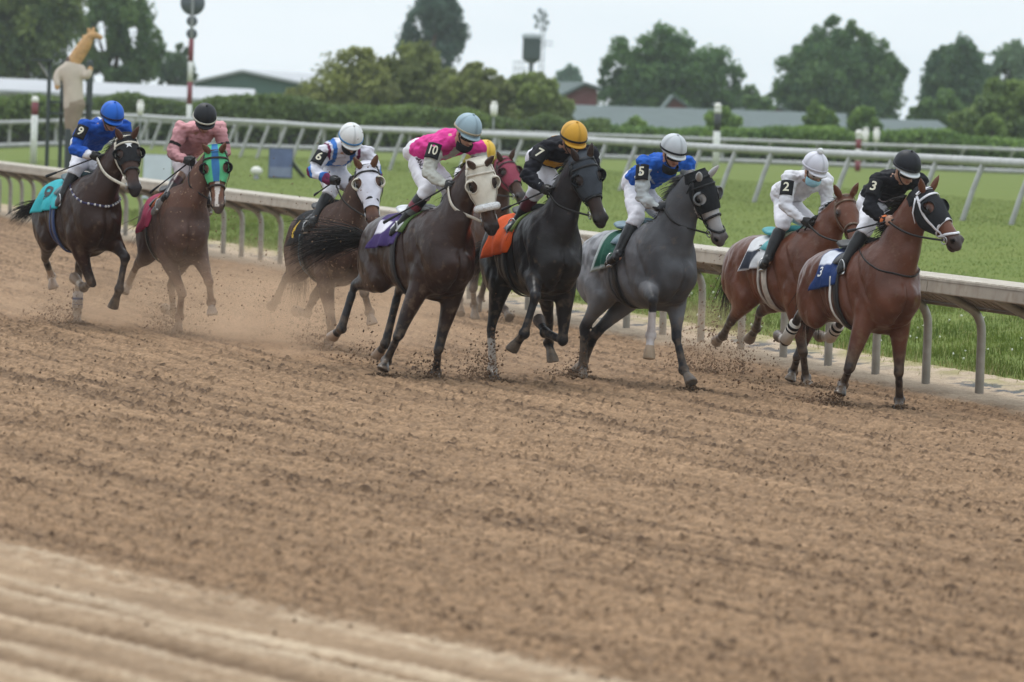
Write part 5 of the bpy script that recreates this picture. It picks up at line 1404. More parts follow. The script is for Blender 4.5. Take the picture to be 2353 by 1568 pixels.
TEMPL = dict(head=(.62, 0, 2.20), nb=(.42, 0, 2.07), pel=(-.14, 0, 1.95), Rs=(.36, -.19, 2.02), Re=(.40, -.30, 1.80), Rw=(.60, -.12, 1.72), Rh=(.68, -.08, 1.69),
             Ls=(.36, .19, 2.02), Le=(.40, .30, 1.80), Lw=(.60, .12, 1.72), Lh=(.68, .08, 1.69), hip=(-.10, -.13, 1.90), knee=(.20, -.27, 1.66), ankle=(-.06, -.31, 1.28), toe=(.09, -.32, 1.20))
def build_rider(s):
    h, Z, R = s['h'], s['z'], s['rider']; J = {}
    for k, l in TEMPL.items():
        J[k] = h.px(Z(R[k]), *l) if k in R else h.W(*l)
    for k, gap in (('knee', .085), ('ankle', .075), ('toe', .065), ('Rw', .05), ('Rh', .05)):      # outside the horse's flank, never in it
        v = J[k] - CAM; L_ = np.linalg.norm(v); p, _n = hit(s['bvh'], CAM, v / L_, 100)
        if p is not None and np.linalg.norm(p - CAM) - gap < L_: J[k] = CAM + v / L_ * (np.linalg.norm(p - CAM) - gap)
    for k in ('hip', 'knee', 'ankle', 'toe'):
        l = h.loc(J[k]); J['R' + k] = J[k]
        J['L' + k] = h.px(Z(R['L' + k]), l[0], -l[1], l[2]) if 'L' + k in R else h.W(l[0], max(-l[1], .10 if k == 'hip' else .2), l[2])
    # keep believable limb lengths
    def lim(a, b, lo, hi):
        v = J[b] - J[a]; n = np.linalg.norm(v)
        if n < lo or n > hi: J[b] = J[a] + v / n * min(max(n, lo), hi)
    for sd in 'RL':
        for a, b, lo, hi in (('s', 'e', .24, .33), ('e', 'w', .22, .30), ('w', 'h', .07, .11)): lim(sd + a, sd + b, lo, hi)
        lim(sd + 'knee', sd + 'ankle', .30, .47)
    base = np.array(J['pel']); base[2] = h.W(0, 0, 1.5)[2]
    root = empty('person', base); tag(root, R['label'], 'person', 'jockeys riding the racehorses')
    s['J'] = J; s['person'] = root
    def out(nm, mb, m_, rgb=None, par=None, smooth=True):
        me = mb.mesh(nm, smooth)
        if rgb is not None: colour(me, rgb)
        return link(nm, me, m_, par or root, base)
    rng = np.random.default_rng(len(R['label']))
    sh = nrm(J['Ls'] - J['Rs']); ax = nrm(J['nb'] - J['pel']); sh = nrm(sh - ax * (sh @ ax)); fr = np.cross(sh, ax) * -1      # fr: belly side
    if fr[2] > 0: fr = -fr
    # head frame
    hf = nrm(h.F * math.cos(math.radians(R.get('hp', -32))) + np.array([0, 0, 1]) * math.sin(math.radians(R.get('hp', -32))) + h.L * R.get('hy', 0.0))
    hs = nrm(np.cross(np.array([0, 0, 1]), hf)); hu = np.cross(hf, hs); rl = math.radians(R.get('hr', 0)); hs, hu = math.cos(rl) * hs + math.sin(rl) * hu, -math.sin(rl) * hs + math.cos(rl) * hu
    C = J['head'] - hu * .01
    Hd = lambda f, u, l=0.0: C + hf * f + hu * u + hs * l
    skin = np.array(R.get('skin', (.42, .23, .15)))
    # ---- one continuous body: head with face, neck, trunk, limbs, hands
    mb = MB(); A = (hf, hs, hu)
    mb.ball(Hd(-.005, -.005), (.100, .078, .105), A, 10); mb.ball(Hd(.030, -.075), (.068, .062, .085), A, 10)
    mb.ball(Hd(.062, -.128), (.034, .032, .030), A, 8); mb.tube([Hd(.088, -.04), Hd(.104, -.072), Hd(.112, -.092)], [.011, .014, .018], seg=8)
    mb.ball(Hd(.078, -.118), (.018, .030, .010), A, 6); mb.ball(Hd(.055, -.075, .040), (.030, .024, .022), A, 7); mb.ball(Hd(.055, -.075, -.040), (.030, .024, .022), A, 7)
    for e in (-1, 1): mb.ball(Hd(-.012, -.062, e * .080), (.024, .010, .034), A, 7)
    mb.tube([Hd(-.02, -.06), (Hd(-.03, -.14) + J['nb']) / 2, J['nb'] + ax * .0], [.058, .056, .07], seg=12)
    mb.tube(crom([J['pel'] - ax * .06, J['pel'] + ax * .08, (J['pel'] + J['nb']) / 2, J['nb'] - ax * .12, J['nb'] - ax * .01], 4), crom([.095, .105, .095, .105, .07], 4), crom([.14, .15, .135, .165, .10], 4), sh, seg=16)
    def arm(m_, sd, g=0.0, cuff=1.0):
        a, b, c = J[sd + 's'], J[sd + 'e'], J[sd + 'w']; c2 = b + (c - b) * cuff
        m_.tube([a, (a + b) / 2, b], [.056 + g, .048 + g, .043 + g], seg=12); m_.tube([b, b + (c2 - b) * .4, c2], [.043 + g, .042 + g, .030 + g * .7], seg=12)
        m_.ball(a, .060 + g, n=8); m_.tube([J['nb'] - ax * .06, a], [.06 + g * .5, .055 + g], seg=10)
    def leg_(m_, sd, g=0.0, t1=1.0, upper=True, r1=1.0):
        a, b, c = J[sd + 'hip'], J[sd + 'knee'], J[sd + 'ankle']
        if upper: m_.tube([a, a + (b - a) * .4, b], [.092 + g, .085 + g, .060 + g], seg=14); m_.ball(b, .060 + g, n=8)
        m_.tube([b, b + (c - b) * min(.3, t1), b + (c - b) * t1], [.056 + g, .057 + g, (.057 - .021 * max(0, t1 - .3) / .7) + g], seg=12)
    def hand(m_, sd, g=0.0):
        w, t = J[sd + 'w'], J[sd + 'h']; d = nrm(t - w); e = 1 if sd == 'L' else -1
        up = np.array([0, 0, 1.0]); up = nrm(up - d * (up @ d)); ou = np.cross(d, up) * 1.0       # a fist held thumb up on the reins
        inn = -h.L * e; inn = nrm(inn - d * (inn @ d)); up = nrm(np.cross(d, inn)); up = up if up[2] > 0 else -up
        pc = w + d * .055
        m_.tube([w - d * .01, w + d * .03, w + d * .075], [.032 + g, .041 + g, .040 + g], [.022 + g, .020 + g, .019 + g], inn, seg=12)
        for k, (o_, ln) in enumerate(((.030, .95), (.010, 1.06), (-.010, 1.0), (-.029, .82))):       # four fingers curled round the rein
            p0 = w + d * .078 + up * o_; p1 = p0 + d * .030 * ln + inn * .010; p2 = p1 + d * .006 + inn * .028 * ln; p3 = p2 - d * .024 * ln + inn * .010
            m_.tube(crom([p0 - d * .012, p1, p2, p3], 3), crom([.0100 + g, .0098 + g, .0092 + g, .0080 + g], 3), seg=7)
        p0 = w + d * .028 + up * .030; p1 = p0 + d * .030 + up * .016 + inn * .012; p2 = p1 + d * .026 - up * .004 + inn * .020
        m_.tube([p0, p1, p2], [.0135 + g, .0115 + g, .0095 + g], seg=7)
    for sd in 'RL':
        arm(mb, sd); hand(mb, sd); leg_(mb, sd)
        an, to = J[sd + 'ankle'], J[sd + 'toe']; mb.tube([an, an + (to - an) * .5, to], [.036, .034, .022], seg=10); mb.ball(an - nrm(to - an) * .03 - h.U * .02, .036, n=7)
    me = remesh(mb, .0062, 3); v = verts_of(me); c = np.tile(skin, (len(v), 1)); u = v - C; fu, ff, fl = u @ hu, u @ hf, u @ hs
    lips = (np.abs(fu + .118) < .007) & (ff > .075) & (np.abs(fl) < .026); c[lips] = skin * (.75, .5, .5)
    brow = (np.abs(fu + .030) < .006) & (ff > .05) & (np.abs(np.abs(fl) - .030) < .018); c[brow] = (.05, .03, .02)
    hair = (ff < .0) & (fu > -.075) & (np.linalg.norm(u, axis=1) < .16) & (np.abs(fl) < .078); c[hair] = R.get('hair', (.03, .02, .015))
    set_col(me, c); link('body', me, M_SKIN, root, base)
    # ---- shirt
    mb = MB(); g = .020; fr = fr
    mb.tube(crom([J['pel'] + ax * .04, J['pel'] + ax * .14, (J['pel'] + J['nb']) / 2, J['nb'] - ax * .12, J['nb'] - ax * .02], 4), crom([.125, .132, .122, .125, .085], 4), crom([.165, .178, .165, .185, .115], 4), sh, seg=18)
    for sd in 'RL': arm(mb, sd, g, .96)
    mb.tube([J['nb'] - ax * .05, J['nb'] + (C - J['nb']) * .22], [.085, .072], seg=12)
    me = remesh(mb, .010, 4); v = verts_of(me)
    nrmls = np.empty(len(v) * 3, np.float32); me.vertices.foreach_get('normal', nrmls); nrmls = nrmls.reshape(-1, 3)
    al = (v - J['pel']) @ ax; wr = vnoise(v[:, 0] * 13, v[:, 1] * 13, v[:, 2] * 26, seed=91) + .6 * vnoise(v[:, 0] * 30, v[:, 1] * 30, v[:, 2] * 45, seed=92)
    v2 = v + nrmls * ((wr - .8) * .030)[:, None]; me.vertices.foreach_set('co', v2.astype(np.float32).ravel()); me.update()
    def seg_t(p, a, b):
        ab = b - a; t = np.clip(((p - a) @ ab) / (ab @ ab), 0, 1); return t, np.linalg.norm(p - (a + t[:, None] * ab), axis=1)
    info = {}
    dT = np.minimum(seg_t(v, J['pel'], J['nb'])[1] - .09, 9)
    for sd in 'RL':
        tu, du = seg_t(v, J[sd + 's'], J[sd + 'e']); tl, dl = seg_t(v, J[sd + 'e'], J[sd + 'w'])
        low = dl < du; t = np.where(low, 1 + tl, tu); d_ = np.minimum(du, dl); info[sd] = (d_ < dT + .015, t, d_)
    tx, _ = seg_t(v, J['pel'], J['nb']); lat = (v - J['nb']) @ sh; frn = (v - J['pel']) @ fr
    c = np.tile(np.array(R['shirt'], float), (len(v), 1)); R['paint'](c, v, dict(t=tx, lat=lat, front=frn, R=info['R'], L=info['L'], J=J, ax=ax)) if 'paint' in R else None
    set_col(me, c); link('shirt', me, M_CLOTH, root, base); sbvh = BVHTree.FromPolygons([tuple(p) for p in v2], [tuple(p.vertices) for p in me.polygons])
    # ---- breeches
    mb = MB(); kt = R.get('breech_t', .22)
    mb.tube(crom([J['pel'] - ax * .09, J['pel'], J['pel'] + ax * .10], 4), crom([.10, .128, .118], 4), crom([.135, .172, .155], 4), sh, seg=18)
    for sd in 'RL': leg_(mb, sd, .016, kt); mb.tube([J['pel'] - ax * .02, J[sd + 'hip'] + (J[sd + 'knee'] - J[sd + 'hip']) * .2], [.115, .108], seg=12)
    me = remesh(mb, .010, 4); v = verts_of(me); nn = np.empty(len(v) * 3, np.float32); me.vertices.foreach_get('normal', nn); nn = nn.reshape(-1, 3)
    wr = vnoise(v[:, 0] * 16, v[:, 1] * 16, v[:, 2] * 26, seed=95); me.vertices.foreach_set('co', (v + nn * ((wr - .5) * .018)[:, None]).astype(np.float32).ravel()); me.update()
    c = np.tile(np.array(R.get('breeches', (.66, .65, .69)), float), (len(v), 1)) * (.94 + .12 * vnoise(v[:, 0] * 5, v[:, 1] * 5, v[:, 2] * 5, seed=96))[:, None]
    set_col(me, c); br = link('breeches', me, M_CLOTH, root, base); bbvh = BVHTree.FromPolygons([tuple(p) for p in verts_of(me) + base], [tuple(p.vertices) for p in me.polygons])
    # ---- boots
    bt0 = R.get('boot_t', .26); bcols = R.get('boot', [(0, (.014, .014, .015))])
    for sd in 'RL':
        mb = MB(); k_, an, to = J[sd + 'knee'], J[sd + 'ankle'], J[sd + 'toe']; d = nrm(an - k_); fw = nrm(to - an)
        p0 = k_ + (an - k_) * bt0
        mb.tube([p0, p0 + (an - p0) * .35, p0 + (an - p0) * .8, an], [.066, .063, .048, .046], seg=14)
        mb.tube(crom([an - fw * .035, an + fw * .03 + d * .012, (an + to) / 2 + d * .012, to, to + fw * .035], 3), crom([.045, .046, .040, .036, .018], 3), crom([.040, .042, .044, .042, .022], 3), nrm(np.cross(fw, h.U)), seg=12)
        mb.ball(an - fw * .030 + d * .035, (.036, .034, .034), n=7)
        me = remesh(mb, .008, 3); v = verts_of(me); t, _ = seg_t(v, p0, an); c = np.zeros((len(v), 3))
        for t0_, cc in bcols: c[t >= t0_] = cc
        if 'toe_c' in R: f = ((v - an) @ fw) > .045; c[f] = R['toe_c']
        set_col(me, c); link('boot', me, M_BOOT, root, base)
        # stirrup iron and leather belong to the horse's saddle
        mb = MB(); m_ = (an + to) / 2 + fw * .02; sd_ = nrm(np.cross(fw, h.U)); dn = -h.U
        mb.tube([m_ + sd_ * (.055 * math.cos(f)) + h.U * (.07 * math.sin(f) + .0) for f in np.linspace(-.35, math.pi + .35, 18)], .006, seg=6); mb.box(m_ + dn * .048, (.10, .035, .012), np.stack([sd_, fw, h.U], 1))
        link('stirrup', mb.mesh(), M_METAL, s['obj'], h.base)
    # ---- gloves, cuffs
    for sd in 'RL':
        if R.get('glove') is not None:
            mb = MB(); hand(mb, sd, .0028); w, e_ = J[sd + 'w'], J[sd + 'e']; d = nrm(w - e_); mb.tube([w - d * .035, w + d * .012], [.036, .033], seg=10)
            me = remesh(mb, .0045, 2); colour(me, R['glove']); link('glove', me, M_BOOT, root, base)
    if 'cuff' in R:
        w, e_ = J['Rw'], J['Re']; d = nrm(w - e_); mb = MB()
        for (a, b, cc) in R['cuff']:
            m1 = MB(); m1.tube([w - d * a, w - d * b], [.044, .044], seg=14, flat=(True, True)); out('cuff', m1, M_CLOTH, cc)
    # ---- cap (helmet cover) with peak and band
    mb = MB(); V = []; n1, n2 = 14, 28; rx, ry, rz = .136, .120, .128
    for i in range(n1 + 1):
        th = (math.pi * .60) * i / n1
        for j in range(n2):
            f = 2 * math.pi * j / n2; st, ct = math.sin(th), math.cos(th)
            drop = -.012 * math.cos(f) * (i / n1) ** 3
            V.append(Hd(-.008 + rx * st * math.cos(f), .012 + rz * ct - drop * -1, ry * st * math.sin(f)))
    Fq = [(i * n2 + j, (i + 1) * n2 + j, (i + 1) * n2 + (j + 1) % n2, i * n2 + (j + 1) % n2) for i in range(n1) for j in range(n2)]
    me = mesh_from(V, Fq, 'cap'); cap_ = np.tile(np.array(R['cap'], float), (len(V), 1))
    for j in range(0, n2, 7): cap_[j::n2] *= .72                  # seams between the panels of the cap cover
    if 'cap_rim' in R: cap_[-n2 * 2:] = R['cap_rim']
    set_col(me, cap_); cap_o = link('cap', me, M_CAPS, root, base); so = cap_o.modifiers.new('thick', 'SOLIDIFY'); so.thickness = .010
    mb = MB(); V = []; m_ = 14
    for k in range(m_ + 1):
        f = -1.05 + 2.1 * k / m_; r0 = .128; bul = .038 * math.cos(f * 1.45)
        V += [Hd(-.008 + r0 * math.cos(f), -.020, .118 * math.sin(f)), Hd(-.008 + (r0 + bul) * math.cos(f), -.034, (.118 + bul) * math.sin(f)), Hd(-.008 + (r0 + bul) * math.cos(f), -.042, (.118 + bul) * math.sin(f)), Hd(-.008 + r0 * math.cos(f), -.034, .118 * math.sin(f))]
    mb.add(V, [(4 * k + a, 4 * k + 4 + a, 4 * k + 4 + (a + 1) % 4, 4 * k + (a + 1) % 4) for k in range(m_) for a in range(4)]); out('peak', mb, M_CAPS, R.get('peak', R.get('cap_rim', R['cap'])), cap_o)
    def ringp(u, gr, n_=36): return [Hd(-.008 + (rx * math.sqrt(max(0, 1 - ((u - .012) / rz) ** 2)) + gr) * math.cos(f), u + .010 * math.cos(f), (ry * math.sqrt(max(0, 1 - ((u - .012) / rz) ** 2)) + gr) * math.sin(f)) for f in np.linspace(0, 2 * math.pi, n_)]
    mb = MB(); q = ringp(-.002, .001); ribbon(mb, q, [nrm(p - Hd(-.008, 0)) - hu * ((nrm(p - Hd(-.008, 0))) @ hu) for p in q], .019, .005); out('cap_band', mb, M_CAPS, R.get('band', (.014, .014, .015)), cap_o)
    mb = MB(); mb.ball(Hd(-.008, .142), .012, n=6); out('cap_button', mb, M_CAPS, R['cap'], cap_o)
    if R.get('pompom'):
        mb = MB(); mb.ball(Hd(-.012, .160), .034, n=10); link('pompom', mb.mesh(), M_FLEECE, cap_o, base)
    # ---- goggles and chin strap
    mb = MB()
    for e in (-1, 1): mb.ball(Hd(.088, -.050, e * .036), (.020, .036, .026), A, 10)
    fr_ = MB(); q = [Hd(.020 + .092 * math.cos(f), -.050, .088 * math.sin(f)) for f in np.linspace(-1.25, 1.25, 24)]; ribbon(fr_, q, [nrm(hf * math.cos(f) + hs * math.sin(f)) for f in np.linspace(-1.25, 1.25, 24)], .052, .006)
    gg = out('goggles', fr_, M_LEATHER, R.get('goggle', (.02, .02, .022))); link('lens', mb.mesh(), M_LENS, gg, base)
    mb = MB(); q = [Hd(-.01, -.02, .086), Hd(.02, -.09, .072), Hd(.045, -.150, .030), Hd(.052, -.160, 0), Hd(.045, -.150, -.030), Hd(.02, -.09, -.072), Hd(-.01, -.02, -.086)]
    q = crom(q, 4); ribbon(mb, q, [nrm(p - Hd(0, -.06)) for p in q], .016, .004); out('chin_strap', mb, M_LEATHER, (.02, .02, .02))
    if 'mask' in R:
        mb = MB(); V = []
        u0_ = R.get('mask_u', -.088)
        for i in range(8):
            u = u0_ - .085 * i / 7
            for j in range(15):
                f = -1.5 + 3 * j / 14; w = 1 - .35 * (i / 7) ** 2; V.append(Hd(.012 + (.104 * w + .012 * math.sin(i / 7 * 3.1)) * math.cos(f), u, .080 * w * math.sin(f)))
        mb.add(V, [(i * 15 + j, i * 15 + j + 1, i * 15 + j + 16, i * 15 + j + 15) for i in range(7) for j in range(14)]); me = mb.mesh(); colour(me, R['mask']); mo = link('face_mask', me, M_CLOTH, root, base); so = mo.modifiers.new('t', 'SOLIDIFY'); so.thickness = .003
    # ---- number on the right sleeve
    if 'num' in R:
        a, b = J['Rs'], J['Re']; d = nrm(b - a); tocam = nrm(CAM - (a + b) / 2); nn = nrm(tocam - d * (tocam @ d)); nn = nrm(nn + .35 * nrm(-h.L - d * (-h.L @ d))); tt = np.cross(d, nn)
        cen = a + (b - a) * R.get('num_t', .42); mid_t = R.get('num_t', .42)
        rr_ = []
        for u_ in np.linspace(-.9, .9, 7):
            for y_ in np.linspace(-.08, .08, 6):
                o_ = a + d * (np.linalg.norm(b - a) * mid_t - y_); dr = nn * math.cos(u_) + tt * math.sin(u_); p, _n = hit(sbvh, o_ + dr * .4, -dr, .6)
                if p is not None and np.linalg.norm(p - o_) < .14: rr_.append(np.linalg.norm(p - o_))
        rad_ = float(np.percentile(rr_, 85)) if rr_ else .08
        def onarm(x, y, lift):            # x across the sleeve, y up towards the shoulder
            ang = x / .075; o_ = a + d * (np.linalg.norm(b - a) * mid_t - y); dr = nn * math.cos(ang) + tt * -math.sin(ang) * R.get('nflip', 1)
            return o_ + dr * (rad_ + lift)
        V = []; n1, n2 = 13, 9; W2, H2 = .066, .076
        for i in range(n1):
            for j in range(n2): V.append(onarm((i / (n1 - 1) * 2 - 1) * W2, (j / (n2 - 1) * 2 - 1) * H2, .002))
        me = mesh_from(V, [(i * n2 + j, i * n2 + j + 1, (i + 1) * n2 + j + 1, (i + 1) * n2 + j) for i in range(n1 - 1) for j in range(n2 - 1)], 'number_patch'); colour(me, (.016, .016, .018)); po = link('number_patch', me, M_CLOTH, root, base); so = po.modifiers.new('t', 'SOLIDIFY'); so.thickness = .003
        k = R.get('num_w', .115); text_on('sleeve_number', R['num'], M_NUM, lambda x, y: onarm(x * k, y * .125, .0062), po, base)
    if 'pants_text' in R:
        (x0, y0), (x1, y1) = R['pt_line']; L_ = math.hypot(x1 - x0, y1 - y0); ux, uy = (x1 - x0) / L_, (y1 - y0) / L_
        dpel = (J['pel'] - CAM) @ FWD
        def onleg(x, y):                      # printed down the outer thigh, read from hip to knee
            t = L_ * .5 + x * R['pts']; w = y * R['pts'] * 1.35; v = ray(*Z((x0 + ux * t + uy * w, y0 + uy * t - ux * w)))
            p, n_ = hit(bbvh, CAM + v * (dpel - 2), v / np.linalg.norm(v), 4)
            return CAM + v * dpel if p is None else p + nrm(n_) * .005
        text_on('breeches_lettering', R['pants_text'], M_NUMK, onleg, br, base)
    # ---- reins run from the bit to both hands; whip in the right hand
    mb = MB(); rc = s.get('reins', (.014, .012, .011))
    for sd, bit in zip('RL', s['bits']):
        a = J[sd + 'w'] * .25 + J[sd + 'h'] * .75; m_ = (a + bit) / 2 + np.array([0, 0, -.035]) + h.L * (.06 if sd == 'L' else -.06)
        q = crom([bit, m_, a, a - h.F * .05 - h.U * .03], 8); e = 1 if sd == 'L' else -1
        for i_ in range(1, len(q) - 8):                       # the rein lies along the outside of the neck
            p, _n = hit(s['bvh'], q[i_] + h.L * (e * .5), -h.L * e, .5)
            if p is not None: q[i_] = p + h.L * (e * .014)
        for _ in range(6): q[1:-1] = q[1:-1] * .5 + (q[:-2] + q[2:]) * .25
        ribbon(mb, q, [nrm(h.L * e + h.U * .2)] * len(q), s.get('rein_w', .018), .005)
    a, b = J['Rh'], J['Lh']; q = crom([a, a + (b - a) * .2 - h.F * .10 - h.U * .06, a + (b - a) * .8 - h.F * .10 - h.U * .06, b], 6); ribbon(mb, q, [h.U] * len(q), .016, .005)
    link('reins', (lambda m: (colour(m, rc), m)[1])(mb.mesh()), M_LEATHER, s['obj'], h.base)
    if 'whip' in R:
        (p0, p1, wl) = R['whip']; hd_ = J['Rw'] * .3 + J['Rh'] * .7; tip = h.px(Z(p1), *wl); but = hd_ + nrm(hd_ - tip) * .10; hb = np.array(hd_)
        wr_ = empty('riding_whip', hb); tag(wr_, R['whip_label'], 'whip', 'riding whips')
        mb = MB(); mb.tube([but, hd_], [.012, .012], seg=8); me = mb.mesh(); colour(me, (.02, .02, .02)); link('handle', me, M_LEATHER, wr_, hb)
        mb = MB(); mb.tube([hd_, hd_ + (tip - hd_) * .8], [.009, .007], seg=8); me = mb.mesh(); colour(me, (.018, .018, .02)); link('shaft', me, M_LEATHER, wr_, hb)
        mb = MB(); mb.tube([hd_ + (tip - hd_) * .79, tip], [.012, .016], [.006, .006], seg=8); me = mb.mesh(); colour(me, (.016, .016, .018)); link('flap', me, M_LEATHER, wr_, hb)

# ------------------------------------------------------------------ the nine runners
BAYM = dict(rough=.36, var=.16, vscale=5, bmp=.35, bscale=10, bdist=.03, spec=.16, splash=(.21, .145, .095))
cm_dark = coat_mat('dark bay', **BAYM)
cm_gloss = coat_mat('glossy brown', **{**BAYM, 'rough': .30, 'spec': .22})
cm_dusty = coat_mat('dusty chestnut', **{**BAYM, 'rough': .62, 'specks': ((.27, .18, .12), 26, .66)})
cm_grey = coat_mat('dapple grey', **{**BAYM, 'rough': .5})
BLACK = (.014, .013, .014)
def sleeves(col, t0=.08):
    def f(c, v, q):
        for sd in 'RL':
            on, t, _ = q[sd]; c[on & (t > t0)] = col
    return f
def p_pinkvest(c, v, q):
    for sd in 'RL':
        on, t, _ = q[sd]; c[on & (t > .16)] = (.40, .40, .36)
    k = (q['front'] > .07) & (q['t'] > .55) & (np.abs(q['lat']) < .05) ; c[k] = (.40, .40, .36)
def p_stripes(c, v, q):
    BL, BG = (.035, .14, .42), (.13, .018, .06)
    for sd in 'RL':
        on, t, d = q[sd]; J = q['J']
        out_ = (v - (J[sd + 's'] + J[sd + 'e']) / 2) @ (np.array([0, 0, 1.0])) 
        lat = (v - J['nb']) @ nrm(J[sd + 's'] - J['nb'])
        r = vnoise(v[:, 0] * 0, v[:, 1] * 0) * 0
        dirn = nrm(np.cross(J[sd + 'e'] - J[sd + 's'], q['ax'])); u = (v - J[sd + 's']) @ dirn
        e = nrm(J[sd + 'w'] - J[sd + 'e']); 
        c[on & (t > 1.62) & (t < 1.8)] = BL; c[on & (t >= 1.8)] = BG
        outer = (v - J[sd + 'e']) @ nrm(J[sd + 's'] - J['nb'])
        c[on & (t > .6) & (t < 1.62) & (outer > .035)] = BG; c[on & (t > .6) & (t < 1.62) & (outer > .012) & (outer <= .035)] = BL
    a = np.abs(q['lat']); up = q['front'] < .02
    c[(a > .07) & (a < .115) & (q['t'] > .1) & ~(q['R'][0] & (q['R'][1] > .3)) & ~(q['L'][0] & (q['L'][1] > .3))] = BL
    c[(a > .135) & (a < .17) & (q['t'] > .1) & ~(q['R'][0] & (q['R'][1] > .15)) & ~(q['L'][0] & (q['L'][1] > .15))] = BG
    c[(q['front'] > .09) & (q['t'] > .35) & (q['t'] < .55)] = BL
def p_black7(c, v, q):
    c[(q['front'] > .06) & (q['t'] > .45) & (q['t'] < .75) & (np.abs(q['lat'] + .03) < .09)] = (.52, .25, .02)
    c[(q['front'] < -.05) & (q['t'] > .5) & (q['t'] < .85) & (np.abs(q['lat']) < .10)] = (.52, .25, .02)
def p_silver5(c, v, q):
    for sd in 'RL':
        on, t, _ = q[sd]; c[on & (t > .22)] = (.40, .42, .42)
        c[on & (t > .30) & (t < .62)] = (.40, .42, .42)
    a = np.abs(q['lat']); k = (q['front'] > .05) & (np.abs(q['t'] - (.62 + (a - .06) * 1.6)) < .025) & (a < .13); c[k] = (.36, .42, .50)
def p_black3(c, v, q):
    a = np.abs(q['lat']); k = (q['front'] > .05) & (np.abs(q['t'] - (.50 - a * .5)) < .02); c[k] = (.30, .25, .27)
def p_pink1(c, v, q):
    on, t, _ = q['R']; c[on & (t > .62) & (t < .74)] = (.03, .025, .025)
    on, t, _ = q['L']; c[on & (t > .62) & (t < .74)] = (.03, .025, .025)
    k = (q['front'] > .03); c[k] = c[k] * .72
def p_blue9(c, v, q):
    for sd in 'RL':
        on, t, _ = q[sd]; c[on & (t > 1.86)] = (.66, .66, .70)
    k = (q['front'] < -.08) & (np.abs(q['lat']) < .015); c[k] = (.55, .58, .66)

SPECS = []
SPECS.append(dict(id='h3', tail=(-.8, .4, -.5), s=256, z=ZD, withers=(930, 590), yaw=25, pitch=5, poll=(1150, 360), nose=(1342, 610), nsign=1, hroll=-8, pollx=1.0, arch=.03, coat=(.098, .036, .021), points=(.030, .020, .017), coatmat=cm_gloss,
    label='leading bay racehorse in a black hood with white bridle and striped white hind bandages',
    FR=dict(k=(768, 1250, 1), f=(735, 1335, -1), t=(718, 1385, 1)), FL=dict(k=(1022, 1270, 1), f=(1025, 1415, -1), t=(1020, 1475, 1)),
    HR=dict(k=(520, 965, -1), f=(440, 1110, -1), t=(402, 1085, -1), dx=-.10), HL=dict(k=(745, 985, -1), f=(668, 1095, -1), t=(610, 1085, -1)),
    leg=dict(FL=dict(hoof=(.05, .042, .038)), FR=dict(hoof=(.05, .042, .038)), HR=dict(hoof=(.14, .11, .09), sock=1.0), HL=dict(hoof=(.24, .18, .14), sock=.9)), muzzle=(.06, .045, .042), head=(.12, .046, .026),
    hood=dict(c=(.020, .021, .024), rim=(.024, .025, .028), cup=(.016, .017, .019)), bridle=(.62, .61, .64), noseband=(.62, .61, .64), fig8=True, reins=(.014, .012, .012), mane_len=.16, blaze=(.018, .44, .52),
    cloth=dict(c=(.015, .036, .125), num=('3', M_NUMW, .30, (.22, .70)), x=(-.20, .18, 1.68), patch=((0, .5, .25, .55), (.58, .60, .66))), pad=(.33, .24, .09), girth=(.018, .016, .016), overgirth=(.60, .58, .54),
    collar=dict(c=(.02, .017, .016), w=.016), wraps=dict(HR=[(.42, .52, BLACK), (.55, .63, BLACK), (.36, 1.0, (.56, .52, .47))][::-1], HL=[(.45, .55, BLACK), (.62, .70, BLACK), (.40, 1.0, (.56, .50, .45))][::-1]),
    rider=dict(label='jockey in black silks with number 3 and a black cap with white rim, orange wristband', head=(1068, 205), nb=(1015, 275), pel=(905, 375), Rs=(915, 285), Re=(868, 425), Rw=(945, 485), Rh=(985, 500), Ls=(1125, 295), Le=(1135, 400), Lw=(1045, 470), Lh=(1010, 500),
        hip=(890, 410), knee=(858, 520), ankle=(745, 705), toe=(722, 742), shirt=(.012, .012, .015), paint=p_black3, cap=(.014, .015, .020), cap_rim=(.52, .55, .58), band=(.016, .017, .02), peak=(.60, .62, .64), num='3', num_t=.36,
        skin=(.34, .19, .13), cuff=[(.0, .03, (.62, .17, .06))], hy=.08, whip=((960, 515), (758, 548), (.15, -.42, 1.55)), whip_label='black riding whip in the bare hand of the rider in black with number 3')))
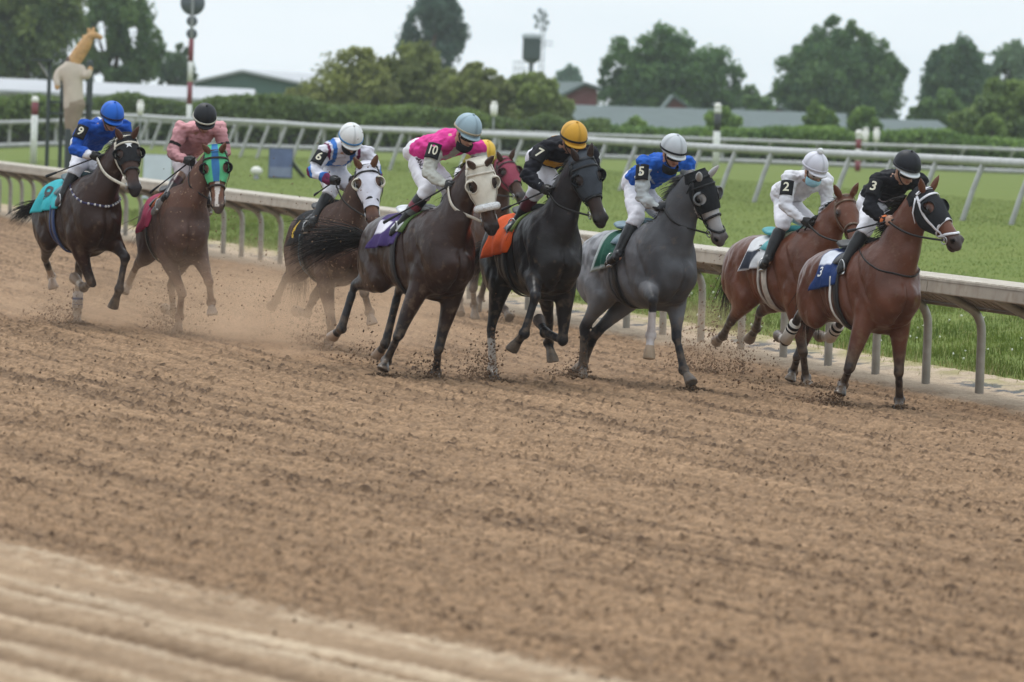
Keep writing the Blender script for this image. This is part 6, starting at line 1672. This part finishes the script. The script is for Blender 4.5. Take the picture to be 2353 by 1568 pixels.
SPECS.append(dict(id='h2', tail=(-.8, .4, -.5), s=237, z=ZD, withers=(548, 530), hside=0.25, yaw=30, pitch=4, poll=(745, 385), nose=(812, 628), nsign=1, hroll=8, pollx=1.02, coat=(.108, .036, .0175), points=(.028, .020, .018), coatmat=cm_gloss,
    label='bright bay racehorse with bare face and brown bridle galloping on the rail behind the leader',
    FR=dict(k=(528, 1165, 1), f=(545, 1300, -1), t=(558, 1352, 1)), FL=dict(k=(502, 1190, 1), f=(478, 1270, -1), t=(462, 1315, 1), dx=-.05),
    HR=dict(k=(155, 1010, -1), f=(118, 1085, -1), t=(82, 1115, -1)), HL=dict(k=(305, 965, -1), f=(290, 1045, -1), t=(252, 1105, -1)),
    bridle=(.11, .065, .040), noseband=(.09, .055, .035), mane_len=.12, mane_side=.1, muzzle=(.05, .035, .03),
    cloth=dict(c=(.56, .56, .57), patch=((.0, .45, .62, .98), (.03, .035, .05)), x=(-.17, .20, 1.6), edge=(.60, .60, .62), num=('2', M_NUMK, .28, (.45, .55))), pad=(.30, .31, .22), overgirth=(.40, .36, .32), girth=(.42, .37, .32), saddle=(.05, .28, .30),
    rider=dict(label='jockey all in white with number 2, white pompom cap and pale blue face mask', head=(596, 208), nb=(560, 275), pel=(445, 355), Rs=(460, 275), Re=(440, 420), Rw=(518, 482), Rh=(560, 512), Ls=(645, 290), Le=(655, 395), Lw=(625, 465), Lh=(595, 505),
        hip=(435, 420), knee=(425, 512), ankle=(342, 700), toe=(320, 735), shirt=(.64, .63, .66), cap=(.56, .55, .60), cap_rim=(.60, .59, .63), band=(.52, .51, .56), pompom=True, num='2', mask=(.30, .52, .60), mask_u=-.104, goggle=(.45, .42, .38), glove=(.02, .019, .018), breech_t=.06, boot_t=.22,
        skin=(.40, .23, .16), hy=.06, whip=((505, 500), (498, 548), (.42, -.30, 1.5)), whip_label='short black riding whip held by the rider in white')))
SPECS.append(dict(id='h5', s=247, z=ZC, withers=(1085, 600), hside=0.05, yaw=29, pitch=6, poll=(1310, 385), nose=(1432, 722), nsign=1, hroll=-6, pollx=1.02, coat=(.135, .135, .143), points=(.020, .019, .021), coatmat=cm_grey, dapple=True, neckc=(.115, .114, .120), chest=(.034, .034, .038), head=(.38, .37, .37), earc=(.42, .41, .41), muzzle=(.10, .085, .085),
    label='dapple grey racehorse with white face in a black hood with pale lined eye cups',
    FR=dict(k=(1062, 1020, 1), f=(1050, 1205, -1), t=(1040, 1330, 1), dx=.08, dz=.06), FL=dict(k=(1185, 1215, 1), f=(1222, 1385, 1), t=(1265, 1455, 1)),
    HR=dict(k=(702, 1160, -1), f=(695, 1370, 1), t=(695, 1440, 1), dx=.08), HL=dict(k=(765, 1190, -1), f=(700, 1335, -1), t=(655, 1400, 1)),
    leg=dict(FR=dict(sock=.35, sockc=(.46, .42, .41), hoof=(.30, .22, .15)), FL=dict(hoof=(.14, .12, .105))), mane=(.075, .075, .078), tailc=(.40, .38, .36), tail=(-.7, -.35, .75), tail_len=.45,
    hood=dict(c=(.013, .014, .016), rim=(.016, .017, .019), cup=(.16, .165, .17), t1=.50, hole=.060), bridle=(.013, .013, .014), fig8=True, mane_len=.14,
    cloth=dict(c=(.014, .075, .05), edge=(.36, .40, .39), x=(-.15, .18, 1.75)), pad=(.32, .34, .18), saddle=(.13, .20, .24), overgirth=(.05, .05, .055),
    rider=dict(label='jockey in blue silks with grey sleeves, number 5 and a silver cap', head=(1172, 225), nb=(1135, 300), pel=(985, 400), Rs=(1015, 305), Re=(1003, 480), Rw=(1062, 522), Rh=(1112, 530), Ls=(1240, 310), Le=(1240, 420), Lw=(1190, 490), Lh=(1148, 520),
        hip=(968, 455), knee=(975, 592), ankle=(872, 790), toe=(828, 832), shirt=(.018, .095, .40), paint=p_silver5, cap=(.46, .48, .50), cap_rim=(.56, .58, .59), band=(.014, .014, .016), num='5', num_t=.34, glove=(.014, .014, .016), skin=(.40, .21, .14), hy=.05, mask=(.014, .014, .016), mask_u=-.150)))
SPECS.append(dict(id='h7', s=254, z=ZC, withers=(508, 530), hside=0.22, yaw=20, pitch=4, poll=(690, 295), nose=(800, 622), nsign=1, hroll=-6, pollx=1.0, coat=(.013, .011, .011), points=(.012, .011, .012), coatmat=cm_dark, head=(.035, .023, .020), muzzle=(.022, .019, .019), neckc=(.014, .011, .012),
    label='near black racehorse in a dark grey hood with an orange saddle cloth',
    FR=dict(k=(447, 1000, 1), f=(388, 1195, -1), t=(318, 1285, -1), dx=.10, dz=.08), FL=dict(k=(590, 1232, 1), f=(497, 1190, -1), t=(462, 1120, -1)),
    HR=dict(k=(214, 1175, -1), f=(222, 1385, 1), t=(234, 1455, 1), dx=.06), HL=dict(k=(520, 1120, -1), f=(515, 1245, -1), t=(540, 1345, 1), dx=.15),
    leg=dict(HR=dict(sock=.25, sockc=(.40, .36, .32), hoof=(.05, .045, .042)), FR=dict(hoof=(.075, .058, .045)), FL=dict(hoof=(.09, .07, .06))), ears=(.9, 0),
    hood=dict(c=(.040, .046, .056), rim=(.035, .04, .048), cup=(.016, .018, .02), t1=.56), bridle=(.012, .012, .013),
    cloth=dict(c=(.60, .085, .014), num=('7', M_NUMK, .34, (.25, .60)), x=(-.30, .26, 1.75)), pad=(.12, .16, .04), saddle=(.03, .03, .03), girth=(.016, .016, .017),
    rider=dict(label='jockey in black silks with number 7, yellow patches and a golden yellow cap', head=(650, 160), nb=(610, 220), pel=(485, 285), Rs=(500, 225), Re=(400, 372), Rw=(482, 438), Rh=(532, 462), Ls=(730, 250), Le=(752, 340), Lw=(660, 430), Lh=(600, 465),
        hip=(480, 335), knee=(450, 452), ankle=(350, 610), toe=(312, 648), shirt=(.014, .014, .019), paint=p_black7, cap=(.54, .29, .035), band=(.016, .015, .015), num='7', num_t=.30, glove=(.02, .018, .016), boot=[(0, (.085, .012, .022)), (.45, (.02, .02, .022))], toe_c=(.22, .23, .25),
        cuff=[(.035, .065, (.58, .58, .58)), (.085, .105, (.58, .58, .58))], skin=(.25, .125, .080), hy=.05, whip=((530, 485), (270, 550), (.0, -.46, 1.5)), whip_label='black riding whip held by the rider with the golden cap')))
SPECS.append(dict(id='h10', s=254, z=ZB, withers=(980, 560), hside=0.42, yaw=28, pitch=3, poll=(1195, 345), nose=(1270, 695), nsign=1, hroll=-5, pollx=1.02, coat=(.028, .0128, .0088), points=(.017, .015, .016), coatmat=cm_gloss, chest=(.030, .014, .011), head=(.07, .038, .028), muzzle=(.028, .022, .022),
    label='dark brown racehorse in a cream white hood with a fluffy white noseband',
    FR=dict(k=(775, 1232, 1), f=(712, 1365, -1), t=(692, 1412, 1)), FL=dict(k=(985, 1305, 1), f=(972, 1425, -1), t=(970, 1478, 1)),
    HR=dict(k=(548, 965, -1), f=(478, 1195, -1), t=(425, 1245, -1)), HL=dict(k=(780, 985, -1), f=(708, 1275, -1), t=(660, 1345, -1)),
    leg=dict(HR=dict(hoof=(.30, .21, .15)), HL=dict(hoof=(.30, .21, .15)), FR=dict(hoof=(.022, .019, .018)), FL=dict(hoof=(.022, .019, .018))), tail=(-.7, -.6, .26), tail_len=.70, tail_n=480,
    hood=dict(c=(.60, .56, .48), rim=(.56, .52, .44), cup=(.60, .56, .48), hole=.062, cupd=.035), bridle=(.55, .51, .44), noseband=(.02, .02, .02), reins=(.52, .48, .41), rein_w=.028, fleece=True,
    cloth=dict(c=(.050, .030, .115), patch=((0, .42, .40, .72), (.60, .58, .64)), x=(-.24, .20, 1.5)), pad=(.06, .10, .03), saddle=(.55, .56, .58), girth=(.02, .018, .02),
    rider=dict(label='jockey in a bright pink vest with grey sleeves, number 10, pale blue grey cap', head=(1143, 146), nb=(1092, 210), pel=(895, 270), Rs=(975, 240), Re=(930, 380), Rw=(1012, 435), Rh=(1060, 468), Ls=(1190, 255), Le=(1205, 345), Lw=(1140, 425), Lh=(1095, 468),
        hip=(890, 335), knee=(930, 468), ankle=(795, 645), toe=(748, 690), shirt=(.62, .045, .255), paint=p_pinkvest, cap=(.27, .36, .41), band=(.36, .31, .22), num='10', num_t=.30, num_w=.085, glove=(.014, .014, .015), boot=[(0, (.015, .015, .016)), (.22, (.16, .025, .04)), (.42, (.10, .105, .11)), (.62, (.015, .015, .016))],
        skin=(.46, .26, .18), mask=(.016, .016, .018), mask_u=-.122, hy=.10, hr=-4, pants_text='M. SANCHEZ', pt_line=((862, 272), (918, 398)), pts=24, whip=((1000, 520), (698, 642), (.0, -.46, 1.55)), whip_label='long black riding whip held low by the rider in the pink vest')))
SPECS.append(dict(id='hx', s=188, z=ZC, withers=(205, 480), hside=0.2, yaw=22, pitch=3, poll=(285, 305), nose=(385, 490), nsign=1, hroll=-4, pollx=1.0, coat=(.060, .030, .020), points=(.040, .028, .024), coatmat=cm_dark,
    label='dark bay racehorse in a dusty rose hood mostly hidden between two darker horses',
    FR=dict(k=(122, 960, 1), f=(125, 1045, -1), t=(132, 1120, 1)), FL=dict(k=(255, 1000, 1), f=(285, 1070, 1), t=(312, 1115, 1)),
    HR=dict(k=(60, 900, -1), f=(50, 1020, 1), t=(55, 1095, 1)), HL=dict(k=(190, 900, -1), f=(160, 1010, -1), t=(140, 1080, 1)),
    hood=dict(c=(.22, .045, .070), rim=(.16, .035, .05), cup=(.05, .02, .025)), bridle=(.03, .02, .018),
    cloth=dict(c=(.30, .30, .32)), rider=dict(label='jockey with a bright yellow cap half hidden behind the rider in the pink vest', head=(188, 240), nb=(165, 280), shirt=(.20, .17, .03), cap=(.66, .42, .06), peak=(.62, .42, .12), band=(.60, .40, .10), glove=(.02, .02, .02), skin=(.36, .20, .13))))
SPECS.append(dict(id='h6', s=230, z=ZB, withers=(470, 530), hside=0.32, yaw=19, pitch=5, poll=(610, 365), nose=(645, 640), nsign=1, hroll=2, pollx=1.0, coat=(.062, .034, .025), points=(.060, .042, .034), coatmat=cm_dusty, head=(.13, .060, .035), muzzle=(.09, .05, .04),
    label='dusty bay racehorse in a clean white hood with white eye cups',
    FR=dict(k=(424, 1165, 1), f=(412, 1270, -1), t=(408, 1325, 1)), FL=dict(k=(598, 1010, 1), f=(625, 1110, -1), t=(640, 1175, 1), dx=.05),
    HR=dict(k=(185, 935, -1), f=(138, 1045, -1), t=(112, 1080, -1)), HL=dict(k=(335, 1030, -1), f=(298, 1115, -1), t=(238, 1105, -1), dx=.10),
    hood=dict(c=(.58, .57, .63), rim=(.54, .53, .56), cup=(.60, .56, .46), t1=.72, hole=.060, cupd=.04), bridle=(.015, .014, .014), leg=dict(FR=dict(hoof=(.17, .12, .09)), FL=dict(hoof=(.15, .12, .10)), HR=dict(hoof=(.16, .12, .09)), HL=dict(hoof=(.2, .15, .12))),
    cloth=dict(c=(.016, .016, .018), num=('6', M_NUMY, .60, (.25, .70)), x=(-.22, .22, 1.65)), pad=(.02, .02, .02), overgirth=(.06, .10, .12), tail=(-.6, .1, -.6),
    rider=dict(label='jockey in white silks with blue and burgundy stripes, number 6 and a white cap', head=(530, 190), nb=(490, 255), pel=(425, 300), Rs=(388, 275), Re=(332, 370), Rw=(410, 418), Rh=(455, 428), Ls=(612, 275), Le=(645, 350), Lw=(575, 412), Lh=(525, 435),
        hip=(410, 385), knee=(428, 465), ankle=(328, 640), toe=(286, 688), shirt=(.60, .59, .65), paint=p_stripes, cap=(.64, .64, .63), cap_rim=(.64, .64, .63), band=(.05, .20, .42), num='6', num_t=.40, glove=(.013, .013, .014), mask=(.016, .016, .018), mask_u=-.088, skin=(.38, .21, .14), hp=-44,
        whip=((420, 440), (335, 498), (.1, -.42, 1.6)), whip_label='black riding whip held by the rider with blue and burgundy stripes')))
SPECS.append(dict(id='h1', s=223, z=ZA, withers=(1085, 580), hside=0.26, yaw=15, pitch=5, poll=(1285, 390), nose=(1303, 735), nsign=1, hroll=0, pollx=1.0, coat=(.082, .046, .036), points=(.115, .062, .042), coatmat=cm_dusty, head=(.16, .072, .045), neckc=(.10, .050, .035), muzzle=(.10, .075, .065), blaze=(.022, .50, .93),
    label='dust covered chestnut racehorse with white blaze in a green hood with blue stripe',
    FR=dict(k=(1085, 1225, 1), f=(1072, 1370, -1), t=(1058, 1478, 1)), FL=dict(k=(1248, 1160, 1), f=(1262, 1285, -1), t=(1268, 1360, 1)),
    HR=dict(k=(815, 1065, -1), f=(762, 1185, -1), t=(738, 1228, 1)), HL=dict(k=(1020, 1180, -1), f=(1040, 1355, -1), t=(985, 1320, -1), dx=.12),
    leg=dict(HR=dict(sock=.2, sockc=(.34, .27, .21), hoof=(.16, .12, .09)), HL=dict(sock=.5, sockc=(.36, .29, .23), hoof=(.30, .23, .17)), FR=dict(hoof=(.13, .09, .065)), FL=dict(hoof=(.15, .14, .14))), mane=(.15, .065, .035), tailc=(.10, .06, .045), ears=(.35, 24),
    hood=dict(c=(.10, .42, .20), stripe=(.045, .16, .36), rim=(.10, .34, .17), cup=(.015, .016, .018), t1=.52), bridle=(.035, .022, .018), mane_len=.09,
    cloth=dict(c=(.36, .045, .095), x=(-.22, .26, 1.8)), pad=(.46, .13, .05), saddle=(.02, .018, .018),
    rider=dict(label='jockey in dusty pink silks with black armbands and a black cap with white band', head=(1225, 172), nb=(1200, 245), pel=(1110, 375), Rs=(1085, 245), Re=(1028, 390), Rw=(1092, 428), Rh=(1145, 455), Ls=(1312, 250), Le=(1340, 380), Lw=(1265, 430), Lh=(1210, 462),
        hip=(1085, 435), knee=(1085, 515), ankle=(972, 690), toe=(922, 745), shirt=(.60, .30, .315), paint=p_pink1, cap=(.014, .015, .018), band=(.56, .54, .46), glove=(.03, .032, .033), cuff=[(.02, .05, (.45, .03, .03))], boot=[(0, (.20, .12, .08)), (.18, (.045, .012, .018)), (.5, (.018, .016, .017))], breech_t=.08, boot_t=.12, breeches=(.50, .45, .46), toe_c=(.20, .19, .19),
        skin=(.30, .155, .105), goggle=(.015, .015, .016), hp=-42, whip=((1120, 480), (898, 628), (.05, -.5, 1.55)), whip_label='black riding whip held by the rider in dusty pink')))
SPECS.append(dict(id='h9', s=222, z=ZA, withers=(545, 520), hside=0.3, yaw=25, pitch=3, poll=(752, 318), nose=(812, 625), nsign=1, hroll=-4, pollx=1.0, coat=(.026, .0110, .0070), points=(.022, .016, .015), coatmat=cm_dark, head=(.065, .033, .024), muzzle=(.028, .023, .024), earc=(.09, .042, .03),
    label='dark bay racehorse at the far left in a black hood with a white star',
    FR=dict(k=(545, 1165, 1), f=(500, 1195, -1), t=(440, 1135, -1), dz=.02), FL=dict(k=(748, 1015, 1), f=(712, 1205, -1), t=(672, 1320, -1), dx=.08, dz=.05),
    HR=dict(k=(268, 1020, -1), f=(308, 1130, -1), t=(320, 1205, 1)), HL=dict(k=(470, 1090, -1), f=(462, 1345, 1), t=(460, 1440, 1), dx=.10),
    leg=dict(HR=dict(sock=.55, sockc=(.27, .20, .15), hoof=(.12, .08, .06)), FR=dict(sock=1.3, hoof=(.22, .16, .12)), HL=dict(sock=.3, sockc=(.34, .28, .22), hoof=(.13, .10, .08)), FL=dict(hoof=(.035, .028, .025))), wraps=dict(HL=[(.62, .70, (.05, .10, .22)), (.76, .82, (.05, .10, .22)), (.5, .9, (.40, .38, .37))][::-1]),
    hood=dict(c=(.018, .018, .020), star=True, rim=(.022, .022, .024), cup=(.015, .015, .017), t1=.46, hole=.058), bridle=(.50, .46, .38), noseband=(.018, .016, .016), reins=(.52, .48, .40), rein_w=.03, tail=(-1.0, -.55, .1), tail_len=.45,
    cloth=dict(c=(.035, .33, .37), num=('9', M_NUMK, .62, (.36, .62)), x=(-.40, .26, 1.55)), pad=(.02, .12, .13), girth=(.015, .035, .11), overgirth=(.016, .038, .12), saddle=(.05, .09, .10), collar=dict(c=(.035, .035, .10), studs=(.60, .58, .56), w=.022),
    rider=dict(label='jockey in royal blue silks with number 9 and a blue cap with dark band', head=(672, 158), nb=(625, 232), pel=(512, 335), Rs=(508, 235), Re=(445, 368), Rw=(525, 398), Rh=(592, 425), Ls=(745, 235), Le=(765, 320), Lw=(700, 392), Lh=(645, 425),
        hip=(490, 425), knee=(455, 492), ankle=(378, 635), toe=(346, 688), shirt=(.014, .075, .36), paint=p_blue9, cap=(.016, .115, .50), band=(.016, .02, .06), num='9', num_t=.34, glove=(.013, .013, .014), skin=(.30, .155, .10), boot_t=.20, toe_c=(.06, .055, .06), hy=.05,
        whip=((560, 435), (275, 532), (.1, -.5, 1.6)), whip_label='black riding whip held by the rider in royal blue')))

for s in SPECS:
    build_horse(s); dress_horse(s); build_rider(s)

# ================================================================== kicked up dirt and hanging dust
def spray(n, foot, back, spread, height, rmin, rmax, rng):
    """clods thrown up behind a hoof: foot point, direction they fly in"""
    u = rng.random(n) ** 1.4; b = nrm(back)
    p = foot + b * (u * spread)[:, None] + rng.normal(size=(n, 3)) * (np.array([.10, .16, .02]) * (.3 + u[:, None]))
    p[:, 2] = foot[2] + np.abs(rng.normal(size=n)) * height * (1 - .45 * u) * rng.random(n)
    return p, rmin + (rmax - rmin) * rng.random(n) ** 3
def hoof_pt(i, kk): return next(s for s in SPECS if s['id'] == i)['legs'][kk][4]
rng = np.random.default_rng(77); PP = []; RR = []
for i, kk, n, spread, hh in (('h3', 'FR', 800, .5, .14), ('h3', 'HR', 300, 1.2, .35), ('h2', 'HR', 1500, .9, .75), ('h2', 'HL', 900, .9, .55), ('h5', 'HR', 800, .6, .18), ('h5', 'FL', 60, .3, .05),
                            ('h10', 'FL', 300, .5, .2), ('h7', 'HR', 1100, .8, .34), ('h10', 'HL', 200, .9, .35), ('h6', 'FR', 700, 1.2, .6), ('h6', 'HR', 500, 1.3, .7), ('h6', 'FL', 200, 1.0, .7),
                            ('h1', 'FR', 450, 1.1, .35), ('h1', 'HL', 350, 1.0, .5), ('h1', 'FL', 150, .6, 1.1), ('h9', 'HL', 500, 1.1, .28), ('h9', 'HR', 150, .9, .4), ('hx', 'FL', 200, .6, .3)):
    h = next(s for s in SPECS if s['id'] == i)['h']; p = np.array(hoof_pt(i, kk)); p[2] = float(zg(p[0], p[1])) + .01
    a, b = spray(n, p, -h.F * (1, 1, 0), spread, hh, .003, .014, rng); PP.append(a); RR.append(b)
# finer grit hanging in the air over a wide band behind the leaders
for (px, py, n, sx, sy) in ((700, 560, 700, 260, 190), (480, 690, 500, 240, 60), (1010, 800, 250, 90, 50), (1690, 800, 500, 70, 80), (470, 520, 260, 90, 130), (1050, 380, 120, 400, 160), (760, 600, 300, 60, 120)):
    u = rng.normal(size=(n, 2)); dd_ = 43 + 10 * rng.random(n)
    a = np.array([at(px + sx * .5 * q[0], py + sy * .5 * q[1], d_) for q, d_ in zip(u, dd_)]); k = a[:, 2] > zg(a[:, 0], a[:, 1]) + .02
    PP.append(a[k]); RR.append(.0025 + .006 * rng.random(k.sum()) ** 3)
me = rocks_mesh('flying_dirt', np.concatenate(PP), np.concatenate(RR))
M_FLY = mat('flying damp dirt', (.15, .092, .058), .95, var=.3, vscale=2, spec=.1)
o = link('flying_dirt', me, M_FLY); tag(o, 'dark clods of dirt flying up behind the galloping hooves', 'flying dirt', kind='stuff')

# broken ground piled at planted hooves
def mound(p, r, h, n, rng):
    q = rng.normal(size=(n, 2)) * r * .5; z = h * np.exp(-(q ** 2).sum(1) / (r * r * .5))
    x, y = p[0] + q[:, 0], p[1] + q[:, 1]; return np.stack([x, y, zg(x, y) + .01 + z * rng.random(n)], 1), .006 + .016 * rng.random(n) ** 2
PP = []; RR = []
for i, kk in (('h3', 'FL'), ('h3', 'FR'), ('h2', 'FR'), ('h5', 'HR'), ('h5', 'HL'), ('h5', 'FL'), ('h7', 'HR'), ('h10', 'FL'), ('h10', 'FR'), ('h6', 'FR'), ('h1', 'FR'), ('h9', 'HL')):
    a, b = mound(hoof_pt(i, kk), .22, .05, 130, rng); PP.append(a); RR.append(b)
me = rocks_mesh('hoof_mounds', np.concatenate(PP), np.concatenate(RR))
o = link('hoof_dirt', me, M_CLOD); tag(o, 'loose dark dirt heaped round the planted hooves', 'dirt clods', kind='stuff')

def dust(name, label, c, r, density, seed):
    """a real volume of airborne dust in a soft edged ellipsoid"""
    mb = MB(); mb.ball((0, 0, 0), 1.0, n=12); me = mb.mesh(name); o = bpy.data.objects.new(name, me); COL.objects.link(o)
    o.location = [float(q) for q in c]; o.scale = r
    m = bpy.data.materials.new(name); m.use_nodes = True; N, L = m.node_tree.nodes, m.node_tree.links; N.clear()
    out = N.new('ShaderNodeOutputMaterial'); v = N.new('ShaderNodeVolumePrincipled'); v.inputs['Color'].default_value = (.82, .60, .42, 1)
    t = N.new('ShaderNodeTexCoord'); ln = N.new('ShaderNodeVectorMath'); ln.operation = 'LENGTH'; L.new(t.outputs['Object'], ln.inputs[0])
    fall = ramp(N, L, ln.outputs['Value'], .15, 1.0, (1, 1, 1), (0, 0, 0))
    nz_ = N.new('ShaderNodeTexNoise'); nz_.inputs['Scale'].default_value = 3.0; nz_.inputs['Detail'].default_value = 4; nz_.noise_dimensions = '4D'; nz_.inputs['W'].default_value = seed
    L.new(t.outputs['Object'], nz_.inputs[0]); k = ramp(N, L, nz_.outputs[0], .40, .68)
    mm = N.new('ShaderNodeMath'); mm.operation = 'MULTIPLY'; L.new(fall, mm.inputs[0]); L.new(k, mm.inputs[1])
    m2 = N.new('ShaderNodeMath'); m2.operation = 'MULTIPLY'; L.new(mm.outputs[0], m2.inputs[0]); m2.inputs[1].default_value = density; L.new(m2.outputs[0], v.inputs['Density'])
    L.new(v.outputs[0], out.inputs['Volume']); me.materials.append(m); tag(o, label, 'dust', kind='stuff'); return o
def foot(i, kk, dz=.2, back=.4):
    s = next(s for s in SPECS if s['id'] == i); p = np.array(s['legs'][kk][4]); p = p - s['h'].F * back; p[2] = float(zg(p[0], p[1])) + dz; return p
dust('dust_cloud', 'tan dust hanging low behind the white hooded dusty bay', foot('h6', 'FR', .35, .9), (2.3, 1.6, .85), 1.15, 1)
dust('dust_cloud', 'tan dust drifting behind the green hooded chestnut', foot('h1', 'FR', .25, .7), (1.9, 1.4, .6), .9, 2)
dust('dust_cloud', 'tan dust low behind the leftmost dark bay', foot('h9', 'HL', .2, .6), (1.6, 1.2, .45), 1.1, 3)
dust('dust_cloud', 'puff of dust behind the hind hooves of the bright bay', foot('h2', 'HR', .30, .1), (.8, .7, .55), 1.6, 4)
dust('dust_cloud', 'small dust puff at the hooves of the near black horse', foot('h7', 'HR', .12, .3), (.7, .6, .25), 1.0, 5)

dust('dust_cloud', 'tan dust between the white hooded horse and the cream hooded horse', foot('h10', 'HL', .35, 1.6), (1.6, 1.4, .6), .8, 6)
dust('dust_cloud', 'tan dust at the hind hooves of the dapple grey', foot('h5', 'HL', .10, .2), (.8, .7, .22), 1.2, 7)
# the summer haze between here and the far trees
hz = MB(); hz.box((0, 300, 20), (1500, 760, 46)); me = hz.mesh('haze', False); o = bpy.data.objects.new('haze', me); COL.objects.link(o)
m = bpy.data.materials.new('haze'); m.use_nodes = True; N, L = m.node_tree.nodes, m.node_tree.links; N.clear()
v = N.new('ShaderNodeVolumePrincipled'); v.inputs['Color'].default_value = (.86, .92, .97, 1); v.inputs['Density'].default_value = .00024; out = N.new('ShaderNodeOutputMaterial'); L.new(v.outputs[0], out.inputs['Volume'])
me.materials.append(m); tag(o, kind='stuff'); o.location = (0, 0, 0)
